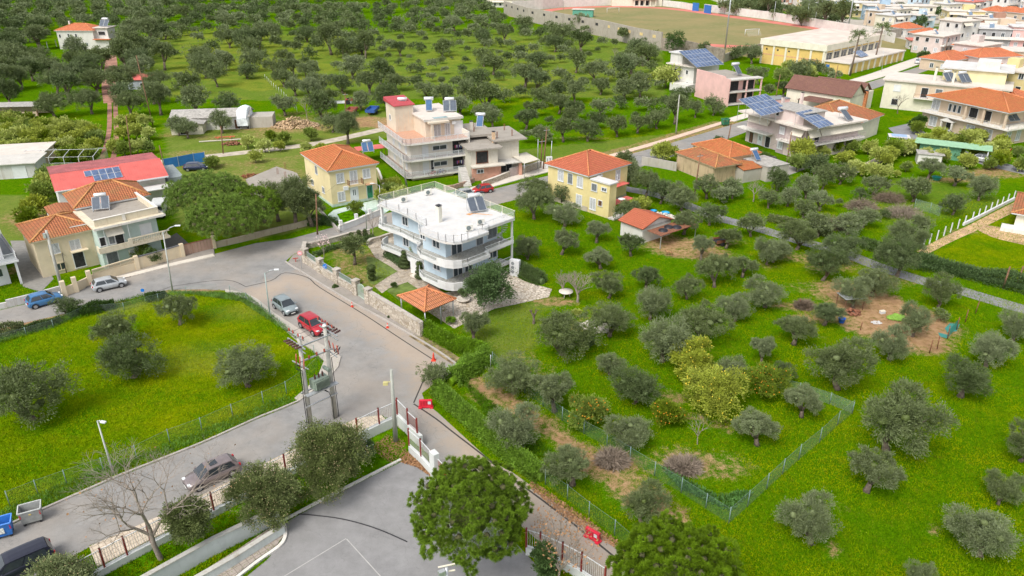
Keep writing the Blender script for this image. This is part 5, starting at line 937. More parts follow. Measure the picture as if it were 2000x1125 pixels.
# --- stadium
TRK=pbr('running_track',(.55,.17,.13),.9,var=.12,scale=.2,coord=pos); 
def pitch():
    m,nt,b_=newmat('worn_pitch'); v=pos(nt); n=_noise(nt,v,.05,4); n2=_noise(nt,v,.4,5); c=_mix(nt,(.25,.20,.075),(.17,.17,.05),_ramp(nt,n,.35,.65)); c=_mix(nt,c,(.30,.23,.11),_ramp(nt,n2,.5,.7,0,.6)); nt.links.new(c,b_.inputs['Base Color']); b_.inputs['Roughness'].default_value=.95; return m
g1,g2=P(1197,25),P(1468,69); ax=(g2-g1).normalized(); ay=Vector((-ax.y,ax.x,0)); mid=(g1+g2)/2
def oval(hw,r,n=14):
    pts=[]
    for k in range(n+1): t=-math.pi/2+math.pi*k/n; pts.append(mid+ax*(hw+r*math.cos(t))+ay*(r*math.sin(t)))
    for k in range(n+1): t=math.pi/2+math.pi*k/n; pts.append(mid-ax*hw+ax*(r*math.cos(t))+ay*(r*math.sin(t)))
    return pts
sheet('stadium_grass',[p for p in oval(60,56,4)],.006,MATS.setdefault('worn_pitch',pitch()),world=True); sheet('running_track',oval(42,46),.012,TRK,world=True); sheet('pitch',oval(42,38.5),.018,MATS['worn_pitch'],world=True)
for p,sg,l in ((g1,-1,'white football goal at the far end of the pitch'),(g2,1,'white football goal at the near right end of the pitch')):
    t=thing('football_goal',l,'goal',tuple(p),'goals of the football pitch'); m=MB(); a,c_=p-ay*3.66,p+ay*3.66
    for q in (a,c_): m.tube([(q.x,q.y,0),(q.x,q.y,2.44)],.09,6,raw=True)
    m.tube([(a.x,a.y,2.44),(c_.x,c_.y,2.44)],.09,6,raw=True); m.build('goal_frame',WHT,t); e=ax*sg*2; m=MB(); m.face([(a.x,a.y,2.4),(c_.x,c_.y,2.4),(c_.x+e.x,c_.y+e.y,0),(a.x+e.x,a.y+e.y,0)],raw=True); m.build('net',netmat('goal_net',(.8,.8,.8),.10),t)
CW=wall('grey_stadium_wall',(.38,.34,.29),.9,stain=(.25,.22,.2))
t=wallrun('stadium_wall','long grey stained wall with small windows along the olive grove',[(985,27),(1030,42),(1100,56),(1180,72),(1240,88),(1290,98)],6.2,.6,CW,cat='wall'); a,c_=P(985,27),P(1290,98); T=Fr(a,math.atan2((c_-a).y,(c_-a).x)); L=(c_-a).length
qs=PL([(985,27),(1030,42),(1100,56),(1180,72),(1240,88),(1290,98)])
for i in range(5):
    a,c_=qs[i],qs[i+1]; T=Fr(a,math.atan2((c_-a).y,(c_-a).x)); L=(c_-a).length; n=max(2,int(L/8))
    for k in range(n): x=(k+.5)*L/n; m=MB(T); m.box(x-.9,x+.9,-.36,-.3,3.9,4.9); m.build('window',DARK if i<3 else pbr('yellow_panel',(.62,.47,.22),.8),t)
wallrun('stadium_wall','old rubble stone wall below the running track',[(1290,98),(1340,104),(1412,122)],4.2,.5,stone('old_stone',(.36,.30,.25),(.26,.22,.18),(.2,.17,.14),1.2,.6)); wallrun('stadium_wall','low grey wall between the corner floodlight and the sports hall',[(1412,122),(1450,108),(1492,98)],2.6,.4,CW)
wallrun('stadium_wall','long white wall behind the running track with red stripe marks',[(1375,22),(1500,38),(1620,58),(1700,72),(1745,84)],3.6,.4,WW); wallrun('stadium_wall','white wall between the club house and the blue gate',[(1288,11),(1330,16),(1352,20)],3.2,.4,WW); wallrun('stadium_wall','white stadium wall left of the club house with green gate',[(1000,22),(1060,18),(1100,14),(1200,10)],5,.4,WW); wallrun('stadium_wall','grey wall right of the white stadium wall',[(1706,80),(1745,74),(1758,72)],3.4,.4,CW)
m=MB(); a,c_=P(1352,21),P(1364,22); m.bar((a.x,a.y,2),(c_.x,c_.y,2),.3,4,raw=True); tag(m.build('stadium_gate',BLUEP,origin=a),'left blue metal leaf of the stadium gate','gate'); m=MB(); a,c_=P(1375,25),P(1388,27); m.bar((a.x,a.y,2),(c_.x,c_.y,2),.3,4,raw=True); tag(m.build('stadium_gate',BLUEP,origin=a),'right blue metal leaf of the stadium gate before the long white wall','gate')
b=Bld('club_house','cream club house with orange tiles and columns behind the track',P(1195,12),28,10,0,cat='building'); b.block(0,28,0,10,0,4,CR2); b.block(12,24,-2,0,0,.3,CR2,'porch_floor'); b.boxes('porch_column',CR2,[(12+i*3,12.5+i*3,-1.9,-1.4,.3,3.6) for i in range(5)]); b.p('porch_roof',TILE_FAR,lambda m:m.face([(11,-2.4,3.6),(25.5,-2.4,3.6),(25.5,2,4.6),(11,2,4.6)])); b.boxes('roof',ROOFP,[(-.4,28.4,-.3,10.4,4,4.3)])
for u in (13.8,16.8,19.8): b.winl('F',u,.4,1.6,2.4,'dark')
b=Bld('substitute_bench_hut','green flat roofed hut beside the running track','' and 0 or P(1118,33),10,4,-12,cat='hut'); b.block(0,10,0,4,0,3.4,pbr('hut_green',(.10,.32,.24),.8)); b.boxes('roof',ROOFP,[(-.4,10.6,-.4,4.4,3.4,3.6)])
# floodlights and poles
def pole(name,label,cat,px,py,top,r0=.16,r1=.09,mat=None,arms=(),group=None,lean=(0,0),z=None,parts=None):
    p=P(px,py); h=z or Z(px,py,top); t=thing(name,label,cat,tuple(p),group); m=MB(); m.tube([tuple(p),(p.x+lean[0],p.y+lean[1],h)],[r0,r1],8,raw=True); m.build('pole',mat or GALV,t)
    if parts: parts(t,Vector((p.x+lean[0],p.y+lean[1],h)))
    return t
def flood(t,q): 
    for dx in (-1.2,0,1.2):
        m=MB(); m.box(q.x+dx-.4,q.x+dx+.4,q.y-.15,q.y+.15,q.z-.5,q.z+.3); m.build('lamp_head',GALV,t)
pole('floodlight_mast','tall grey floodlight mast at the near corner of the running track','floodlight',1416,97,0,.32,.14,z=24,parts=flood); pole('floodlight_mast','tall grey floodlight mast before the long white stadium wall','floodlight',1655,62,0,.32,.14,z=19,parts=flood)
for i,(x,y,t_) in enumerate(((1100,19,0),(1256,12,0),(1414,28,3),(1590,53,25),(1690,63,45),(1510,42,22),(1574,48,30))): pole('stadium_lamp_post',['lamp post by the white wall at the far left of the track','lamp post beside the club house porch','lamp post behind the gate on the white wall','lamp post at the middle of the long white wall','lamp post near the right end of the long white wall','lamp post on the long white wall left of the middle one','short lamp post in the trees behind the white wall'][i],'lamp post',x,y,t_,.12,.07,z=9)
# --- the town
pal={'w':WW,'c':CR2,'s':SND,'y':wall('town_yellow',(.66,.55,.28),.25),'b':wall('town_blue',(.32,.44,.55),.25),'g':wall('town_grey',(.36,.36,.36),.4),'p':PNK,'l':LIL,'r':wall('town_brick',(.38,.22,.16),.4),'k':wall('town_pale_blue',(.50,.62,.70),.2)}
RP={'t':TILE_FAR,'f':ROOFP,'w':ROOFW,'r':pbr('town_red_sheet',(.55,.16,.12),.7)}
def town(x,y,w,d,a,h,c,r,label,win='shut',bal=True):
    b=Bld('town_house',label,P(x,y),w,d,a,cat='house',group='houses of the town'); b.block(0,w,0,d,0,h,pal[c])
    if r=='t': b.hip(0,w,0,d,h,min(w,d)*.22,TILE_FAR,.5)
    else:
        b.boxes('roof',RP[r],[(-.5,w+.5,-.5,d+.5,h,h+.3)]); random.random()<.6 and b.boxes('roof_room',pal[c],[(w*.5,w*.8,d*.5,d*.8,h+.3,h+2.4)])
    if r!='t' and random.random()<.55:
        x_,y_=w*random.uniform(.1,.35),d*random.uniform(.2,.6); b.p('water_tank',pbr('tank_metal',(.7,.7,.7),.4),lambda m:m.tube([(x_,y_,h+1.7),(x_+1.5,y_,h+1.7)],.32,8)); b.p('collector',pbr('roof_collector',(.16,.22,.30),.2),lambda m:m.face([(x_,y_-1.4,h+.4),(x_+1.6,y_-1.4,h+.4),(x_+1.6,y_-.2,h+1.6),(x_,y_-.2,h+1.6)]))
    if random.random()<.3: b.awning('F',.5,w*.5,h-.1,1.2,1.3)
    nf=max(1,round(h/3.2))
    for f in range(nf):
        for u in np.arange(1.8,w-1,3.): b.winl('F',float(u),f*3.1+.9,1.1,1.3,random.choice(['shut','dark','dark','glass']))
        for u in np.arange(1.8,d-1,3.4): b.winl('L',float(u),f*3.1+.9,1.1,1.3,random.choice(['shut','dark','glass']))
        if f and bal: b.boxes('balcony',WHITEK,[(-1.2,w*.8,-1.3,0,f*3.1,f*3.1+.2),(-1.2,w*.8,-1.3,-1.2,f*3.1+.2,f*3.1+1.)])
    return b
TN=[(1910,132,12,9,35,6.3,'l','f','lilac two storey house with orange awnings above the rooftop house'),(1795,116,0,0,0,0,0,0,0),
(1835,108,14,10,40,6,'l','f','grey lilac block with red awning and solar heaters on its roof'),(1905,92,14,10,-12,6.5,'g','w','blue grey house with white roof slab beside the pale pink block'),(1845,52,15,10,-5,6.5,'y','f','ochre two storey house with round balconies behind the green plot'),(1792,55,8,8,20,5,'k','f','small pale blue house behind the bushes right of the stadium wall'),
(1755,38,16,9,0,6,'c','f','cream house with awnings left of the ochre house'),(1690,40,14,9,0,6.5,'b','f','blue two storey house with red topped room behind the stadium wall'),(1640,33,16,10,0,6.5,'y','w','house with long white awnings over yellow ground floor'),(1605,22,10,8,0,5,'k','f','sky blue house behind the trees of the stadium'),(1562,15,16,10,0,6.5,'y','t','plain bright yellow house with orange roof at the top edge'),(1585,25,12,6,0,3,'y','r','low house with long red roof before the bright yellow house'),
(1720,14,14,9,0,6,'w','t','white house with orange hip roof in the middle of the town'),(1760,8,15,9,-5,6,'c','t','cream house with orange roof behind the blue house'),(1800,18,10,8,0,5,'s','t','small sandy house with tiled roof left of the dark trees'),(1840,12,14,10,-5,6,'w','f','white balcony house above the dark town trees'),
(1880,20,12,9,10,6,'s','t','tiled sandy house above the ochre house'),(1880,55,10,8,10,5,'g','f','grey unplastered house right of the ochre house'),(1915,60,14,8,5,4.5,'r','f','long brick and concrete building in the town'),(1945,45,12,9,-10,5,'w','t','white house with two white roof windows in orange tiles'),(1960,22,14,10,-5,6.5,'y','f','yellow and cream block near the upper right corner'),(1990,28,12,12,0,9,'w','f','tall white building with open top floor at the right edge'),
(1905,75,18,12,-8,4.5,'s','f','wide blank sandy wall building behind the blue grey house'),(1960,70,16,9,-8,4.5,'w','f','white washed low block with brown roof strip'),(1970,95,22,8,-10,7.5,'p','w','large blank pale pink block in the town'),(1955,125,24,10,-12,4,'s','f','long sandy building with glass roofs and white post'),(1900,115,10,8,30,3.6,'c','t','cream bungalow with dark old tile roof'),
(1850,142,14,9,35,3.4,'s','t','sandy bungalow with bright orange hip roof behind the flat white roof'),(1905,140,15,9,20,4.2,'l','t','lilac bungalow with bright orange hip roof and small tiled wings'),(1930,155,16,6,-12,3.2,'p','f','low pink outbuilding behind the blue truck'),(1965,175,8,8,40,4.2,'s','t','small house with orange roof at the right edge above the green plot') ,
(1993,215,10,9,40,8.5,'y','f','tall yellow apartment house cut by the right edge'),(1985,240,10,8,40,4.5,'w','t','white house with orange roof wing at the right edge above the villa'),(1930,196,10,7,40,3,'s','f','low sandy shed with chimney in the green plot behind the villa'),
(1480,8,16,9,0,5,'g','f','grey low warehouse behind the stadium at the top edge'),(1430,16,14,7,0,3.4,'s','f','sandy low shed behind the stadium wall at the top'),(1400,3,14,9,0,6,'w','f','white house at the top edge above the blue gate'),(1500,20,12,8,0,6,'r','f','brown unfinished block at the top edge left of the yellow house'),
(1660,5,12,8,0,5,'c','f','cream school building wing at the top edge of the town'),(1690,8,22,8,0,6,'y','f','long yellow school building with open corridor at the top edge'),(1900,5,14,10,0,6,'g','f','grey balcony block at the top edge right of the middle'),(1930,12,14,9,0,6,'w','f','white blank block at the top edge near the right corner'),(1775,96,10,6,-5,3,'w','r','white hut with red roof right of the sports hall'),
(950,14,20,9,0,4,'w','f','long white low building with red roof edge at the top left of the stadium'),(985,16,10,8,0,4.5,'c','f','cream house with open porch by the start of the stadium wall'),(1060,0,30,10,0,6,'w','f','white building behind the white stadium wall'),(1330,-4,30,10,0,5,'g','f','grey roofed hall behind the stadium at the top edge'),(1860,-2,16,10,0,6,'s','t','tiled house at the very top edge of the town'),(1960,-2,16,10,0,8,'c','f','cream block at the very top right corner'),(1780,-6,16,10,0,7,'c','t','house at the very top edge above the blue house')]
for x,y,w,d,a,h,c,r,l in TN:
    if w: town(x,y,w,d,a+ (0 if a>20 else -8),h,c,r,l)
random.seed(21); TL=[('the ochre balcony house',1845,40),('the blank pink block',1970,85),('the blue house',1690,35),('the dark roofed bungalow',1900,112),('the yellow school building',1700,4),('the bright yellow house',1562,10),('the grey blue house',1905,85),('the sandy glass roofed building',1955,120),('the brick block',1915,55),('the tall open topped building',1990,20),('the cream house with awnings',1755,34),('the lilac block with solar heaters',1835,100)]
ex=[(P(a[0],a[1]).x,P(a[0],a[1]).y,max(a[2],8)) for a in TN]; TU={}; NT=[]
tp=[(P(*q).x,P(*q).y) for q in [(1560,10),(1700,50),(1750,66),(1790,100),(1870,128),(1960,150),(2080,165),(2200,-38),(1620,-38),(1480,-20)]]
def ins(x,y):
    c_=False
    for i in range(len(tp)):
        (x1,y1),(x2,y2)=tp[i],tp[(i+1)%len(tp)]
        if (y1>y)!=(y2>y) and x<(x2-x1)*(y-y1)/(y2-y1)+x1: c_=not c_
    return c_
CN={'w':'white','c':'cream','s':'sandy','y':'yellow','g':'grey','l':'lilac','k':'pale blue'}; RN={'t':'orange tile roof','f':'pale flat roof','w':'white flat roof','r':'red sheet roof'}
for i in range(-40,40):
    for j in range(-40,40):
        x,y=250+i*13.5*.82-j*14*.57+random.uniform(-1.5,1.5),400+i*13.5*.57+j*14*.82+random.uniform(-1.5,1.5)
        if not ins(x,y) or any((x-a-4)**2+(y-b_-4)**2<(r*.95)**2 for a,b_,r in ex) or random.random()<.06: continue
        dp=y*_c+H*_s; px,py=x/dp*F+1000,(H*_c-y*_s)/dp*F+562.5
        if px>2030 or py<-25: continue
        c_=random.choice('wwwwccccsssylgk'); r_=random.choice('tttttffffwwr'); h_=random.choice([3.3,3.6,6.3,6.3,6.6,9.2]) if py>10 else 6.4; nm,lx,ly=min(TL,key=lambda l:(l[1]-px)**2+3*(l[2]-py)**2); NT.append([px,py,random.uniform(9,12),random.uniform(7.5,9.5),random.choice([27,30,33]),h_,c_,r_,nm,lx,ly]); ex.append((x,y,9))
NT.sort(key=lambda a:(a[0]-a[9])**2+3*(a[1]-a[10])**2)
for a in NT:
    k=(a[6],a[7],a[8],a[5]>5); TU[k]=TU.get(k,0)+1; o_=['nearest','second nearest','third nearest','fourth nearest','fifth nearest','sixth nearest','seventh nearest','eighth nearest'][min(TU[k]-1,7)]
    town(*a[:8],'%s %s house with %s %s to %s'%('low' if a[5]<5 else 'tall',CN[a[6]],RN[a[7]],o_,a[8]),bal=random.random()<.5)
b=BP('green_roofed_shed','long shed with pale green sheet roof beyond the lemon trees',(1810,308),(1870,312),W=17,D=4,ang=-14); b.T=Fr(P(1792,305),R(-30)); b.boxes('roof',pbr('pale_green_sheet',(.28,.48,.30),.6),[(-1,12,-.5,4.,2.6,2.7)]); b.boxes('wall',pbr('hut_green2',(.12,.30,.18),.8),[(0,7,.2,4,0,2.6)]); b.boxes('post',WHT,[(11.3,11.5,-.3,-.1,0,2.6)])
b=BP('tiled_bungalow','cream bungalow with weathered tile roof cut by the right edge',(1968,447),(2010,440),W=12,D=10,ang=0); b.T=Fr(P(1978,447),R(-35)); b.block(0,12,0,10,0,2.6,CR2); b.hip(0,12,0,10,2.6,1.4,TILE_OLD,.8); b.boxes('terrace',WHITEK,[(-1.5,12,-2,0,0,.6)]); b.winl('F',3,.9,1.2,1.2,'shut')
b=Bld('small_shed','small white shed with sheet roof beyond the lemon trees',P(1790,320),5,3,-20,cat='shed'); b.block(0,4,0,3,0,1.9,WW); b.boxes('roof',COR,[(-.2,4.4,-.2,3.2,1.9,1.98)])
# ---------------- plants ----------------
OLV=leafmat('olive_leaves',(.112,.148,.045),(.18,.22,.10),.30,.12); OLV2=leafmat('olive_leaves_pale',(.145,.182,.070),(.22,.26,.14),.25,.12); OLVD=leafmat('olive_leaves_dark',(.082,.120,.036),(.13,.165,.07),.3,.12)
PINE=leafmat('pine_needles',(.145,.235,.024),None,.50,.12,.2); CIT=leafmat('citrus_leaves',(.17,.235,.025),None,.35,.2); CITY=leafmat('lemon_leaves',(.35,.40,.07),None,.3,.2); BUSH=leafmat('bush_leaves',(.150,.185,.060),None,.5,.15); DKG=leafmat('dark_evergreen_leaves',(.065,.120,.028),None,.4,.12)
HEDG=leafmat('hedge_leaves',(.17,.30,.03),None,.4,.2); MIDG=leafmat('shrub_leaves',(.095,.150,.040),None,.4,.2); TOPI=leafmat('topiary_leaves',(.065,.095,.022),None,.35,.05); DRYT=leafmat('dry_twigs',(.22,.17,.125),None,.3,0); PALM=leafmat('palm_leaves',(.10,.15,.03),None,.3,.1)
BARK=pbr('olive_bark',(.16,.125,.095),.95,var=.35,scale=4,bump=.5); BARKP=pbr('pale_bark',(.38,.32,.25),.9,var=.25,scale=5,bump=.4); BARKG=pbr('grey_twigs',(.30,.25,.21),.9,var=.2,scale=5); FRT=pbr('orange_fruit',(.70,.28,.02),.5); LEM=pbr('lemon_fruit',(.75,.58,.05),.5); DEADL=pbr('dead_leaves',(.36,.20,.10),.9,var=.3,scale=8)
def cards(name,pts,nrm,size,mat,parent=None,asp=.35,jit=.35,kind=None,mat_idx=None,mats=None,origin=None):
    "one mesh of many leaf shaped quads"
    n=len(pts); pts=np.asarray(pts,np.float32); nrm=np.asarray(nrm,np.float32)
    d=nrm+rng.normal(0,jit,(n,3)); d/=np.linalg.norm(d,axis=1,keepdims=True)+1e-6
    r=rng.normal(0,1,(n,3)); s_=np.cross(d,r); s_/=np.linalg.norm(s_,axis=1,keepdims=True)+1e-6
    L=size*rng.uniform(.6,1.3,(n,1)); Wd=L*asp
    V=np.stack([pts,pts+d*L*.5+s_*Wd*.5,pts+d*L,pts+d*L*.5-s_*Wd*.5],1).reshape(-1,3).astype(np.float32)
    me=bpy.data.meshes.new(name); me.vertices.add(4*n); me.vertices.foreach_set('co',V.ravel()); me.loops.add(4*n); me.loops.foreach_set('vertex_index',np.arange(4*n,dtype=np.int32))
    me.polygons.add(n); me.polygons.foreach_set('loop_start',(np.arange(n)*4).astype(np.int32)); me.polygons.foreach_set('loop_total',np.full(n,4,np.int32))
    for m in (mats or [mat]): me.materials.append(m)
    if mat_idx is not None: me.polygons.foreach_set('material_index',np.asarray(mat_idx,np.int32))
    me.update(); ob=bpy.data.objects.new(name,me); COL.objects.link(ob)
    if parent is not None: ob.parent=parent
    if kind: ob['kind']=kind
    return ob
def lobes(nl,rx,rz,zc,rl,spread=.62,flat=1.):
    "lobe centres (x,y,z,r) scattered through a crown"
    L=[]
    for i in range(nl):
        a=2*math.pi*(i/nl)+random.uniform(-.5,.5); q=random.uniform(.35,1)*spread
        L.append((rx*q*math.cos(a),rx*q*math.sin(a),zc+rz*random.uniform(-.45,.62)*flat,rl*random.uniform(.75,1.2)))
    L.append((0,0,zc+rz*.35,rl*1.1)); return L
def foliage(L,per,tuft=.35,ntuft=26,up=.35,drop=0.,shell=.78,squash=.85):
    P_=[];N_=[]
    for (x,y,z,r) in L:
        u=rng.normal(0,1,(ntuft,3)); u/=np.linalg.norm(u,axis=1,keepdims=True); u=u[u[:,2]>-.75] ; rad=r*rng.uniform(shell-.25,1.05,(len(u),1))
        tc=np.array([x,y,z])+u*rad*np.array([1,1,squash]); k=max(3,int(per/ntuft))
        for c_,uu in zip(tc,u):
            q=rng.normal(0,r*tuft*.42,(k,3)); P_.append(c_+q); N_.append(np.tile(uu,(k,1))+q/(r*tuft)*.6+np.array([0,0,up-drop]))
    return np.concatenate(P_),np.concatenate(N_)
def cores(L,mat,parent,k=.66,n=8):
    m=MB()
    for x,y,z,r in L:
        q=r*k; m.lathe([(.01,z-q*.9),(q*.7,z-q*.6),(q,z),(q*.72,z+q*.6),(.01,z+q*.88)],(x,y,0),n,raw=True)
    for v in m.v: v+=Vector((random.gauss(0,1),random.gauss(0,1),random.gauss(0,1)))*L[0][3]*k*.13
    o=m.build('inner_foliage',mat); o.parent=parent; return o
def trunk_mesh(h,r,L,mat,parent,lean=.15,limbs=5,n=7,name='trunk'):
    m=MB(); top=Vector((random.uniform(-lean,lean),random.uniform(-lean,lean),h))
    m.tube([(0,0,-.05),(top.x*.3,top.y*.2,h*.35),tuple(top)],[r*1.35,r*.9,r*.75],n)
    for i in range(min(limbs,len(L))):
        x,y,z,rl=L[i]; e=Vector((x*.85,y*.85,z)); mid=top.lerp(e,.5)+Vector((random.uniform(-.2,.2),random.uniform(-.2,.2),-.1))
        m.tube([tuple(top-Vector((0,0,.15))),tuple(mid),tuple(e)],[r*.6,r*.38,r*.12],5)
    return m.build(name,mat,parent)
def proto(name,label,cat): 
    t=thing(name,label,cat); t['proto']=1; PROTOS.append(t); return t
PROTOS=[]
def olive(kind,lod,name='olive_tree',lm=None):
    t=proto(name,'olive tree','olive tree'); n={0:22000,1:5600,2:1500}[lod]; sz={0:.165,1:.28,2:.50}[lod]; asp={0:.30,1:.36,2:.55}[lod]
    if kind=='bush' : L=lobes(11,.5,.44,.52,.23,.72); th=.10
    elif kind=='open': L=lobes(7,.5,.28,.62,.20,.76); th=.24
    elif kind=='tall': L=lobes(7,.36,.42,.72,.20,.6); th=.34
    else: L=lobes(9,.5,.36,.56,.22,.72); th=.17
    L=[(x,y,z,r) for x,y,z,r in L]; S=5.0
    L=[(x*S,y*S,z*S*.86,r*S) for x,y,z,r in L]
    p_,n_=foliage(L,n/len(L),.34,26,.25,0,.78,.9); cards('crown',p_,n_,sz,lm or OLV,t,asp); lod<2 and cores(L,lm or OLV,t,.25,7)
    trunk_mesh(th*S*.86,.22 if kind!='open' else .26,L,BARK,t,.25,5 if lod<2 else 3,7 if lod<2 else 4); return t
OT={}
KM=[('bush',OLV),('bush',OLVD),('mid',OLV),('mid',OLV2),('open',OLV),('open',OLV2),('tall',OLV),('mid',OLVD),('bush',OLV),('open',OLVD),('mid',OLV)]
for lod in (0,1,2): OT[lod]=[(k,olive(k,lod,lm=l)) for k,l in KM]
KI={}
for i,(k,l) in enumerate(KM): KI.setdefault(k,[]).append(i)
KI['pale']=[3,5]; KI['dark']=[1,7,9]; KI['palebush']=[3]
# every olive: x, y of the trunk foot and crown width in pixels, kind
OL=[]
def add(ox,oy,k,s): 
    for q in s.split(';'):
        v=q.split(','); kd=v[3] if len(v)>3 else None; OL.append((ox+float(v[0])/k,oy+float(v[1])/k,float(v[2])/k,kd))
add(0,0,1,'352,634,76,mid;230,677,88,bush;262,738,112,bush;68,820,128,bush;485,755,98,bush;850,752,40,bush;925,668,72,pale;693,517,46,tall;578,445,74,tall;544,432,66,tall;610,442,66,tall;130,612,50,bush')
add(0,0,1,'1043,428,70,mid;1045,392,60;1098,397,50;1103,442,60,mid;1097,497,56,open;1165,474,54,pale;1173,525,54,open;1226,432,52,mid;1232,500,44,open;1262,565,58,open;1189,582,60,mid;1030,507,56,bush;1262,386,58,mid;1330,412,60,mid;1335,458,58,open;1385,440,52,mid;1380,388,50,pale;1430,388,38,mid;1369,508,54,pale;1418,485,54,open;1466,462,50,mid;1497,517,60,pale;1395,561,70,mid;1450,541,44,open;1341,584,54,mid;1494,600,78,pale;1290,398,40,mid;1215,350,34,tall;1228,362,44,mid;1232,330,24,tall')
add(0,0,1,'1518,373,38,mid;1573,388,40,pale;1538,403,38,pale;1606,370,38,mid;1640,360,36,mid;1600,412,36,pale;1570,426,36,mid;1637,405,18,pale;1500,407,36,mid;1678,391,30,pale;1705,380,40,pale;1783,394,48,mid;1911,392,54,mid;1860,420,52,mid;1812,350,54,pale;1864,363,42,pale;1685,444,40,mid;1725,428,24,mid;1655,458,44,mid;1597,462,48,pale;1556,488,70,mid;1645,507,74,dark;1760,503,76,mid;1795,457,38,mid;1752,540,84,mid;1607,548,72,mid;1510,512,62,mid;1702,578,76,pale;1832,600,66,mid;1590,340,44,dark;1620,345,30,dark')
add(0,0,1,'1099,694,114,bush;1191,657,88,mid;1270,624,74,mid;1367,665,96,mid;1435,628,60,mid;1294,706,100,mid;1190,731,54,pale;1240,788,104,bush;1083,804,86,pale;1003,768,92,bush;1229,868,90,pale;1424,748,68,pale;1487,712,58,open;1478,869,98,pale;1118,947,98,open;1253,1024,86,mid;1005,878,104,mid')
add(0,0,1,'1610,635,64,open;1665,601,66,mid;1550,673,84,open;1635,760,134,mid;1736,702,76,mid;1782,657,72,mid;1835,627,30,bush;1925,716,92,pale;1876,775,98,open;1978,667,66,mid;1530,742,36,dark;1565,814,84,pale;1792,828,52,open;1730,880,140,mid;1993,901,84,mid;1692,960,112,pale;1583,1062,126,palebush;1950,985,86,mid;1912,1085,126,pale;1790,1145,60,bush')
add(0,0,1,'1560,160,40;1590,150,34;1600,130,30;1520,120,36;1468,125,34;1480,165,34;1625,165,30;1530,190,34,dark;1500,195,30;1615,155,26;1445,115,28')
add(0,0,4,'1230,290,110;1435,280,110;1530,270,70;1625,265,110,open;1705,310,70;1745,280,100;1835,190,90,open;1460,170,130;1640,150,120;1370,460,90;1530,530,120,open;1620,460,100;1720,520,130,open;1290,550,150;1395,640,90;1610,610,140;1700,680,150;1490,750,170;1540,880,180;1800,870,150;1240,720,210;1260,900,220;1180,420,120;1090,440,150;1560,350,110;1850,330,120;1920,400,150;1970,560,150;1760,150,120;1330,200,120;1080,240,120;1060,330,180;430,920,260,mid;720,890,220,mid;1020,910,240,mid;1110,470,200;90,830,240;170,700,210;450,740,220;700,600,210;760,740,220;990,570,200;980,690,210;380,600,200;120,560,200;1130,250,140;1400,1060,140,pale;1470,1080,150,pale;1740,1040,150,mid;620,480,160')
add(500,0,4,'120,300,110;285,300,70;195,370,60;50,490,110;230,240,110;400,330,130;470,360,90;590,430,180,tall;680,460,150;820,350,90;240,520,130;390,510,80;445,550,90;625,550,80;710,500,80;800,540,120;910,390,70;1065,380,80,open;990,430,80;1035,480,70;1120,515,70;975,520,80;1215,385,60;1280,415,100;1200,470,50;1270,505,50;1220,570,90;1480,410,110;1590,375,70;1655,410,60;1530,465,30;1450,500,70;1380,550,100;1640,500,70;1610,575,80;1280,585,90;1470,580,70;180,620,140;300,600,140;220,680,140;400,640,140;310,750,150;480,740,150;570,660,90;680,730,160;820,860,140;890,740,170;980,660,170;1100,710,150;570,810,130;430,790,160;230,905,200;520,925,170;600,1035,160;720,1125,210;1020,860,180;1370,640,80;1450,680,80;1560,690,110;1730,710,150;1640,780,140;1900,630,80;1850,760,100;1780,520,150;1900,440,60;1965,490,100;1290,310,80;1325,340,60;1130,340,70;830,290,60,open;760,310,80;970,340,70;930,310,100;1580,310,80;1690,280,110;1790,260,90;1360,270,100;1500,290,80;1410,290,80;1900,370,90;1980,390,90;720,160,90;410,180,90;520,160,80;650,150,60;1320,180,90;1200,170,80;1600,900,160;1760,960,140;1950,800,120;1850,1000,140;1250,690,120;1650,640,100;1330,760,130;1470,850,150')
add(1000,0,4,'110,260,130;230,350,60;345,350,60,open;445,380,80,open;540,410,150,open;170,430,100,open;380,490,80;60,510,120;250,160,70;340,190,90;540,240,130;680,270,90;560,270,80;430,290,70;700,370,90,open;665,410,50,open;800,385,80;905,430,50,open;940,390,90,open;860,340,120;1090,355,120;1060,425,70,open;985,330,70;1225,350,80;1345,400,90;600,470,70;930,580,180,open;1085,560,100,open;730,530,60;500,570,150;300,500,80;230,490,60;160,560,80;100,690,190,open;260,600,60;370,640,120;430,670,120;560,710,110;640,630,150;70,770,120,open;230,830,160;350,780,160;490,800,150;690,740,140;760,640,120;860,680,120;990,660,60;1000,760,160;880,780,140;1140,700,90;370,890,140,open;170,910,130;490,940,160;680,910,150;840,850,120;1000,870,120,open;1090,860,120;1200,850,120;1330,800,130;1430,920,130;1570,900,130;110,1010,160;290,975,80;460,1010,140;650,1005,130;590,1105,160;820,1070,150;980,1040,140;965,930,70;1130,1005,150;1270,970,160;400,1110,150;110,1115,120;230,1120,150;1740,470,110,open;1870,500,90,open;1490,450,120,dark')
ow=[]
for x,y,w,k in OL:
    p=P(x,y); ow.append([p.x,p.y,w/pxm(x,y),k,x,y,w])
BLOCK=[(P(x,y).x,P(x,y).y,r) for x,y,r in ((170,88,13),(140,103,9),(165,108,9),(190,108,9),(120,98,8),(255,172,7),(385,250,16),(20,222,8),(480,240,5),(800,330,15),(960,310,12),(1400,190,14),(1340,160,14),(1200,60,1))]
def polyw(pts): return [(P(*q).x,P(*q).y) for q in pts]
def inside(pl,x,y):
    c_=False; n=len(pl)
    for i in range(n):
        (x1,y1),(x2,y2)=pl[i],pl[(i+1)%n]
        if (y1>y)!=(y2>y) and x<(x2-x1)*(y-y1)/(y2-y1)+x1: c_=not c_
    return c_
fill=[]; existing=[(a[0],a[1]) for a in ow]
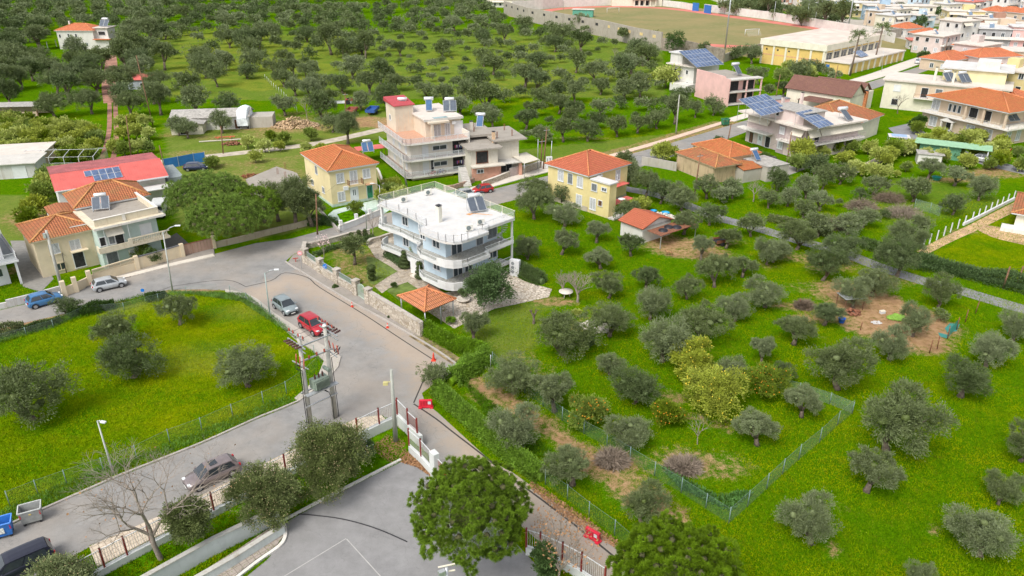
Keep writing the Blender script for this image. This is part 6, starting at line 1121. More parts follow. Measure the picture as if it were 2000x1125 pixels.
def fillpoly(pts,sp,wr,ang=.6,keep=1.):
    pl=polyw(pts); xs=[a for a,_ in pl]; ys=[b for _,b in pl]; cx,cy=sum(xs)/len(xs),sum(ys)/len(ys); Rm=max(max(xs)-min(xs),max(ys)-min(ys)); k=int(Rm/sp)+2; ca,sa=math.cos(ang),math.sin(ang)
    for i in range(-k,k):
        for j in range(-k,k):
            u,v=i*sp+random.gauss(0,sp*.16),j*sp+random.gauss(0,sp*.16); x,y=cx+u*ca-v*sa,cy+u*sa+v*ca
            if random.random()>keep or not inside(pl,x,y): continue
            qx,qy=x/(y*_c+H*_s)*F+1000,(H*_c-y*_s)/(y*_c+H*_s)*F+562.5
            if 82<qx<222 and 60<qy<124: continue
            if abs(x)>y*.72+12: continue
            w=random.uniform(*wr)
            if any((x-a)**2+(y-b)**2<(sp*.72)**2 for a,b in existing) or any((x-a)**2+(y-b)**2<r*r for a,b,r in BLOCK): continue
            q=((x)/ (y*_c+(H)*_s)*F+1000, ((H)*_c-y*_s)/(y*_c+H*_s)*F+562.5); existing.append((x,y)); fill.append([x,y,w,None,q[0],q[1],w*pxm(*q)])
fillpoly([(-80,-40),(-80,215),(203,200),(203,120),(222,60),(330,20),(700,5),(950,20),(960,-12),(400,-40)],8.8,(5.,7.),.5)
fillpoly([(232,90),(300,80),(320,230),(235,225)],7.8,(5.2,7),.5)
fillpoly([(330,20),(960,16),(1000,60),(900,80),(500,70),(260,60)],9.6,(5,7),.7,.9)
fillpoly([(260,60),(500,70),(1000,50),(1290,110),(1290,250),(900,180),(600,190),(300,130)],9.6,(4.6,6.4),.7,.85)
fillpoly([(1000,60),(1290,110),(1280,130),(1100,100),(1000,90)],9,(5.5,8),.7,.9)
fillpoly([(900,180),(1300,180),(1400,215),(1330,240),(1190,290),(1000,270),(940,230)],8.8,(5.2,7),.7,.85)
fillpoly([(1440,14),(1560,30),(1650,50),(1650,66),(1500,40),(1400,26)],8,(6,9),.2,.9)
allo=ow+fill; allo.sort(key=lambda a:-a[6]); ind=allo[:298]; rest=allo[298:]
LM=[('the white roofed blue house',870,480),('the garden shed',1255,460),('the ruined farmhouse',1400,330),('the warm yellow house',1150,370),('the apartment building',830,280),('the white solar house',1340,150),('the pink house',1410,180),('the sports hall',1590,110),('the green field at the left',260,690),('the lemon trees',1375,760),('the wire fence corner',1430,1010),('the dirt clearing',1700,600),('the narrow lane',1560,470),('the white post fence',1850,460),('the farm barn',390,240),('the red dirt track',220,200),('the tarpaulin covered truck',480,230),('the stadium wall',1120,60),('the far white house',150,70),('the blue trailer',730,215),('the gazebo',835,600),('the tall evergreen pines',420,410),('the lone concrete pole',1322,220),('the long hedge',900,700),('the lilac house',1520,260),('the green roofed shed',1850,300),('the flat brush pile',1340,910),('the reddish soil scar',1630,1090),('the top of the far orchard',700,30),('the woodpile',580,250),('the dense left orchard',100,150),('the middle of the far orchard',680,110),('the far orchard clearing',420,110),('the orchard edge by the road',1130,250),('the orchard by the stadium',1080,140)]
used={}
def olabel(a,lodk):
    x,y=a[4],a[5]-a[6]*.4; nm,lx,ly=min(LM,key=lambda l:(l[1]-x)**2+1.6*(l[2]-y)**2); dx,dy=x-lx,y-ly
    side=('right of' if dx>0 else 'left of') if abs(dx)>1.1*abs(dy) else ('in front of' if dy>0 else 'behind')
    used.setdefault((nm,side),[]).append(a); return nm,side
for a in ind: a.append(olabel(a,0))
ordn=['nearest','second nearest','third nearest','fourth nearest','fifth nearest','sixth nearest','seventh nearest','eighth nearest','ninth nearest','tenth nearest']+['%dth nearest'%k for k in range(11,60)]
for (nm,side),L in used.items():
    lx,ly=[(l[1],l[2]) for l in LM if l[0]==nm][0]; L.sort(key=lambda a:(a[4]-lx)**2+1.6*(a[5]-a[6]*.4-ly)**2)
    for i,a in enumerate(L): a.append('%s olive tree %s %s%s'%(ordn[i],side,nm,'') if len(L)>1 else 'olive tree standing alone %s %s'%(side,nm))
random.seed(11)
def kind_index(k): return random.choice(KI[k] if k else range(len(KM)))
for a in ind:
    x,y,w,k=a[:4]; lod=0 if a[6]>52 else (1 if a[6]>22 else 2); i=kind_index(k); kn,pr=OT[lod][i]
    s_=w/{'bush':4.35,'open':4.5,'tall':3.7,'mid':4.4}[kn]*random.uniform(.92,1.0)*(1.22 if a[6]<50 else 1.); c_=copy_tree(pr,(x,y,0),random.uniform(0,6.28),(s_*random.uniform(.86,1.14),s_*random.uniform(.86,1.14),s_*random.uniform(.78,1.1)),a[-1],group='olive trees of the groves'); c_.rotation_euler=(random.gauss(0,.06),random.gauss(0,.06),c_.rotation_euler.z); c_['category']='olive tree'
def far_mass():
    "the smallest far olives: one mass"
    src=[]
    for i in range(0,len(KM),2):
        pr=OT[2][i][1]; V=[];o=0
        cr=[c_ for c_ in pr.children if c_.name.startswith('crown')][0].data; v=np.empty(len(cr.vertices)*3,np.float32); cr.vertices.foreach_get('co',v); src.append(v.reshape(-1,4,3)[::2 if False else 1])
    VV=[];MI=[]
    for n,(x,y,w,*_r) in enumerate(rest):
        v=src[n%len(src)]; s_=w/4.8; an=random.uniform(0,6.28); ca,sa=math.cos(an),math.sin(an); q=v[rng.random(len(v))<.8]*s_; X_=q[...,0]*ca-q[...,1]*sa+x; Y_=q[...,0]*sa+q[...,1]*ca+y; VV.append(np.stack([X_,Y_,q[...,2]*.95],-1)); MI.append(np.full(len(q),n%3))
    V=np.concatenate(VV); n=len(V); me=bpy.data.meshes.new('far_olive_grove'); me.vertices.add(4*n); me.vertices.foreach_set('co',V.ravel()); me.loops.add(4*n); me.loops.foreach_set('vertex_index',np.arange(4*n,dtype=np.int32)); me.polygons.add(n); me.polygons.foreach_set('loop_start',(np.arange(n)*4).astype(np.int32)); me.polygons.foreach_set('loop_total',np.full(n,4,np.int32))
    for m in (OLV,OLVD,OLV2): me.materials.append(m)
    me.polygons.foreach_set('material_index',np.concatenate(MI).astype(np.int32)); me.update(); ob=bpy.data.objects.new('far_olive_grove',me); COL.objects.link(ob); tag(ob,'the far mass of small olive trees at the top of the orchard','olive grove','olive trees of the groves','stuff')
far_mass()
# --- other trees
def leafy(name,label,cat,x,y,wpx,hr,mat,lm=None,n=9000,sz=.16,asp=.5,nl=9,trunk=.2,tuft=.4,kind='dome',group=None,fruit=None,bark=BARK,up=.3,wm=None,squash=.85):
    p=P(x,y); w=wm or wpx/pxm(x,y); t=thing(name,label,cat,tuple(p),group); h=w*hr; w*=1.12; zc=h*(trunk+(1-trunk)*.5); rz=h*(1-trunk)*.5; rl=min(w*.5,rz*1.0)*.52
    L=[]
    for i in range(nl): a=6.283*i/nl+random.uniform(-.4,.4); q=random.uniform(.25,1)*(w*.5-rl*.85); L.append((q*math.cos(a),q*math.sin(a),zc+(rz-rl*.8)*random.uniform(-.9,.9),rl*random.uniform(.8,1.15)))
    L.append((0,0,zc+rz-rl*.9,rl)); p_,n_=foliage(L,n/len(L),tuft,34,up,0,.75,squash); cards('crown',p_,n_,sz,mat,t,asp)
    if trunk>.05: trunk_mesh(h*trunk+.2,max(.06,w*.022),L,bark,t,.1,4)
    if fruit:
        u=rng.normal(0,1,(fruit[1],3)); u/=np.linalg.norm(u,axis=1,keepdims=True); m=MB()
        for k,uu in enumerate(u):
            l=L[k%len(L)]; q=Vector((l[0]+uu[0]*l[3]*1.02,l[1]+uu[1]*l[3]*1.02,l[2]+uu[2]*l[3]*.9)); r=fruit[2]; b_=len(m.v)
            m.v+=[q+Vector(d)*r for d in ((1,0,0),(-1,0,0),(0,1,0),(0,-1,0),(0,0,1),(0,0,-1))]
            for f in ((0,2,4),(2,1,4),(1,3,4),(3,0,4),(2,0,5),(1,2,5),(3,1,5),(0,3,5)): m.f.append(tuple(b_+i for i in f)); m.uv.append(None); m.mi.append(0); m.sm.append(True)
        ORG['_z']=Vector((0,0,0)); o=m.build('fruit',fruit[0]); o.parent=t; o['kind']='stuff'
    return t
def pine(name,label,x,y,zc,rx,rz,nl=60,n=130000,sz=.24,zmin=-.45):
    "pine crown: rounded cushions of upright needles over an ellipsoid, on forked limbs"
    p=P(x,y,zc); t=thing(name,label,'pine tree',(p.x,p.y,0)); L=[]
    for i in range(nl):
        uz=1-(i+.5)/nl*(1-zmin); a=i*2.39996; q=math.sqrt(max(0,1-uz*uz)); k=random.uniform(.70,.93); L.append((rx*q*math.cos(a)*k,rx*q*math.sin(a)*k,zc+rz*uz*k,random.uniform(.62,1.0)*(rx/4.)*math.sqrt(44/nl)))
    P_=[];N_=[]
    for (lx,ly,lz,r) in L:
        out=np.array([lx/rx,ly/rx,(lz-zc)/rz]); nt=int(20+26*r*r); u=rng.normal(0,1,(nt,3)); u/=np.linalg.norm(u,axis=1,keepdims=True); u=u[(u@out)>-.25]; c_=np.array([lx,ly,lz])+u*r*rng.uniform(.82,1.05,(len(u),1)); k=max(8,int(n/nl/nt))
        for cc,uu in zip(c_,u): P_.append(cc+rng.normal(0,.035,(k,3))-uu*.05); N_.append(np.tile(uu*.55+out*.25+np.array([0,0,.6]),(k,1))+rng.normal(0,.62,(k,3)))
    P_=np.concatenate(P_); N_=np.concatenate(N_); q=rng.normal(0,1,(n//6,3)); q/=np.linalg.norm(q,axis=1,keepdims=True); q=q[q[:,2]>zmin-.05]*rng.uniform(.62,.8,(1,1)); P_=np.concatenate([P_,q*np.array([rx,rx,rz])+np.array([0,0,zc])]); N_=np.concatenate([N_,rng.normal(0,1,q.shape)]); cards('crown',P_,N_,sz,PINE,t,.11,.12); cores(L+[(0,0,zc,max(rx,rz)*1.1)] if abs(rx-rz)<1 else L,pbr('pine_core_shade',(.085,.085,.035),.95,var=.4,scale=6),t,.34,9); m=MB(); top=Vector((.2,.1,zc-rz*.75)); m.tube([(0,0,0),(.1,0,top.z*.5),tuple(top)],[.34,.28,.24],8)  # dark core colour paints the shade inside the pine crown
    for i in range(0,nl,4): e=Vector(L[i][:3]); md=top.lerp(e,.55)+Vector((0,0,-.3)); m.tube([tuple(top),tuple(md),tuple(e-Vector((0,0,.2)))],[.15,.1,.04],5)
    m.build('trunk',pbr('pine_bark',(.20,.13,.10),.95,var=.3,scale=4,bump=.5),t); return t
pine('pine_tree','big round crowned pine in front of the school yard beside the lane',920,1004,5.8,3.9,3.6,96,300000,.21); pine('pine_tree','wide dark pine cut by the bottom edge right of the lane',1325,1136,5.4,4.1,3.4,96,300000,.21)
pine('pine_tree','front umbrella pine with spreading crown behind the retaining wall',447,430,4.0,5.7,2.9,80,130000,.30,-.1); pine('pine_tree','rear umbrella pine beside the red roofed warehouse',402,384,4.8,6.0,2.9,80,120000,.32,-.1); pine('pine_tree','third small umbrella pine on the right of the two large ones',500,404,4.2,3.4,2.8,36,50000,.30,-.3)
leafy('viburnum_bush','large round speckled bush behind the school fence below the transformer',"bush",652,952,166,.80,BUSH,n=80000,sz=.13,asp=.5,nl=20,trunk=.08,group='school bushes',fruit=(pbr('tan_leaf_tips',(.42,.33,.18),.9),900,.045)); leafy('viburnum_bush','speckled bush left of the large one along the school fence','bush',528,1016,124,.95,BUSH,n=56000,sz=.13,nl=15,trunk=.08,group='school bushes',fruit=(pbr('tan_leaf_tips',(.42,.33,.18),.9),600,.045))
leafy('viburnum_bush','speckled bush at the bottom left by the dark car','bush',128,1190,132,.95,BUSH,n=30000,sz=.15,nl=15,trunk=.08,group='school bushes',fruit=(pbr('tan_leaf_tips',(.42,.33,.18),.9),600,.045)); leafy('evergreen_bush','dark evergreen bush behind the big bare tree','bush',386,1082,92,1.45,BUSH,n=20000,sz=.17,nl=12,trunk=.1); leafy('evergreen_bush','tall dark evergreen behind the small bare tree with brown leaves','bush',1065,1150,50,2.2,DKG,n=14000,sz=.17,nl=12,trunk=.08); leafy('flowering_shrub','small dark shrub with white flowers by the school fence corner','shrub',718,893,45,.8,DKG,n=4000,sz=.13,nl=6,trunk=.05,fruit=(WHT,60,.06))
leafy('magnolia_tree','dark green glossy tree in front of the blue house','tree',955,606,84,1.15,DKG,n=15000,sz=.26,asp=.5,nl=16,trunk=.22,tuft=.55)
YT=[(1350,735,92,'upper of the two big yellow green lemon trees'),(1388,808,118,'lower larger yellow green lemon tree full of fruit')]
for x,y,w,l in YT: leafy('lemon_tree',l,'lemon tree',x,y,w,.86,CITY,n=17000,sz=.2,asp=.5,nl=13,trunk=.1,fruit=(LEM,170,.075),group='lemon and orange trees')
for x,y,w,l in ((1150,834,78,'orange tree with orange fruit beside the wire fence'),(1298,830,64,'small lemon bush left of the big lemon trees'),(1492,778,82,'orange tree on the right of the big lemon trees')): leafy('orange_tree',l,'orange tree',x,y,w,.85,CIT,n=11000,sz=.18,asp=.5,nl=10,trunk=.1,fruit=(FRT,110,.075),group='lemon and orange trees')
# citrus grove rows left (proto copies)
CP=[]
for i in range(3):
    t=proto('citrus_tree','citrus tree','citrus tree'); L=lobes(7,1.0,.7,1.25,.62,.8); p_,n_=foliage(L,330,.45,24,.3,0,.75,.85); cards('crown',p_,n_,.30,CITY if i!=1 else CIT,t,.5); trunk_mesh(.6,.08,L,BARK,t,.05,3,5); CP.append(t)
def citrus(lst,label,group='citrus trees',lab=None,name=None):
    for i,(x,y,w) in enumerate(lst): c_=copy_tree(random.choice(CP),tuple(P(x,y)),random.uniform(0,6.2),w/pxm(x,y)/2.25,(lab[i] if lab else label),group=group)
random.seed(5); rows=[]
for r_,(ya,n,xa,xb) in enumerate(((243,5,0,65),(252,9,0,150),(262,11,0,190),(275,11,0,195),(291,10,0,190),(308,5,120,190))):
    for k in range(n): rows.append((xa+(xb-xa)*(k+.5)/n+random.uniform(-4,4),ya+random.uniform(-3,3)+8,random.uniform(24,33)))
citrus(rows,'rounded yellow green citrus tree in the rows left of the red dirt track','citrus rows left of the track')
citrus([(240,252,26),(262,250,26),(285,250,26),(243,275,26),(268,273,30),(292,274,26),(225,300,26),(245,305,28),(270,302,28),(290,300,24)],'citrus tree in the short rows right of the red dirt track','citrus rows right of the track')
citrus([(85,395,40),(100,380,44),(75,425,44),(60,445,40),(95,360,36)],'tall citrus tree in the garden between the white house and the red warehouse','citrus behind the beige house')
citrus([(530,275,20),(555,285,26),(608,275,26),(518,298,26),(548,296,20),(485,290,26),(600,300,22),(628,300,20),(500,318,24),(415,330,24),(420,325,20)],'small citrus tree with yellowing leaves by the farm yard','citrus in the farm yard')
citrus([(745,395,26),(760,385,28),(772,375,28),(785,395,30),(758,372,22),(775,392,26)],'leafy citrus tree between the yellow house and the apartment building','citrus beside the apartment building')
citrus([(1682,344,24),(1705,350,30),(1722,352,28),(1750,347,14),(1768,336,20),(1730,325,24),(1645,322,26),(1630,300,26),(1565,318,44),(1800,290,26),(1850,288,28),(1870,290,26),(1890,290,34),(1905,310,28),(1945,330,30),(1955,322,28),(1885,330,30),(1995,335,28),(1780,300,26),(1815,318,22),(1790,262,24),(1833,280,26),(1555,335,34),(1580,292,30)],'rounded citrus tree in the gardens near the green roofed shed','citrus near the green roofed shed')
citrus([(1225,182,24),(1300,172,40),(1258,170,20),(1272,158,16),(1420,200,1),(1540,150,30),(1578,158,28),(1460,180,26),(1245,420,34),(1255,412,26),(1300,318,40),(1285,312,30)],'citrus or bushy garden tree near the road and the pink house','bushy garden trees by the road')
random.seed(9); gl=[(random.uniform(1540,1790),random.uniform(300,345),random.uniform(20,34)) for _ in range(16)]+[(random.uniform(1790,1990),random.uniform(270,335),random.uniform(20,32)) for _ in range(20)]
for i,(x,y,w) in enumerate(gl): c_=copy_tree(random.choice(CP),tuple(P(x,y)),random.uniform(0,6),w/pxm(x,y)/2.2,'leafy garden tree among the yards between the lilac house and the right edge',group='garden trees of the yards'); c_['category']='tree'
for x,y,w,l in ((1525,165,40,'autumn tinted orange green tree in the green plot below the sports hall'),(1318,105,52,'big round green tree behind the tower of the white solar house'),(1790,255,36,'dark trimmed oval tree beside the beige villa'),(1245,100,1,'')): 
    if l: leafy('garden_tree',l,'tree',x,y,w,.8,CIT if 'autumn' in l else DKG,n=4000,sz=.4,nl=9,trunk=.15)
for x,y,w,l in ((695,420,30,'small round orange tree in the yellow house courtyard'),(275,508,46,'round citrus tree before the mint house balcony'),(300,515,34,'feathery tall shrub before the mint house'),(1070,395,1,'')):
    if l: leafy('garden_tree',l,'tree',x,y,w,.95,CIT if 'citrus' in l or 'orange' in l else MIDG,n=5000,sz=.18,nl=8,trunk=.12)
# --- clipped topiary
def topiary(x,y,balls,label):
    p=P(x,y); t=thing('topiary_tree',label,'topiary',tuple(p),'topiary of the villa garden'); P_=[];N_=[]
    for z,r,sq in balls: u=rng.normal(0,1,(int(2600*r*r)+200,3)); u/=np.linalg.norm(u,axis=1,keepdims=True); P_.append(u*np.array([r,r,r*sq])+np.array([0,0,z])); N_.append(u)
    cards('crown',np.concatenate(P_),np.concatenate(N_),.09,TOPI,t,.6,.5); m=MB(); 
    m.tube([(0,0,0),(0,0,balls[-1][0])],.05,6); ORG['_']=Vector(); o=m.build('trunk',BARK); o.parent=t
    for z,r,sq in balls: m=MB(); m.lathe([(.01,z-r*sq*.93),(r*.6,z-r*sq*.75),(r*.95,z),(r*.6,z+r*sq*.75),(.01,z+r*sq*.93)],(0,0,0),10); o=m.build('inner_foliage',TOPI); o.parent=t
topiary(790,523,[(.35,.78,.45),(.85,.66,.4),(1.3,.5,.42),(1.7,.35,.45),(2.15,.3,.9)],'large tiered spiral topiary near the entrance of the blue house'); topiary(727,548,[(.45,.45,.6),(1.1,.5,.6),(1.75,.55,.6)],'three ball topiary beside the garden gate'); topiary(820,545,[(.4,.6,.5),(1.,.5,.5),(1.5,.4,.5),(2.1,.38,.8)],'second tiered topiary beside the lower front balcony')
for x,y,l in ((687,474,'leftmost small topiary at the street side of the villa garden'),(702,469,'middle small topiary at the street side of the villa garden'),(714,467,'rightmost small topiary at the street side of the villa garden')): topiary(x,y,[(.35,.42,.5),(.8,.34,.55),(1.25,.28,.9)],l)
# --- bare trees
def bare(name,label,x,y,h,spread,leaves=0,mat=BARKP,depth=5,seed=1,nb=4,leafm=None,r0=None,lf=.25,tw=.0,trunkf=.35,droop=0.):
    rs=random.Random(seed); p=P(x,y); t=thing(name,label,'bare tree',tuple(p)); m=MB(); tips=[]
    def grow(a,d,L,r,k):
        b_=a+d*L*.5+Vector((rs.uniform(-.06,.06)*L,rs.uniform(-.06,.06)*L,0)); e=a+d*L; m.tube([tuple(a),tuple(b_),tuple(e)],[r,r*.85,r*.66],6 if k<2 else (4 if k<4 else 3),cap=False)
        if k>=depth: tips.append((e,d)); return
        n=nb if k==0 else rs.choice([2,3,3]); a0=rs.uniform(0,6.28)
        for i in range(n):
            an=a0+6.283*i/n+rs.uniform(-.5,.5); sp=rs.uniform(.45,.95)*spread; side=Vector((math.cos(an),math.sin(an),0)); 
            nd=(d+side*sp+Vector((0,0,.12-droop*k))).normalized(); grow(e if rs.random()<.75 else a.lerp(e,.75),nd,L*rs.uniform(.62,.86),r*.6,k+1)
    grow(Vector((0,0,0)),Vector((rs.uniform(-.1,.1),rs.uniform(-.05,.1),1)).normalized(),h*trunkf,r0 or h*.028,0); o=m.build('branches',mat); o.parent=t
    if leaves:
        pt=np.array([tuple(tips[rs.randrange(len(tips))][0]) for _ in range(leaves)])+rng.normal(0,lf,(leaves,3)); cards('leaves',pt,rng.normal(0,1,(leaves,3)),.16,leafm or DEADL,t,.8,.5)
    return t
bare('bare_plane_tree','big bare pale plane tree leaning over the school fence at the lower left',314,1092,8.6,.95,60,BARKG,7,4,4,r0=.20,trunkf=.34,droop=.03); bare('bare_plane_tree','smaller bare tree with a few brown leaves at the bottom beside the lane',1092,1155,5.2,.75,430,BARKG,5,9,4,r0=.11); bare('dead_tree','grey leafless tree behind the rocky patio',1128,590,4.6,.95,0,BARKG,5,12,5,r0=.17,trunkf=.28); bare('dead_tree','second grey leafless tree left behind the rocky patio',1100,575,3.6,.9,0,BARKG,5,3,5,r0=.12,trunkf=.25)
bare('bare_tree','small bare shrub tree at the street corner of the villa garden',728,458,3.0,.8,0,BARKG,4,5,4,r0=.07); bare('magnolia_shrub','thin pink flowering bare tree inside the street corner garden',633,504,3.,.7,120,BARKG,4,6,4,leafm=pbr('pink_petals',(.70,.50,.50),.8),r0=.05); bare('bare_tree','bare tree in the right field beyond the ruined farmhouse',1471,394,3.4,1.,0,BARKG,5,7,4,r0=.11); bare('bare_tree','brown bare tree in the lawn by the long cream building',1753,222,4.5,1.,0,BARK,4,8,4,r0=.12)
bare('dead_tree','grey dead tree in the middle of the far orchard',1165,142,6,.9,0,BARKG,5,14,6,r0=.08,trunkf=.2); bare('dead_tree','grey dead bush tree near the far clearing of the orchard',1200,116,6,.9,0,BARKG,5,15,6,r0=.08,trunkf=.2); bare('bare_tree','dead pale tree beside the woodpile',600,232,4.5,.8,0,BARKG,5,16,5,r0=.1); bare('tree_stump','forked dead stump beside the large round olive',1042,632,1.9,.8,0,BARK,2,17,3,r0=.18,trunkf=.4); bare('bare_sapling','thin leafless sapling near the brush pile',1362,868,2.4,.8,0,BARKG,4,18,4,r0=.05)
# --- hedge, shrubs, brush heaps
def hedge(name,label,pts,w,h,mat,n,sz=.16,cat='hedge',kind=None,rough=.35,asp=.5):
    q=PL(smooth(pts,4)); t=thing(name,label,cat,tuple(q[0])); seg=[(b_-a).length for a,b_ in zip(q[:-1],q[1:])]; tot=sum(seg); P_=[];N_=[]
    for (a,b_),L in zip(zip(q[:-1],q[1:]),seg):
        k=int(n*L/tot); f=rng.random(k)[:,None]; base=np.array(a)[None]*(1-f)+np.array(b_)[None]*f; d=(b_-a).normalized(); nn=np.array((-d.y,d.x,0)); th=rng.uniform(0,math.pi,k)[:,None]; rr=np.sqrt(rng.uniform(.45,1,k))[:,None]*(1+rough*np.sin(base[:,:1]*1.7+base[:,1:2]*1.3)*.5+rng.normal(0,rough*.22,(k,1)))
        P_.append(base+nn*np.cos(th)*w*.5*rr+np.array([0,0,1])*np.sin(th)*h*rr); N_.append(nn*np.cos(th)+np.array([0,0,1])*(np.sin(th)+.3))
    m=MB()
    for a,b_ in zip(q[:-1],q[1:]): d=(b_-a).normalized(); nn=Vector((-d.y,d.x,0)); m.tube([tuple(a-q[0]-d*.1),tuple(b_-q[0]+d*.1)],w*.18,8,raw=True)
    for v_ in m.v: v_.z=max(0,v_.z*h/(w*.42)*.62+h*.15)
    k_=m.build('inner_foliage',mat); k_.parent=t; o=cards('foliage',np.concatenate(P_)-np.array(q[0]),np.concatenate(N_),sz,mat,t,asp,.5); return t
hedge('long_hedge','bright green ivy hedge between the lawn and the junction',[(828,650),(850,660),(880,677),(915,690),(948,705)],1.8,1.7,HEDG,16000); hedge('long_hedge','bright green hedge turning back toward the junction corner',[(948,705),(930,720),(905,735),(880,752)],2.0,1.8,HEDG,9000)
hedge('long_hedge','long bright green hedge running down along the narrow lane',[(853,766),(886,797),(932,838),(973,875),(1014,907),(1058,939)],1.8,1.8,HEDG,24000); hedge('bramble_row','dark bramble thicket along the road edge of the left field',[(135,618),(170,612),(200,605),(225,600)],1.5,1.1,DKG,7000,cat='bramble'); hedge('bramble_row','small dark ivy clump by the concrete lamp on the left field edge',[(285,588),(305,584),(325,578)],1.2,.8,DKG,2500,cat='bramble'); hedge('bramble_row','dry reddish bramble at the left edge of the field',[(-20,660),(20,650),(50,643)],1.5,1.1,BUSH,4000,cat='bramble'); hedge('bramble_row','green bramble row left of the dark thicket',[(45,648),(80,640),(120,628)],1.1,.7,MIDG,4000,cat='bramble')
hedge('bramble_row','dark bushes along the narrow lane at the right',[(1790,520),(1850,530),(1920,548),(1980,560),(2040,578)],3.,1.6,DKG,14000,cat='bramble',sz=.22); hedge('bramble_row','brown green bramble row along the middle of the narrow lane',[(1500,430),(1560,445),(1620,462)],1.6,1.,BUSH,4500,sz=.22,cat='bramble'); hedge('bramble_row','scrub row between the lane and the right field',[(1680,480),(1730,495),(1790,515)],2.,1.2,MIDG,5000,sz=.22,cat='bramble')
hedge('ivy_hedge','dark vines on wires along the right side of the rocky patio',[(1003,528),(1030,542),(1060,555)],2.2,1.9,MIDG,8000); hedge('ivy_hedge','trailing roadside shrubs right of the big pines',[(600,440),(630,436),(655,440)],2.,1.3,DKG,4000); hedge('ivy_hedge','low green plants along the street wall in the villa garden',[(615,500),(650,486),(690,478),(730,464)],1.1,.5,MIDG,5000); hedge('ivy_hedge','green wire hedge behind the flat white roof toward the apartment building',[(758,402),(800,390),(850,378)],1.2,1.3,MIDG,4500); hedge('ivy_hedge','leafy plants below the wing balcony of the blue house',[(752,500),(768,508),(785,520)],.8,.7,DKG,2500); hedge('ivy_hedge','trimmed reddish hedge before the lilac house',[(1405,285),(1430,292),(1455,302)],2.,1.4,leafmat('reddish_leaves',(.13,.075,.035),None,.4,.1),3000,sz=.25); hedge('ivy_hedge','creeper on the front fence of the lilac house',[(1462,300),(1490,312),(1520,325)],1.5,1.3,MIDG,3000,sz=.25)
for x,y,w,l in ((738,640,.1,''),(865,655,1,'')): pass
for x,y,wm,hr,mt,l in ((880,632,1.6,.5,HEDG,'bright green low shrub beside the gazebo'),(1125,618,1.4,.6,CITY,'yellow green shrub behind the large round olive'),(1150,675,1.0,.9,DKG,'small round dark bush beside the big olive'),(770,560,.8,.6,MIDG,'small shrub by the lower path of the villa garden'),(650,540,.9,.5,MIDG,'low shrub inside the stone wall near the first pier'),(700,553,1.,.5,CIT,'low yellow green shrub inside the wall near the gate'),(765,620,.9,.3,MIDG,'weeds in the tree pit of the pavement by the gazebo'),(655,562,.8,.35,MIDG,'weeds in the tree pit by the blue arrow sign'),(1350,912,1.,.5,BUSH,'brown clump beside the brush pile'),(1400,275+15,3.,.8,DKG,'round dark shrub on the road corner before the lilac house'),(1408,398,3.4,.8,OLV2,'pale spiny cactus bush beside the narrow lane'),(1372,105,4.5,.6,DKG,'broad dark bush below the old stone stadium wall')):
    leafy('garden_shrub',l,'shrub',x,y,0,hr,mt,n=2600,sz=.15 if y>400 else .3,nl=6,trunk=.03,wm=wm)
def brush(label,x,y,wm,h,mat=DRYT,n=2600):
    p=P(x,y); t=thing('brush_pile',label,'brush pile',tuple(p),'heaps of cut branches'); u=rng.normal(0,1,(n,3)); u/=np.linalg.norm(u,axis=1,keepdims=True); u[:,2]=np.abs(u[:,2]); q=u*np.array([wm/2,wm/2.8,h])*rng.uniform(.4,1.05,(n,1)); cards('twigs',q,u*np.array([1,1,.35]),.75,mat,t,.06,.7)
for x,y,w,h,l in ((1195,905,2.2,1.1,'heap of dry purple branches beside the wire fence'),(1335,915,2.6,.6,'flat brush pile with brown wood on the dirt patch'),(1682,408,4.6,1.3,'left heap of dry branches in the right field'),(1735,392,4.8,1.2,'upper heap of dry branches in the right field'),(1762,422,5.6,1.4,'lower right heap of dry branches in the right field'),(1635,445,4.,1.3,'small heap of dry branches near the narrow lane'),(1570,600,1.6,.5,'dark twigs at the edge of the dirt clearing')): brush(l,x,y,w,h)
def palm(x,y,top,label):
    p=P(x,y); h=Z(x,y,top); t=thing('palm_tree',label,'palm tree',tuple(p),'tall palms of the sports hall'); m=MB(); m.tube([(0,0,0),(.3,0,h*.5),(.6,0,h)],[.3,.22,.2],7); o=m.build('trunk',pbr('palm_bark',(.18,.13,.10),.95,var=.3,scale=3)); o.parent=t; P_=[];N_=[]
    for k in range(34):
        a=rng.uniform(0,6.28); el=rng.uniform(-.7,1.1); L=2.6
        for s_ in np.linspace(.15,1,26): q=np.array([.6+math.cos(a)*L*s_*math.cos(el*.6),math.sin(a)*L*s_*math.cos(el*.6),h+math.sin(el)*L*s_-1.5*s_*s_]); P_.append(q); N_.append(np.array([math.cos(a)*.5,math.sin(a)*.5,-.1])+rng.normal(0,.6,3))
    cards('crown',P_,N_,.75,PALM,t,.14,.1)
palm(1660,148,65,'left tall palm before the sports hall'); palm(1706,128,50,'right tall palm before the sports hall')
for px,py,w,l in ((1795,58,34,'dark round trees between the town houses'),(1775,62,20,'brown shrub next to the small pale blue house'),(1825,38,30,'dark tall tree group in the town'),(1950,160,40,'dark trees above the green plot at the right'),(1985,155,36,'olive green trees by the right edge above the villa'),(1640,85-40,24,'tree by the yellow houses behind the stadium'),(1790,100,26,'light green tree beside the red roofed white hut'),(1800,118,20,'small green tree by the white hut road'),(1755,28,26,'green trees beside the middle town houses'),(1430,-2,60,'dark tree clump at the top edge behind the stadium'),(1920,250,24,'small tree right of the villa'),(1905,100,18,'small dark shrub by the town bungalow'),(1970,205,26,'bush by the low sandy shed')): leafy('town_tree',l,'tree',px,py,w,.8,DKG if 'dark' in l else MIDG,n=1800,sz=.6,nl=8,trunk=.12)
for t in PROTOS:
    for c_ in list(t.children): bpy.data.objects.remove(c_)
    bpy.data.objects.remove(t)
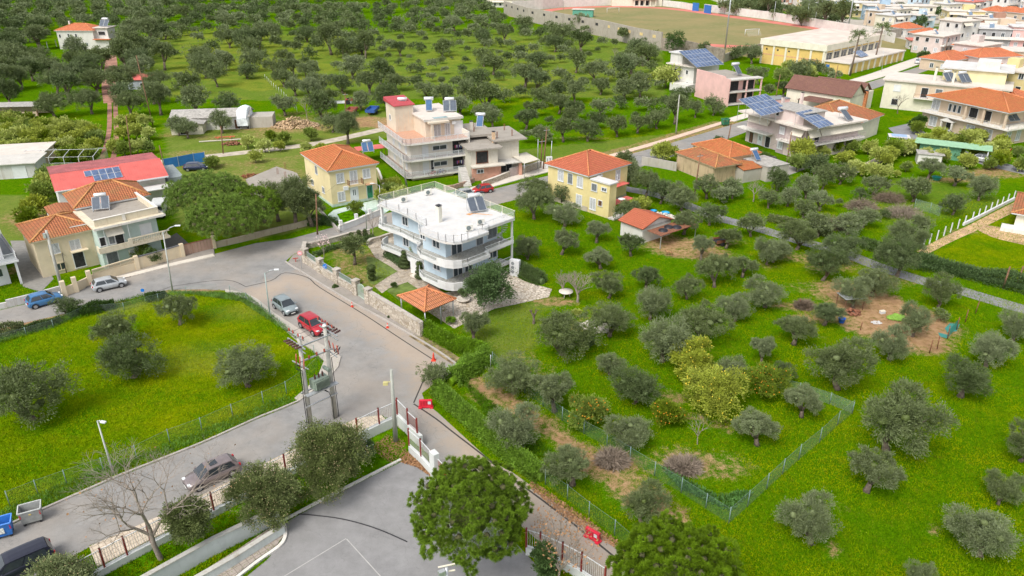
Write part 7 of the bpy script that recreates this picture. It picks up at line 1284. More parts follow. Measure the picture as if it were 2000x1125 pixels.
# dead leaves and weeds on the ground
def scatter(name,label,cat,pts,n,sz,mat,h=.02,asp=.7,up=0.):
    pl=polyw(pts); xs=[a for a,_ in pl]; ys=[b_ for _,b_ in pl]; Q=[]
    while len(Q)<n:
        x,y=random.uniform(min(xs),max(xs)),random.uniform(min(ys),max(ys))
        if inside(pl,x,y): Q.append((x,y,random.uniform(.02,h)))
    Q=np.array(Q); return tag(cards(name,Q,rng.normal(0,1,(n,3))*np.array([1,1,.15])+np.array([0,0,up]),sz,mat,None,asp,.1),label,cat,None,'stuff')
scatter('fallen_leaves','brown fallen leaves gathered in the school yard corner','fallen leaves',[(778,900),(800,882),(815,898),(848,925),(845,932),(815,912)],3800,.16,DEADL,.06); scatter('fallen_leaves','scattered brown leaves on the grass below the concrete post','fallen leaves',[(725,875),(755,850),(790,862),(795,885),(760,905)],900,.15,DEADL,.05); scatter('fallen_leaves','brown leaves along the fence on the right side of the lane','fallen leaves',[(1040,940),(1120,995),(1210,1060),(1200,1070),(1110,1015),(1030,950)],2600,.15,DEADL,.05)
random.seed(3)
scatter('weeds','tall green weeds along the wire fence corner','weeds',[(1290,915),(1330,960),(1425,1000),(1470,965),(1440,965),(1400,975),(1340,940)],1500,.30,leafmat('weed_leaves',(.10,.22,.05),None,.3,.3),.3,.35,1.2)
for k,pl_ in enumerate(([(0,1000),(150,935),(300,880),(560,775),(575,785),(400,860),(230,925),(0,1030)],[(760,480),(830,640),(800,560),(790,530)],[(330,570),(480,575),(560,640),(590,670),(560,650),(470,590)],[(900,740),(1000,820),(1100,900),(1060,900),(960,830)],[(1430,1010),(1660,800),(1680,820),(1440,1040)],[(-50,670),(160,606),(300,572),(300,585),(150,625),(-50,690)])):
    if k not in (1,4): scatter('tall_grass','tussocks of taller grass along the field and fence edges %s'%['beside the lower road','','round the loop road','under the hedge','at the net fence','behind the upper road'][k],'tall grass',pl_,5200,.30,leafmat('grass_blades',(.10,.22,.012),None,.5,.3),.1,.14,1.6)

def grass_cards():
    "short grass blades over the near fields"
    polys=[road,[(440,1160),(520,1095),(560,1050),(556,1022),(640,974),(782,903),(815,900),(850,928),(960,1010),(1100,1160)],[(563,513),(597,492),(830,640),(1000,500),(1010,594),(887,642),(808,653)],[(740,400),(1005,430),(1010,560),(880,600),(740,520)],[(175,1070),(700,818),(764,832),(190,1110)],[(985,528),(1078,565),(1072,580),(1010,594),(887,642),(850,560)],[(717,479),(742,466),(790,455),(860,540),(860,566),(746,573),(731,559),(777,530),(733,503)],[(318,470),(345,455),(410,500),(345,518)],[(20,470),(60,470),(105,545),(80,570),(45,560)],[(160,566),(420,480),(420,505),(180,566)],[(440,566),(530,600),(666,698),(585,784),(606,752),(633,706),(510,602)]]
    N=700000; yy=36+ (118-36)*rng.random(N)**1.5; xx=(rng.random(N)*2-1)*(yy*.74+8)
    M=np.zeros(N,bool)
    for pts in polys:
        q=PL(pts); I=np.zeros(N,bool); n=len(q)
        for i in range(n):
            a,b_=q[i],q[(i+1)%n]
            if a.y!=b_.y: I^=((a.y>yy)!=(b_.y>yy))&(xx<(b_.x-a.x)*(yy-a.y)/(b_.y-a.y)+a.x)
        M|=I
    ix=np.clip(np.searchsorted(gx,xx),0,NX-1); iy=np.clip(np.searchsorted(gy,yy),0,NY-1); dd=dirt[iy,ix]; M|=dd>rng.uniform(.25,.55,N); M|=(xx<-30)&(yy>88); M|=(xx>-45)&(xx<-5)&(yy>100)
    xx,yy=xx[~M],yy[~M]; n=len(xx); Q=np.stack([xx,yy,np.zeros(n)],1); m,nt,b_=newmat('grass_tufts'); v=pos(nt); n1=_noise(nt,v,.25,5,.65); n3=_noise(nt,v,6,3,.8); n9=_noise(nt,v,.04,3)
    c=_mix(nt,(.090,.205,.001),(.27,.31,.002),_ramp(nt,_math(nt,'ADD',n1,_math(nt,'MULTIPLY',n9,.6)),.62,.98)); c=_mix(nt,c,(.42,.42,.03),_ramp(nt,n3,.60,.75,0,.8)); c=_mix(nt,c,mulc(.5),_ramp(nt,n3,.28,.42,.6,0),'MULTIPLY')
    nt.links.new(c,b_.inputs['Base Color']); b_.inputs['Roughness'].default_value=.9; b_.inputs['Specular IOR Level'].default_value=0
    tag(cards('meadow_grass',Q,np.tile([0,0,1.],(n,1)),.17,m,None,.30,.55),'short yellow green grass covering the near fields and groves','grass',None,'stuff')
def mulc(k): return (k,k,k)
grass_cards()
# ---------------- vehicles ----------------
TAIL=pbr('tail_light',(.45,.01,.02),.2); HEADL=pbr('head_light',(.75,.77,.78),.15,spec=.8); RIM=pbr('wheel_rim',(.45,.46,.48),.35,.7); TYRE=pbr('tyre_rubber',(.025,.025,.028),.85); CGL=pbr('car_glass',(.03,.038,.045),.06,0,.2,1,spec=1.); PLT=pbr('number_plate',(.7,.7,.66),.5)
def car(label,pa,pb,col,L=3.9,W_=1.7,H_=1.5,kind='hatch',side=1,name='parked_car',cat='car',group=None,centre=None,ang=None,rough=.3):
    if centre is not None: c=P(*centre); a=R(ang)
    else:
        r,f=P(*pa),P(*pb); d=(f-r).normalized(); n=Vector((-d.y,d.x,0))*side; c=(r+f)/2+n*(W_/2-.08); a=math.atan2(d.y,d.x)
    t=thing(name,label,cat,(c.x,c.y,0),group); T=Fr((c.x,c.y,0),a); pm=paint('paint_%02d%02d%02d'%tuple(int(v*99) for v in col),col,rough,.25)
    w=W_/2; zb=.22; m=MB(T)
    S=[(.5,.40,.40,.72),(.485,.30,.47,.86),(.44,.24,.53,.95),(.36,.22,.585,.985),(.24,.22,.625,1.),(0,.22,.635,1.),(-.3,.22,.65,1.),(-.43,.24,.655,.97),(-.485,.3,.62,.90),(-.5,.38,.5,.82)]
    if kind=='suv' or kind=='mpv': S=[(x,z0,z1+.02,ww) for x,z0,z1,ww in S]
    rings=[]
    for x,z0,z1,ww in S:
        h0=zb+(z0-.22)*1.2; h1=z1*H_; wy=w*ww
        rings.append([(x*L,-wy*.86,h0),(x*L,-wy,h0+.14),(x*L,-wy*1.0,h0+(h1-h0)*.55),(x*L,-wy*.965,h1-.09),(x*L,-wy*.86,h1-.01),(x*L,0,h1+.035*ww),(x*L,wy*.86,h1-.01),(x*L,wy*.965,h1-.09),(x*L,wy,h0+(h1-h0)*.55),(x*L,wy,h0+.14),(x*L,wy*.86,h0)])
    b_=len(m.v); n=11
    for rg in rings: m.v+=[T(*p) for p in rg]
    for i in range(len(rings)-1):
        for k in range(n-1): m.f.append((b_+i*n+k,b_+i*n+k+1,b_+(i+1)*n+k+1,b_+(i+1)*n+k)); m.uv.append(None); m.mi.append(0); m.sm.append(True)
    for i,rv in ((0,False),(len(rings)-1,True)): f=tuple(b_+i*n+k for k in range(n)); m.f.append(f[::-1] if not rv else f); m.uv.append(None); m.mi.append(0); m.sm.append(False)
    # cabin shell
    xb0,xt0,xt1,xb1={'hatch':(.27,.09,-.37,-.47),'suv':(.25,.09,-.40,-.48),'mpv':(.31,.13,-.43,-.49),'sedan':(.22,.06,-.22,-.38)}[kind]; hb=.63*H_; ht=H_
    B=[(xb0*L,-w*.93,hb),(xb0*L,w*.93,hb),(xb1*L,w*.93,hb),(xb1*L,-w*.93,hb)]; Tt=[(xt0*L,-w*.72,ht-.05),(xt0*L,w*.72,ht-.05),(xt1*L,w*.70,ht-.07),(xt1*L,-w*.70,ht-.07)]
    m.face([B[0],B[1],Tt[1],Tt[0]][::1],sm=False); m.face([B[1],B[2],Tt[2],Tt[1]]); m.face([B[2],B[3],Tt[3],Tt[2]]); m.face([B[3],B[0],Tt[0],Tt[3]])
    xm=(xt0+xt1)/2*L; R0=[(xt0*L,y,ht-.05) for y in (-w*.72,0,w*.72)]; 
    rows=[]
    for x,k in ((xt0*L,-.05),(xt0*L-.25,-.012),(xm,0),(xt1*L+.3,-.02),(xt1*L,-.07)): rows.append([(x,-w*.72,ht+k-.02),(x,-w*.5,ht+k+.012),(x,0,ht+k+.03),(x,w*.5,ht+k+.012),(x,w*.72,ht+k-.02)])
    for i in range(4):
        for k in range(4): m.face([rows[i][k],rows[i][k+1],rows[i+1][k+1],rows[i+1][k]],sm=True)
    bo=m.build('body',pm,t)
    def pane(nm,q,ins=(.08,.08,.12,.1),off=.02,parent=t,mat=CGL):
        q=[Vector(p) for p in q]; nn=(q[1]-q[0]).cross(q[3]-q[0]).normalized(); 
        ctr=sum(q,Vector())/4
        if nn.dot(ctr-Vector((xm,0,hb)))<0: nn=-nn
        u0,u1,v0,v1=ins; f=lambda u,v:(q[0].lerp(q[1],u)).lerp(q[3].lerp(q[2],u),v)+nn*off
        pts=[f(u0,v0),f(1-u1,v0),f(1-u1,1-v1),f(u0,1-v1)]; g=MB(T); g.face([tuple(p) for p in pts]); return g.build(nm,mat,parent)
    pane('windscreen',(B[0],B[1],Tt[1],Tt[0]),(.035,.035,.02,.03)); pane('rear_window',(B[2],B[3],Tt[3],Tt[2]),(.08,.08,.15,.06))
    for y_ in (-1,1):
        q=(B[3],B[0],Tt[0],Tt[3]) if y_<0 else (B[2],B[1],Tt[1],Tt[2]); pane('side_window',q,(.09,.475,.05,.09)); pane('side_window',q,(.555,.07,.05,.09))
    if kind=='hatch' and 'sunroof' in label: g=MB(T); g.face([(xt0*L-.3,-.35,ht+.035),(xt0*L-.9,-.35,ht+.04),(xt0*L-.9,.35,ht+.04),(xt0*L-.3,.35,ht+.035)]); g.build('sunroof',CGL,t)
    for sx in (.315,-.315):
        for y_ in (-1,1):
            g=MB(T); r_=.31 if kind!='suv' else .34; y0=y_*(w-.16); y1=y_*(w+.012); g.tube([(sx*L,y0,r_),(sx*L,y1,r_)],r_,18); wh=g.build('wheel',TYRE,t); g=MB(T); g.tube([(sx*L,y1-.02*y_,r_),(sx*L,y1+.012*y_,r_)],r_*.66,12); g.build('rim',RIM,wh)
            g=MB(T); pts=[(sx*L+(r_+.06)*math.cos(R(k)),y_*(w+.004),r_+(r_+.06)*math.sin(R(k))) for k in range(-20,201,20)]; g.tube(pts,.035,4); g.build('wheel_arch',TYRE,t)
    for y_ in (-1,1):
        g=MB(T); g.box(.435*L,.493*L,y_*w*.62-.16,y_*w*.62+.16,.46*H_,.53*H_); g.build('headlight',HEADL,t,.03); g=MB(T); g.box(-.503*L,-.475*L,y_*w*.78-.1,y_*w*.78+.1,.5*H_,.64*H_); g.build('tail_light',TAIL,t,.02)
        g=MB(T); g.box(.2*L,.2*L+.12,y_*(w+.02)-.02*0+(-.0 if y_>0 else -.16),y_*(w+.02)+(.16 if y_>0 else 0),.62*H_,.70*H_); g.build('mirror',pm,t,.02)
    g=MB(T); g.box(.497*L,.506*L,-.26,.26,.32,.43); g.build('number_plate',PLT,t); g=MB(T); g.box(-.508*L,-.499*L,-.26,.26,.5,.61); g.build('number_plate',PLT,t); g=MB(T); g.box(.488*L,.502*L,-.45,.45,.45,.56); g.build('grille',TYRE,t)
    return t
G='parked cars'
car('small blue rounded hatchback parked by the wall on the upper left road',(70,604),(115,591.5),(.06,.20,.42),3.75,1.66,1.54,group=G); car('silver hatchback parked before the beige yard wall',(196,571),(238,561.5),(.50,.52,.54),3.85,1.66,1.43,group=G)
car('grey green hatchback parked at the edge of the junction behind the red car',(537,603),(556,617),(.27,.32,.33),3.8,1.7,1.52,group=G); car('bright red crossover parked beside the transformer poles',(589,641),(612,656.5),(.48,.02,.035),4.1,1.78,1.58,'suv',group=G)
car('grey brown hatchback with sunroof parked along the school pavement',(457,930),(389,960),(.23,.19,.19),4.25,1.78,1.48,side=-1,group=G); car('dark blue black people carrier cut by the lower left corner',(84,1112),(2,1149),(.02,.022,.04),4.5,1.82,1.6,'mpv',side=-1,group=G)
car('small red car parked on the street before the unfinished house',None,None,(.50,.02,.02),3.6,1.6,1.42,centre=(942,376),ang=205,group=G); car('silver car half hidden behind the flat white roof',None,None,(.45,.47,.48),4,1.7,1.45,centre=(902,386),ang=210,group=G)
car('black car parked left beside the lilac house drive',None,None,(.02,.02,.025),4.2,1.75,1.45,centre=(1446,305),ang=-25,group=G); car('black hatchback parked behind the ruined farmhouse',None,None,(.025,.025,.035),4.1,1.75,1.5,centre=(1497,321),ang=168,group=G)
car('silver estate car beside the beige villa',None,None,(.45,.47,.5),4.4,1.8,1.55,'suv',centre=(1848,268),ang=-30,group=G); car('red off road car on the drive of the beige villa',None,None,(.42,.03,.04),4.2,1.8,1.8,'suv',centre=(1951,297),ang=100,group=G); car('white pickup like car under the citrus trees at the right',None,None,(.70,.70,.72),4.8,1.8,1.6,'sedan',centre=(1919,316),ang=-35,group=G)
car('dark saloon parked at the top of the green plot',None,None,(.02,.02,.03),4.5,1.8,1.45,'sedan',centre=(1942,157),ang=-15,group=G); car('white car parked by the road right of the sports hall',None,None,(.65,.67,.7),4.4,1.8,1.6,'suv',centre=(1796,124),ang=40,group=G); car('dark blue car loaded with pipes in the yard beside the blue fence',None,None,(.02,.03,.08),4.3,1.75,1.45,centre=(384,332),ang=10,group=G); car('black car in the middle of the town street',None,None,(.03,.02,.03),4.3,1.8,1.5,'suv',centre=(1862,118),ang=60,group=G)
def boxcar(name,label,cat,px,ang,parts,wheels=()):
    c=P(*px); t=thing(name,label,cat,tuple(c)); T=Fr(c,R(ang))
    for nm,mat,L in parts:
        for b_ in L: m=MB(T); m.box(*b_); m.build(nm,mat,t,.04)
    for x,y,r in wheels: m=MB(T); m.tube([(x,y-.12,r),(x,y+.12,r)],r,14); m.build('wheel',TYRE,t)
    return t
WV=paint('paint_white',(.72,.73,.73)); BT=paint('trailer_blue',(.02,.09,.32),.6)
boxcar('delivery_van','white van standing under the pines beside the mint house','van',(312,420),-75,(('body',WV,[(-2.3,1.5,-.9,.9,.4,2.1)]),('bonnet',WV,[(1.5,2.4,-.88,.88,.4,1.2)]),('windscreen',CGL,[(1.45,1.62,-.8,.8,1.2,1.9)]),('side_window',CGL,[(.6,1.3,-.92,-.9,1.3,1.85)])),[(x,y,.33) for x in (-1.5,1.5) for y in (-.85,.85)])
boxcar('blue_trailer','blue flat farm trailer at the orchard edge','trailer',(728,222),85,(('bed',BT,[(-2.4,2.4,-1.1,1.1,.7,.85)]),('side_board',BT,[(-2.4,2.4,-1.15,-1.1,.85,1.4),(-2.4,2.4,1.1,1.15,.85,1.4),(2.35,2.4,-1.1,1.1,.85,1.4),(-2.4,-2.35,-1.1,1.1,.85,1.4)]),('drawbar',RUST,[(-4,-2.4,-.06,.06,.55,.66)])),[(0,-1.,.42),(0,1.,.42)])
boxcar('red_trailer','rusty red box trailer left of the blue one','trailer',(688,222),85,(('bed',RUST,[(-1.8,1.8,-1,1,.6,.75)]),('side_board',pbr('faded_red',(.35,.10,.08),.7),[(-1.8,1.8,-1.05,-1.,.75,1.3),(-1.8,1.8,1.,1.05,.75,1.3),(1.75,1.8,-1,1,.75,1.3),(-1.8,-1.75,-1,1,.75,1.3)]),('drawbar',RUST,[(-3.2,-1.8,-.06,.06,.5,.6)])),[(0,-.95,.4),(0,.95,.4)])
boxcar('farm_tractor','small red farm tractor beside a white pipe stack','tractor',(684,203),10,(('bonnet',pbr('tractor_red',(.45,.03,.04),.4),[(.1,1.6,-.3,.3,.8,1.35)]),('seat',BLACK,[(-.7,-.2,-.25,.25,1.,1.5)]),('mudguard',MATS['tractor_red'],[(-1.0,.0,-.75,-.5,1.1,1.25),(-1.0,.0,.5,.75,1.1,1.25)])),[(-.5,-.65,.6),(-.5,.65,.6),(1.2,-.5,.35),(1.2,.5,.35)])
boxcar('pipe_stack','stack of white pipes beside the red tractor','pipes',(664,202),0,(('pipe',WHT,[(-3,3,-.6+k*.3,-.36+k*.3,.1+.25*(k%2),.35+.25*(k%2)) for k in range(4)]),))
boxcar('blue_truck','blue flat bed truck parked behind the rooftop house','truck',(1905,152),-15,(('bed',BT,[(-4,1.5,-1.2,1.2,1.,1.7)]),('cab',BT,[(1.7,3.6,-1.2,1.2,.7,2.8)]),('windscreen',CGL,[(3.58,3.66,-1.,1.,1.7,2.5)]),('side_window',CGL,[(2.2,3.2,-1.24,-1.2,1.7,2.4)])),[(x,y,.5) for x in (-2.6,2.6) for y in (-1.1,1.1)])
t=thing('covered_truck','tall truck wrapped in white tarpaulin beside the farm barn','truck',tuple(P(481,250))); T=Fr(P(481,247),R(95)); m=MB(T)
rg=[]; 
for x,w_,h_ in ((-3,1.1,2.6),(-2.2,1.25,4.2),(-.5,1.2,4.6),(1.5,1.25,4.5),(2.8,1.1,4.1),(3.2,.9,3.0)): rg.append([(x,-w_,.8),(x+.05,-w_*1.05,h_*.55),(x,-w_*.85,h_*.93),(x,-.2,h_),(x,w_*.3,h_*.98),(x,w_*.85,h_*.92),(x-.05,w_*1.05,h_*.5),(x,w_,.8)])
for a,c_ in zip(rg[:-1],rg[1:]):
    for k in range(7): m.face([a[k],a[k+1],c_[k+1],c_[k]][::-1])
m.face(rg[0][::1]); m.face(rg[-1][::-1]); m.build('tarpaulin',pbr('white_tarp',(.72,.76,.80),.6,var=.15,scale=1.5,bump=.3),t); m=MB(T); m.box(-2.9,3.2,-1,1,.5,.8); m.build('chassis',BLACK,t)
for x in (-2.,2.2):
    for y in (-.95,.95): m=MB(T); m.tube([(x,y-.14,.45),(x,y+.14,.45)],.45,12); m.build('wheel',TYRE,t)
# ---------------- poles, lamps, transformer ----------------
CPO=pbr('pole_concrete',(.42,.41,.37),.9,var=.12,scale=3); WPO=pbr('pole_wood',(.20,.11,.065),.9,var=.25,scale=3); 
def top2(px,py,tx,ty):
    p=P(px,py); h=Z(px,py,ty); q=P(tx,ty,h); return p,q
def upole(name,label,cat,b_,t_,r0,r1,mat,parts=None,group=None):
    p,q=top2(*b_,*t_); t=thing(name,label,cat,tuple(p),group); m=MB(); m.tube([tuple(p),(q.x,q.y,q.z)],[r0,r1],8,raw=True); m.build('pole',mat,t); parts and parts(t,q); return t
def isol(t,q,w=1.4,a=.5):
    d=Vector((math.cos(a),math.sin(a),0)); m=MB(); m.bar(tuple(q-d*w/2-Vector((0,0,.4))),tuple(q+d*w/2-Vector((0,0,.4))),.09,raw=True); m.build('crossarm',GALV,t)
def lamp(dx,dy=0,dz=.6,hl=.5):
    def f(t,q):
        e=q+Vector((dx,dy,dz)); m=MB(); m.tube([tuple(q-Vector((0,0,.1))),tuple(q.lerp(e,.6)+Vector((0,0,.08))),tuple(e)],.045,6,raw=True); m.build('arm',GALV,t); d=Vector((dx,dy,0)).normalized(); m=MB(Fr(e,math.atan2(d.y,d.x))); m.box(-.05,hl,-.12,.12,-.07,.07); m.build('lamp_head',pbr('lamp_white',(.72,.74,.76),.4),t,.04)
    return f
upole('utility_pole','thick leaning concrete pole with a box in front of the beige house','utility pole',(123,572),(90,450),.2,.14,CPO,lambda t,q:(lambda m:(m.box(q.x-.35,q.x-.05,q.y-.3,q.y-.05,q.z-.9,q.z-.3),m.build('junction_box',GALV,t)))(MB()))
upole('street_lamp','tall street lamp with long arm beside the mint house balcony','street lamp',(337,568),(318,453),.1,.06,pbr('lamp_pole_grey',(.50,.52,.50),.6),lamp(1.5,.2,.7,.6)); upole('street_lamp','thin green grey street lamp at the left kerb of the junction','street lamp',(527,614),(517,533),.08,.05,pbr('lamp_pole_green',(.33,.42,.40),.6),lamp(1.1,.1,.35)); upole('street_lamp','white headed street lamp at the lower road edge of the green field','street lamp',(222,927),(190,822),.09,.05,MATS['lamp_pole_grey'],lamp(.35,-.1,.0,.42))
upole('street_lamp','small street lamp before the pale yellow house','street lamp',(743,398),(741,362),.07,.05,GALV,lamp(-.9,-.2,.4)); upole('lamp_post','slim grey post on the street side of the villa garden','post',(716,451),(714,398),.07,.05,GALV); upole('lamp_post','thin dark garden lamp post before the beige house','post',(130,533),(121,494),.05,.04,BLACK)
upole('utility_pole','grey concrete post without wires inside the school corner','utility pole',(773,862),(764,722),.21,.12,pbr('pole_grey_green',(.36,.37,.33),.9,var=.1),lambda t,q:(lambda m:(m.bar((q.x-.0,q.y,q.z-1.1),(q.x-.5,q.y+.0,q.z-1.25),.06,raw=True),m.box(q.x-.75,q.x-.35,q.y-.15,q.y+.15,q.z-1.45,q.z-1.2),m.build('lamp_bracket',pbr('yellowed_plastic',(.5,.45,.2),.6),t)))(MB()))
for i,(b_,t_,mt,l) in enumerate((((1320,262),(1327,185),CPO,'lone grey concrete pole in the orchard by the road'),((620,458),(617,379),WPO,'short wooden pole beside the dark trees above the retaining wall'),((675,247),(674,181),WPO,'wooden pole between the woodpile and the trailers'),((299,246),(266,108),WPO,'long leaning wooden pole above the red hut'),((257,310),(246,226),WPO,'wooden pole in the short citrus rows'),((436,300),(431,247),WPO,'small wooden pole before the farm barn'),((1061,331),(1068,250),WPO,'taller of two wooden poles beside the sign board'),((1056,327),(1059,272),WPO,'shorter of two wooden poles beside the sign board'),((1356,384),(1368,300),WPO,'wooden pole in front of the ruined farmhouse'),((1512,206),(1524,146),WPO,'left wooden pole in the plot below the sports hall'),((1536,203),(1542,160),WPO,'short wooden pole between two others below the sports hall'),((1627,173),(1637,127),WPO,'wooden pole at the corner of the sports hall annex'),((1536,324),(1546,258),WPO,'wooden pole before the lilac house awnings'),((1419,290),(1428,242),WPO,'wooden pole on the road side left of the lilac house'),((1959,563),(1973,521),WPO,'left of two wooden poles at the right edge by the narrow lane'),((1985,559),(1999,520),WPO,'right of two wooden poles at the right edge by the narrow lane'),((795,368),(784,300),CPO,'grey pole against the apartment balconies'),((320,322),(311,284),WPO,'wooden pole at the right end of the red warehouse'),((1840,118),(1853,72),WPO,'town pole before the blue grey house'),((1973,230),(1980,196),WPO,'pole at the end of the villa roof'))):
    upole('utility_pole',l,'utility pole',b_,t_,.13 if mt is WPO else .17,.09,mt,(lambda t,q:isol(t,q,1.1,.4)) if i in (2,6,7,8) else None)
for b_,t_,l in (((1050,331),(1051,272),'thin grey metal post left of the wooden poles'),((1075,329),(1078,275),'thin grey metal post right of the sign board'),((1722,140),(1726,98),'white lamp post on the pavement before the sports hall')): upole('metal_post',l,'post',b_,t_,.06,.05,GALV)
tp=P(872,1108,9.); t=thing('floodlight_pole','floodlight pole with T shaped head in front of the round pine at the bottom','floodlight',(tp.x,tp.y,0)); m=MB(); m.tube([(tp.x,tp.y,0),tuple(tp)],[.12,.08],8,raw=True); m.build('pole',GALV,t); m=MB(); m.bar(tuple(tp+Vector((-.45,0,0))),tuple(tp+Vector((.45,.1,.15))),.06,raw=True); m.bar(tuple(tp+Vector((-.45,0,-.4))),tuple(tp+Vector((.45,.1,-.3))),.06,raw=True); m.build('crossarm',CREAMJ,t); m=MB(Fr(tp+Vector((-.25,-.15,-.25)),.5)); m.box(-.18,.18,-.12,.12,-.15,.15); m.build('lamp_head',GALV,t)
# transformer station
p1,p2=P(608,838),P(655,815); d=(p2-p1); L=d.length; a=math.atan2(d.y,d.x); hT=9.3
t=thing('transformer_station','two concrete poles carrying a green transformer, insulators and crossbars beside the junction','transformer',tuple((p1+p2)/2)); T=Fr(p1,a); B2=pbr('insulator_brown',(.10,.035,.03),.3,spec=.7); RI=pbr('insulator_red',(.45,.10,.07),.5); TG2=pbr('transformer_green',(.22,.27,.22),.5,var=.1,scale=4)
for x in (0,L): m=MB(T); m.tube([(x,0,0),(x,0,hT)],[.24,.15],10); m.build('pole',CPO,t); m=MB(T); m.tube([(x,0,hT),(x,0,hT+.18)],[.22,.16],10); m.build('pole_cap',pbr('white_cap',(.7,.7,.68),.6),t)
for z,nm in ((2.55,1),(3.75,1),(7.1,1),(8.5,1)):
    m=MB(T)
    for y in ((-.27,.27) if z in (3.75,) else (-.27,)): m.bar((-.35,y,z),(L+.35,y,z),.11,raw=False)
    m.build('crossbeam',GALV,t)
m=MB(T); m.box(-.3,L+.3,-.75,-.3,3.75,3.85); m.build('platform',GALV,t)
m=MB(T); m.box(L*.22,L*.80,-.55,.25,3.95,4.85); tb=m.build('transformer_tank',TG2,t); m=MB(T)
for k in range(12): x=L*.24+k*L*.56/12; m.box(x,x+.035,-.78,-.55,4.0,4.8)
m.build('cooling_fin',TG2,tb); m=MB(T); m.tube([(L*.86,-.5,5.3),(L*.86,.35,5.3)],.17,10); m.build('oil_conservator',TG2,tb)
for k in range(3): m=MB(T); x=L*.35+k*.38; m.lathe([(.05,4.85),(.10,4.92),(.06,5.0),(.10,5.06),(.06,5.12),(.09,5.2),(.03,5.35)],(x,-.2,0),8); m.build('bushing',B2,tb)
for x,sg in ((0,-1),(L,1)):
    for y in (-.85,-.42,.02,.45,.85):
        if y in (.05,) and sg<0: pass
        m=MB(T); m.tube([(x+sg*.35,y,hT-.5),(x+sg*.95,y,hT-.42)],[.075,.075],8); 
        for q in (.45,.6,.75,.9): m.tube([(x+sg*q-.02,y,hT-.485+.1*(q-.45)),(x+sg*q+.02,y,hT-.48+.1*(q-.45))],.11,8)
        m.build('insulator',B2,t)
    m=MB(T); m.bar((x+sg*.3,-1.35,hT-.55),(x+sg*.3,1.35,hT-.55),.1); m.bar((x+sg*.32,-1.35,hT-.95),(x+sg*.32,1.0,hT-.95),.07); m.build('crossarm',GALV,t)
    for y in (-1.,-.4,.2): m=MB(T); m.tube([(x+sg*.35,y,hT-1.6),(x+sg*.45,y,hT-2.5)],[.05,.05],6); m.build('fuse',RI,t)
    m=MB(T); m.bar((x+sg*.15,-1.2,hT-2.6),(x+sg*.35,1.,hT-2.6),.08); m.build('fuse_bar',GALV,t)
for y in (-.9,0,.9): m=MB(T); m.bar((-.2,y*.9,hT+.2),(L+.2,y*.9,hT+.35),.02); m.build('busbar',BLACK,t)
for x in (L*.2,L*.5,L*.8):
    m=MB(T); m.lathe([(.05,7.15),(.1,7.2),(.06,7.3),(.1,7.35),(.05,7.45)],(x,-.35,0),8); m.build('insulator',RI,t)
m=MB(T); m.bar((-.2,-1.1,hT+.15),(-.2,1.2,hT+.15),.09); m.bar((L+.1,-1.1,hT+.15),(L+.1,1.2,hT+.15),.09)
m.build('top_arm',GALV,t)
for y in (-1.,-.3,.5,1.1): m=MB(T); m.lathe([(.05,hT+.2),(.09,hT+.27),(.05,hT+.35),(.08,hT+.4),(.03,hT+.5)],(-.2,y,0),8); m.lathe([(.05,hT+.2),(.09,hT+.27),(.05,hT+.35),(.08,hT+.4),(.03,hT+.5)],(L+.1,y,0),8); m.build('insulator',RI,t)
for x,sg,ys in ((0,-1,(-.18,.12)),(L,1,(-.15,.15))):
    for k,y in enumerate(ys): m=MB(T); m.tube([(x+sg*.28,y,.0),(x+sg*.27,y,3.),(x+sg*.22,y,6.2),(x+sg*.7,y-.3,6.5),(x+sg*.9,y-.5,7.2),(x+sg*.45,y-.5,hT-2.5)],.035,5); m.build('cable',BLACK,t)
for k in range(3): m=MB(T); m.tube([(L*.35+k*.38,-.2,5.35),(L*.3+k*.3,-.5,6.1),(L*(.2+k*.3),-.35,7.2)],.012,4); m.tube([(L*.5+k*.1,-.3,3.7),(L*.75,-.5,3.2),(L-.25,-.25,2.2),(L-.26,-.2,0)],.03,4); m.build('cable',BLACK,t)
# overhead wires
def wire(pts,label,sag=.8,r=.012):
    m=MB()
    for a_,b_ in zip(pts[:-1],pts[1:]): m.tube([tuple(a_.lerp(b_,k/10)-Vector((0,0,sag*4*(k/10)*(1-k/10)))) for k in range(11)],r,3,raw=True,cap=False)
    tag(m.build('overhead_wire',BLACK,origin=pts[0]),label,'wire','overhead wires')
def tp_(b_,t_): return top2(*b_,*t_)[1]-Vector((0,0,.2))
wire([tp_((299,246),(266,108)),tp_((436,300),(431,247))],'wire from the leaning pole above the red hut to the farm barn pole',1.5); wire([tp_((1959,563),(1973,521)),tp_((1985,559),(1999,520))],'short wire between the two poles at the right edge',.1); wire([tp_((620,458),(617,379)),P(668,345,5.5)],'wire from the short wooden pole to the pale yellow house',.6); wire([tp_((1061,331),(1068,250)),tp_((1356,384),(1368,300))],'long wire from the sign board poles to the farmhouse pole',2.); wire([tp_((1356,384),(1368,300)),tp_((1536,324),(1546,258))],'long wire from the farmhouse pole to the lilac house pole',2.); wire([tp_((123,572),(90,450)),P(130,500,3.2)],'slack wire from the thick leaning pole to the beige house',.6)
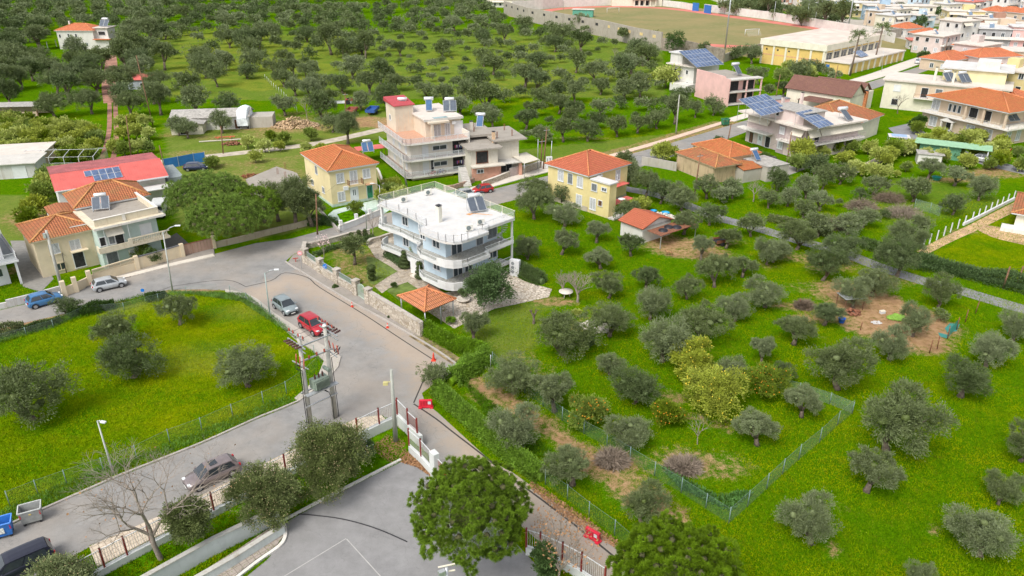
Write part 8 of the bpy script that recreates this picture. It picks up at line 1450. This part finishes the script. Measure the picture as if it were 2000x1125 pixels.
# ---------------- bins, barriers, cones, signs ----------------
def bin_(label,px,ang,col,sc=1.):
    c=P(*px); t=thing('waste_container',label,'waste bin',tuple(c),'open waste containers'); T=Fr(c,R(ang)); w,dp,h=.68*sc,.5*sc,1.25*sc; z0=.22*sc; mt=pbr('bin_%d'%int(col[2]*100),col,.5,var=.15,scale=3); m=MB(T)
    bo=[(-w*.85,-dp*.75),(w*.85,-dp*.75),(w*.85,dp*.75),(-w*.85,dp*.75)]; to=[(-w,-dp),(w,-dp),(w,dp),(-w,dp)]; 
    for k in range(4):
        a_,b_=k,(k+1)%4; m.face([(*bo[a_],z0),(*bo[b_],z0),(*to[b_],h),(*to[a_],h)]); m.face([(bo[a_][0]*.96,bo[a_][1]*.96,z0+.05),(to[a_][0]*.94,to[a_][1]*.94,h),(to[b_][0]*.94,to[b_][1]*.94,h),(bo[b_][0]*.96,bo[b_][1]*.96,z0+.05)]); m.face([(*to[a_],h),(*to[b_],h),(to[b_][0]*.94,to[b_][1]*.94,h),(to[a_][0]*.94,to[a_][1]*.94,h)])
    m.face([(*p_,z0) for p_ in bo][::-1]); m.face([(x*.96,y*.96,z0+.05) for x,y in bo]); m.build('body',mt,t); m=MB(T)
    for a_,b_ in zip(to,to[1:]+to[:1]): m.bar((*a_,h),(*b_,h),.07)
    m.build('rim',pbr('bin_rim_%d'%int(col[2]*100),tuple(min(1,v*1.5+.06) for v in col),.5),t)
    for x in (-w*.7,w*.7):
        for y in (-dp*.6,dp*.6): m=MB(T); m.tube([(x,y-.04,.1*sc),(x,y+.04,.1*sc)],.1*sc,10); m.build('wheel',TYRE,t)
    m=MB(T); m.box(-w*.1,w*.12,-dp*.965,-dp*.93,h*.72,h*.8) if col[2]<.4 else m.box(-w*.6,w*.3,-dp*.93,-dp*.89,h*.4,h*.85); m.build('sticker',pbr('sticker_yellow',(.55,.42,.12),.7) if col[2]<.4 else pbr('poster_white',(.6,.62,.58),.8,var=.4,scale=9),t)
    for x in (-1,1):
        m=MB(T)
        for k in range(3): m.box(x*w*.87-.05,x*w*.87+.05,-dp*(.95)-.005,-dp*.86,h*(.62+k*.1),h*(.67+k*.1))
        m.build('reflector_strip',TAIL,t)
    return t
bin_('grey metal waste container standing on the lower road',(66,1018),27,(.30,.31,.30),1.08); bin_('blue waste container with a poster cut by the left edge',(8,1046),27,(.03,.16,.50),1.08); bin_('green waste container at the roadside left of the lilac house',(1416,245),20,(.03,.17,.09),1.2)
def barrier(label,px,ang,tilt=0):
    c=P(*px); t=thing('plastic_barrier',label,'road barrier',tuple(c),'red plastic road barriers'); T=Fr(c,R(ang)); m=MB(T); mr=pbr('barrier_red',(.60,.02,.045),.4)
    for x0,x1,z0,z1,y in ((-.6,.6,.12,.85,.13),(-.68,-.35,0,.14,.26),(.35,.68,0,.14,.26),(-.5,.5,.06,.3,.2)): m.box(x0,x1,-y,y,z0,z1)
    m.build('body',mr,t,.04); m=MB(T)
    for k in range(4): m.box(-.45+k*.26,-.38+k*.26,-.15,-.13,.3,.8)
    m.build('rib',pbr('barrier_dark',(.42,.015,.03),.4),t); m=MB(T); m.box(.2,.48,-.16,-.15,.45,.75); m.build('reflector',pbr('reflector_white',(.6,.6,.62),.4),t)
barrier('red plastic barrier standing at the hedge corner of the lane',(832,796),2); barrier('red plastic barrier on the lane between pine and fence',(1157,1053),-42)
def cone(label,px,s=1.,wh=True):
    c=P(*px); t=thing('traffic_cone',label,'traffic cone',tuple(c),'traffic cones at the cable trench'); T=Fr(c,0); m=MB(T); m.box(-.18*s,.18*s,-.18*s,.18*s,0,.04*s); m.lathe([(.13*s,.04*s),(.09*s,.3*s)],(0,0,0),12); m.lathe([(.07*s,.45*s),(.025*s,.72*s),(.01,.73*s)],(0,0,0),12); m.build('cone',pbr('cone_red',(.65,.06,.03),.5),t); m=MB(T); m.lathe([(.09*s,.3*s),(.07*s,.45*s)],(0,0,0),12); m.build('band',WHT if wh else MATS['cone_red'],t)
cone('orange red cone at the bend of the cable trench',(847,704),1.3,False); cone('upper small white banded cone on the trench line',(688,599),.9); cone('lower small white banded cone on the trench line',(757,640),.9)
t=thing('low_post','small red and white kerb post by the stone wall corner','post',tuple(P(578,513))); m=MB(Fr(P(578,513),.3)); m.box(-.06,.06,-.06,.06,0,.7); m.box(-.35,.35,-.05,.05,.55,.68); m.build('post',pbr('faded_red_post',(.40,.10,.08),.7),t)
def sign(name,label,b_,t_,col,inner):
    p,q=top2(*b_,*t_); t=thing(name,label,'road sign',tuple(p)); m=MB(); m.tube([(p.x,p.y,0),(p.x,p.y,q.z+.2)],.035,6,raw=True); m.build('post',GALV,t); T=Fr(Vector((p.x,p.y-.05,q.z)),0.1); m=MB(T); m.tube([(0,0,0),(0,-.03,0)],.32,20); o=m.build('disc',col,t); m=MB(T); inner(m); m.build('symbol',WHT if col is not WHT else pbr('sign_red',(.65,.02,.06),.4),o); return t
sign('no_entry_sign','round white and red road sign on a post at the stone wall corner',(590,527),(590,494),pbr('sign_rose',(.70,.30,.32),.5),lambda m:m.box(-.2,.2,-.04,-.031,-.06,.08)); sign('arrow_sign','round blue sign with white arrow before the stone wall',(638,542),(635.5,519.5),pbr('sign_blue',(.02,.18,.60),.4),lambda m:(m.bar((-.13,-.036,-.13),(.14,-.036,.14),.07,.012),m.bar((-.16,-.036,-.16),(-.16,-.036,.02),.06,.012),m.bar((-.16,-.036,-.16),(.02,-.036,-.16),.06,.012)))
t=thing('arrow_sign','tiny blue sign low at the bramble of the left field','road sign',tuple(P(282,583))); m=MB(Fr(P(282,583),.2)); m.tube([(0,0,0),(0,0,1.)],.03,6); m.build('post',GALV,t); m=MB(Fr(P(282,583),.2)); m.tube([(0,-.02,1.1),(0,-.05,1.1)],.22,14); m.build('disc',MATS['sign_blue'],t)
# ---------------- fences ----------------
NETG=netmat('green_wire_net',(.12,.24,.15),.10); NETL=netmat('pale_wire_net',(.30,.40,.35),.22); GPOST=pbr('green_grey_post',(.20,.28,.26),.6)
def netfence(name,label,pts,h,net,post=GPOST,step=2.6,lean=0,r=.035,sm=1,rail=False):
    q=PL(smooth(pts,sm) if sm>1 else pts); t=thing(name,label,'fence',tuple(q[0])); m=MB()
    for a_,b_ in zip(q[:-1],q[1:]): m.face([(a_.x,a_.y,.03),(b_.x,b_.y,.03),(b_.x,b_.y,h*.94),(a_.x,a_.y,h*.94)],raw=True)
    net and m.build('net',net,t)
    if net: m=MB(); [m.bar((a_.x,a_.y,h*.94),(b_.x,b_.y,h*.94),.01,raw=True) for a_,b_ in zip(q[:-1],q[1:])]; m.build('top_wire',post,t)
    n=0
    for a_,b_ in zip(q[:-1],q[1:]):
        k=max(1,round((b_-a_).length/step))
        for i in range(k):
            p=a_.lerp(b_,i/k); m=MB(); m.tube([(p.x,p.y,0),(p.x+random.uniform(-lean,lean),p.y,h)],r,5,raw=True); m.build('post',post,t); n+=1
    return t
netfence('wire_fence','green wire fence with posts between the green field and the lower road',[(20,988),(75,966),(131,946),(203,922),(268,897),(332,865),(395,842),(455,815),(515,790),(560,770),(596,745),(621,722)],1.45,NETG); netfence('wire_fence','thin wire fence along the curved kerb of the loop road',[(450,573),(482,588),(512,606),(548,638),(585,670),(614,692),(630,712)],1.1,netmat('thin_net',(.3,.36,.33),.12),step=3.); netfence('wire_fence','sparse posts and wire along the upper edge of the green field',[(-10,672),(52,655),(105,640),(170,612),(243,606),(310,588),(365,574),(425,568)],1.,netmat('thin_net',(.3,.36,.33),.12),step=6)
netfence('wire_fence','green net fence dividing the dirt strip from the olive grove',[(962,712),(1025,768),(1098,822),(1140,848),(1185,872),(1230,901),(1278,931),(1330,963),(1378,994),(1423,1023)],1.5,netmat('darker_net',(.13,.24,.18),.15)); netfence('wire_fence','pale net fence rising from the corner post up to the right',[(1423,1023),(1460,990),(1497,956),(1528,927),(1560,898),(1600,865),(1635,832),(1664,808)],1.6,NETL); netfence('wire_fence','faint net fence behind the pale grey olive near the corner',[(1664,808),(1620,790),(1560,770),(1500,752)],1.3,netmat('thin_net2',(.3,.4,.35),.22),step=4)
netfence('wire_fence','green wire fence along the lower part of the lane',[(1065,947),(1108,976),(1150,1010),(1200,1046),(1245,1085)],1.5,NETG); netfence('wooden_post_fence','rusty post fence running up to the narrow lane at the right',[(1815,690),(1830,682),(1850,662),(1868,645),(1885,630),(1905,612),(1920,600)],1.6,None,RUST,2.2,.08,.05); netfence('wooden_post_fence','old posts round the near side of the dirt clearing',[(1560,598),(1640,630),(1680,645),(1720,655)],1.,None,RUST,6,.1,.05); netfence('wire_fence','green net gate frame in the right field',[(1785,408),(1815,416),(1835,423)],1.7,netmat('thin_net2',(.3,.4,.35),.15),step=4); netfence('wire_fence','short green fence piece left of the two olives in the right field',[(1582,339),(1615,345)],1.4,NETG,step=5); netfence('wire_fence','thin stakes and wire in the orchard left of the woodpile',[(518,155),(535,172),(550,185),(560,195),(585,225)],1.4,None,WHT,3.5,.1,.05)
netfence('wire_fence','wire fence on the lane side beside the hedge end gate',[(945,700),(958,722),(965,735)],1.7,None,GALV,1.8,.05,.045)
t=thing('teal_net','fallen teal olive harvest net at the rusty posts','net',tuple(P(1860,655))); m=MB(); 
for pl_ in (((1855,632),(1875,634),(1868,648),(1850,650),(1845,642)),((1832,650),(1852,655),(1850,662),(1835,658))): m.face([(p.x,p.y,.06) for p in PL(pl_)][::-1],raw=True)
m.face([tuple(P(1850,662)+Vector((0,0,.1))),tuple(P(1870,640)+Vector((0,0,.1))),tuple(P(1870,640)+Vector((0,0,1.3))),tuple(P(1850,662)+Vector((0,0,1.2)))],raw=True); m.build('net',netmat('teal_netting',(.04,.30,.27),.75),t)
t=thing('white_post_fence','row of white concrete posts on a low white wall beside the sandy track','fence',tuple(P(1803,482))); L_=[(1803,482),(1815,476),(1829,469),(1843,461),(1856,454),(1870,447),(1883,440),(1898,432),(1910,426),(1922,420),(1934,413),(1945,408),(1956,402),(1967,396),(1979,390)]
for x,y in L_: m=MB(Fr(P(x,y),R(30))); m.box(-.06,.06,-.06,.06,0,1.5); m.build('post',WHT,t)
m=MB(); q=PL([(1881,441),(1910,427),(1945,409),(1980,391)]); [m.bar((a_.x,a_.y,.25),(b_.x,b_.y,.25),.25,.5,raw=True) for a_,b_ in zip(q[:-1],q[1:])]; m.build('low_wall',WHT,t)
# school fence: low wall, rails, bars and dark red posts
REDP=pbr('oxide_red_post',(.24,.035,.03),.5); SWALL=wall('peeling_white_wall',(.62,.64,.62),1.,stain=(.45,.5,.48)); BARW=pbr('pale_bars',(.62,.60,.56),.5)
def sfence(label,pts,hw=.75,h=2.2,postmat=REDP,step=2.7,bars=True,wall_=True,barmat=BARW):
    q=PL(pts); t=thing('school_fence',label,'fence',tuple(q[0]))
    for a_,b_ in zip(q[:-1],q[1:]):
        d=(b_-a_); L=d.length; T=Fr(a_,math.atan2(d.y,d.x))
        if wall_: m=MB(T); m.box(0,L,-.13,.13,0,hw); m.build('wall',SWALL,t)
        z0=hw if wall_ else .1; m=MB(T); m.bar((0,0,z0+.12),(L,0,z0+.12),.05); m.bar((0,0,h-.08),(L,0,h-.08),.05); m.build('rail',WHT,t)
        m=MB(T); n=int(L/.16)
        for k in range(n): x=(k+.5)*L/n; m.bar((x,0,z0+.12),(x,0,h-.08),.022)
        m.build('bars',barmat,t); k=max(1,round(L/step))
        for i in range(k+1): m=MB(T); x=i*L/k; m.box(x-.05,x+.05,-.09,.03,hw*.4,h+.12); m.build('post',postmat,t)
    return t
sfence('school fence with white bars and dark red posts along the lower road',[(150,1152),(208,1120),(252,1096),(298,1072),(420,1008),(460,986),(560,932),(640,893)],.6,2.2); sfence('school fence with white low wall at the corner by the concrete post',[(700,866),(742,845),(777,829)],.95,2.5); sfence('side fence from the corner down to the small red gate',[(779,829),(799,850)],1.1,2.7); sfence('side fence on white wall between the small gate and the pier',[(801,884),(824,905),(845,929)],.75,2.4)
sfence('school fence behind the pine along the lane at the bottom',[(1028,1082),(1055,1090),(1098,1110),(1135,1130),(1180,1160)],.7,2.3)
wallrun('gate_pier','white square gate pier at the end of the side fence',[(846,930),(852,936)],2.6,.5,SWALL); wallrun('gate_pier','white wall stub between corner fence and small red gate',[(799,851),(822,872)],1.2,.3,SWALL)
t=sfence('small red barred gate leaf at the school corner',[(799,851),(817,868)],.1,2.6,REDP,1.5,wall_=False,barmat=REDP); t['category']='gate'; t=sfence('red barred main gate beside the pier under the pine',[(853,934),(875,958)],.1,2.2,REDP,3,wall_=False,barmat=pbr('bright_gate_red',(.42,.03,.03),.5)); t['category']='gate'
PLW=wall('plaza_wall_paint',(.52,.56,.55),.8,stain=(.5,.5,.5))
wallrun('plaza_wall','taller pale green grey wall of the school plaza steps',[(262,1172),(420,1082),(543,1021)],1.35,.28,PLW,wall('plaza_wall_top',(.48,.47,.43),.8)); wallrun('plaza_wall','lower pale grey wall parallel to the taller plaza wall',[(340,1172),(460,1103),(552,1044)],.75,.3,PLW,MATS['plaza_wall_top'])
# ---------------- small things ----------------
t=thing('round_planter','white round stone planter with a plant on the rocky patio','planter',tuple(P(905,589))); T=Fr(P(905,589),0); m=MB(T); m.lathe([(.3,0),(.75,.25),(.85,.45),(.7,.45),(.6,.3),(.01,.3)],(0,0,0),20); m.build('bowl',CONCW,t); o=leafy('planter_shrub','small green plant growing in the round patio planter','plant',905,588,22,1.,MIDG,n=1500,sz=.14,nl=5,trunk=.0); o.location.z=.3
t=thing('patio_table','round white garden table with legs near the dead tree','table',tuple(P(1105,580))); T=Fr(P(1105,580),0); m=MB(T); m.lathe([(.01,.72),(.85,.72),(.85,.78),(.01,.79)],(0,0,0),20); m.build('tabletop',CONCW,t)
for k in range(3): m=MB(T); m.tube([(.5*math.cos(k*2.1),.5*math.sin(k*2.1),0),(.3*math.cos(k*2.1),.3*math.sin(k*2.1),.72)],.05,6); m.build('leg',CONCW,t)
t=thing('flower_pot','terracotta pot with a yellow green plant at the villa entrance','plant pot',tuple(P(808,511))); T=Fr(P(808,511),0); m=MB(T); m.lathe([(.2,0),(.3,.45),(.33,.5),(.01,.46)],(0,0,0),12); m.build('pot',pbr('terracotta_pot',(.50,.20,.09),.8),t); o=leafy('pot_palm','pale leafy plant in the terracotta pot by the entrance','plant',808,510,14,1.6,CITY,n=500,sz=.4,asp=.15,nl=4,trunk=.0); o.location.z=.45
def pile(name,label,cat,px,n,rad,h,mat,mode='stone',sz=.25):
    c=P(*px); t=thing(name,label,cat,tuple(c)); t['kind']='stuff'; m=MB(Fr(c,0)); rs=random.Random(len(label))
    for k in range(n):
        a_=rs.uniform(0,6.28); r_=rad*math.sqrt(rs.random()); x,y=r_*math.cos(a_),r_*.6*math.sin(a_); z=h*(1-r_/rad)*rs.random()
        if mode=='log': b2=rs.uniform(-.3,.3)+(1.57 if rs.random()<.3 else 1.2); m.tube([(x-math.cos(b2)*.4,y-math.sin(b2)*.4,z+.1),(x+math.cos(b2)*.4,y+math.sin(b2)*.4,z+.12)],rs.uniform(.08,.16),6)
        else: s_=sz*rs.uniform(.4,1.2); m.lathe([(.01,z),(s_*.8,z+s_*.2),(s_,z+s_*.5),(s_*.5,z+s_),(.01,z+s_)],(x,y,0),5)
    m.build('pieces',mat,t); return t
pile('woodpile','big heap of cut firewood in the farm yard','woodpile',(577,246),420,5.5,2.2,pbr('cut_wood',(.50,.36,.22),.9,var=.4,scale=2),'log'); pile('stone_heap','heap of pale stones with blue tubs behind the garden shed','stone heap',(1288,425),160,2.6,.7,CONCW); pile('rubble_heap','orange rubble and broken tiles beside the ruined slab','rubble',(500,345),120,2.5,.4,TILE_OLD); pile('rock_border','pale rocks of the garden edge behind the large round olive','rocks',(1165,640),70,2.2,.4,CONCW,sz=.3)
pile('lettuce_bed','bright light green vegetable leaves in the dirt clearing','vegetables',(1752,622),70,1.1,.1,pbr('lettuce_green',(.20,.36,.05),.8)); pile('ash_ring','pale ash heap on the clearing','ash',(1712,631),45,.6,.05,ROOFW,sz=.12); pile('junk_heap','mixed scrap beside the farm barn','scrap',(455,282),80,2.2,.8,RUST); pile('scrap_heap','scrap and machine parts near the lean to in the dirt clearing','scrap',(1662,612),60,1.2,.6,RUST)
for x,y,l,mt,s_ in ((1276,418,'blue tub left on the stone heap',pbr('tub_blue',(.02,.33,.62),.4),.5),(1299,422,'bigger blue tub right on the stone heap',MATS.get('tub_blue'),.65),(1643,631,'small blue drum lying at the edge of the clearing',pbr('drum_blue',(.02,.12,.55),.4),.4),(1828,352,'teal tub in the dirt patch of the right field',pbr('tub_teal',(.02,.25,.22),.4),.8)):
    mt=mt or MATS['tub_blue']; t=thing('water_tub',l,'tub',tuple(P(x,y))); m=MB(Fr(P(x,y),0)); m.lathe([(s_*.7,0.1),(s_,.5+.1),(s_*1.05,.62),(s_*.92,.6),(s_*.65,.2),(.01,.2)],(0,0,0),14); m.build('tub',mt,t)
boxcar('farm_cart','small dark red cart under an olive near the garden shed','cart',(1406,478),20,(('bed',BLACK,[(-1,1,-.6,.6,.6,.7)]),('side_board',RUST,[(-1,1,-.65,-.6,.45,.95),(-1,1,.6,.65,.45,.95)])),[(0,-.6,.3),(0,.6,.3)])
boxcar('sheet_lean_to','small lean to of grey sheets in the dirt clearing','lean-to',(1660,600),10,(('roof',GALV,[(-1.4,1.2,-1,1,1.5,1.56)]),('post',BRN,[(-1.3,-1.2,-.9,-.8,0,1.5),(1.,1.1,-.9,-.8,0,1.5),(-1.3,-1.2,.8,.9,0,1.5),(1.,1.1,.8,.9,0,1.5)]),('ladder',CREAMJ,[(-.9,-.8,-2,-1.1,.1,.2),(-.5,-.4,-2,-1.1,.1,.2)])))
boxcar('farm_machine','farm machine parts lying before the barn','machine',(440,272),15,(('frame',pbr('machine_orange',(.50,.12,.05),.7),[(-2,2,-.1,.1,.4,.6),(-1.5,-1.3,-.8,.8,.3,.5),(1,1.2,-.8,.8,.3,.5)]),('plank',CONCW,[(-5,5,-1.6,-1.4,.1,.3)])))
boxcar('white_crate','white crate lying in the dirt clearing','crate',(1723,612),15,(('body',WHT,[(-.3,.3,-.2,.2,0,.3)]),('lid',CREAMJ,[(-.32,.32,-.22,.22,.3,.34)])))
boxcar('party_tent','white and blue flat tent roof behind the citrus garden','tent',(1752,285),-20,(('roof',ROOFW,[(-2,2,-1.5,1.5,2.0,2.1)]),('blue_cover',pbr('tent_blue',(.30,.42,.65),.6),[(-1.4,1.4,-1.,1.,2.12,2.2)]),('leg',GALV,[(-1.9,-1.8,-1.4,-1.3,0,2.),(1.8,1.9,-1.4,-1.3,0,2.),(-1.9,-1.8,1.3,1.4,0,2.),(1.8,1.9,1.3,1.4,0,2.)])))
t=thing('greenhouse_frame','bare metal greenhouse frame with hanging pale green net','greenhouse',tuple(P(90,325))); T=Fr(P(42,333),R(5))
for i in range(6): m=MB(T); x=i*2.6; m.tube([(x,0,0),(x,0,2.3),(x,3,2.9),(x,6,2.3),(x,6,0)],.05,5); m.build('arch',WHT,t)
for y,z in ((0,2.3),(3,2.9),(6,2.3),(0,1.2)): m=MB(T); m.tube([(0,y,z),(13,y,z)],.04,5); m.build('rail',WHT,t)
m=MB(T); m.face([(1,-.1,.1),(13,-.1,.1),(13,-.1,1.5),(7,-.15,1.0),(1,-.1,1.7)]); m.face([(13.1,-.1,0),(13.1,6,0),(13.1,6,1.9),(13.1,-.1,1.5)]); m.build('net',netmat('hanging_net',(.45,.52,.28),.6),t)
t=thing('blue_sheet_fence','bright blue sheet fence behind the red roofed warehouse','fence',tuple(P(330,328))); m=MB(); q=PL([(322,330),(350,325),(380,319),(402,316)]); 
for a_,b_ in zip(q[:-1],q[1:]): m.bar((a_.x,a_.y,.95),(b_.x,b_.y,.95),.06,1.8,raw=True)
m.build('panel',pbr('sheet_blue',(.03,.17,.45),.5,var=.1,scale=1),t)
for a_ in q: m=MB(); m.bar((a_.x,a_.y,0),(a_.x,a_.y,2.0),.1,raw=True); m.build('post',GALV,t)
boxcar('blue_panel_kiosk','small terrace roof with red covering beside the apartment building','canopy',(722,312),25,(('roof',RED,[(-2.5,3,-1.5,1.5,2.3,2.4)]),('post',BRN,[(-2.4,-2.3,-1.4,-1.3,0,2.3),(2.8,2.9,-1.4,-1.3,0,2.3),(-2.4,-2.3,1.3,1.4,0,2.3),(2.8,2.9,1.3,1.4,0,2.3)]))); solar_heater(P(709,300,2.6),20,'blue solar water heater behind the pale yellow house',2,45,1.,True)
# bicycles on the apartment balcony
def bicycle(o,a_,col,label):
    t=thing('bicycle',label,'bicycle',tuple(o),'bicycles on the apartment balcony'); T=Fr(o,a_)
    for x in (-.5,.5):
        m=MB(T); m.tube([(x+.33*math.cos(k*.524),0,.34+.33*math.sin(k*.524)) for k in range(13)],.025,4); m.build('wheel',TYRE,t)
    m=MB(T); [m.tube([p_,q_],.022,4) for p_,q_ in (((-.5,0,.34),(-.1,0,.32)),((-.1,0,.32),(-.2,0,.85)),((-.1,0,.32),(.38,0,.8)),((-.18,0,.75),(.38,0,.8)),((.38,0,.8),(.5,0,.34)),((-.5,0,.34),(-.18,0,.75)))]; m.build('frame',pbr('bike_%d'%int(col[0]*100),col,.4),t)
    m=MB(T); m.box(-.3,-.1,-.06,.06,.85,.9); m.build('saddle',BLACK,t); m=MB(T); m.tube([(.36,-.25,.95),(.38,0,.9),(.36,.25,.95)],.02,4); m.build('handlebar',BLACK,t)
APT=[o for o in bpy.data.objects if o.name=='cream_apartment_building'][0]; u=P(846,343,.8); bicycle(u,.4,(.45,.05,.05),'red bicycle on the lower apartment balcony'); u=P(862,340,.8); bicycle(u,.45,(.1,.15,.4),'blue bicycle on the lower apartment balcony')
# dog by the shed (standing on the slab), cat-sized at this distance
def dog(label,px,ang,z=0.):
    c=P(*px,z); T=Fr(c,R(ang)); J=[((-.38,0,.5),.13),((-.1,0,.52),.15),((.2,0,.54),.17),((.42,0,.66),.10),((.52,0,.78),.10),((.68,0,.75),.05),((-.55,0,.6),.035),((-.72,0,.72),.02)]
    for y in (-.1,.1): J+=[((-.36,y,.4),.09),((-.30,y,.28),.05),((-.42,y,.16),.035),((-.38,y,.02),.035),((.24,y,.4),.07),((.26,y,.2),.04),((.27,y,.02),.035)]
    E_=[(0,1),(1,2),(2,3),(3,4),(4,5),(0,6),(6,7)]+[(0,8),(8,9),(9,10),(10,11),(2,12),(12,13),(13,14)]+[(0,15),(15,16),(16,17),(17,18),(2,19),(19,20),(20,21)]
    J+= [((.5,-.06,.9),.03),((.5,.06,.9),.03)]; E_+=[(4,22),(4,23)]
    me=bpy.data.meshes.new('dog'); me.from_pydata([tuple(T(*p)-c) for p,_ in J],E_,[]); o=bpy.data.objects.new('dog',me); COL.objects.link(o); o.location=c; sk=o.modifiers.new('s','SKIN'); me.skin_vertices
    if not me.skin_vertices: 
        bm=bmesh.new(); bm.from_mesh(me); bm.verts.layers.skin.verify(); bm.to_mesh(me); bm.free()
    for i,(_,r) in enumerate(J): me.skin_vertices[0].data[i].radius=(r,r)
    me.skin_vertices[0].data[1].use_root=True; ss=o.modifiers.new('ss','SUBSURF'); ss.levels=ss.render_levels=1; me.materials.append(pbr('dog_coat',(.30,.17,.08),.9,var=.6,scale=5)); return tag(o,label,'dog')
dog('brown and black dog standing beside the garden shed',(1306,499),160); dog('pale brown dog on the soil before the unfinished house',(953,341),200)
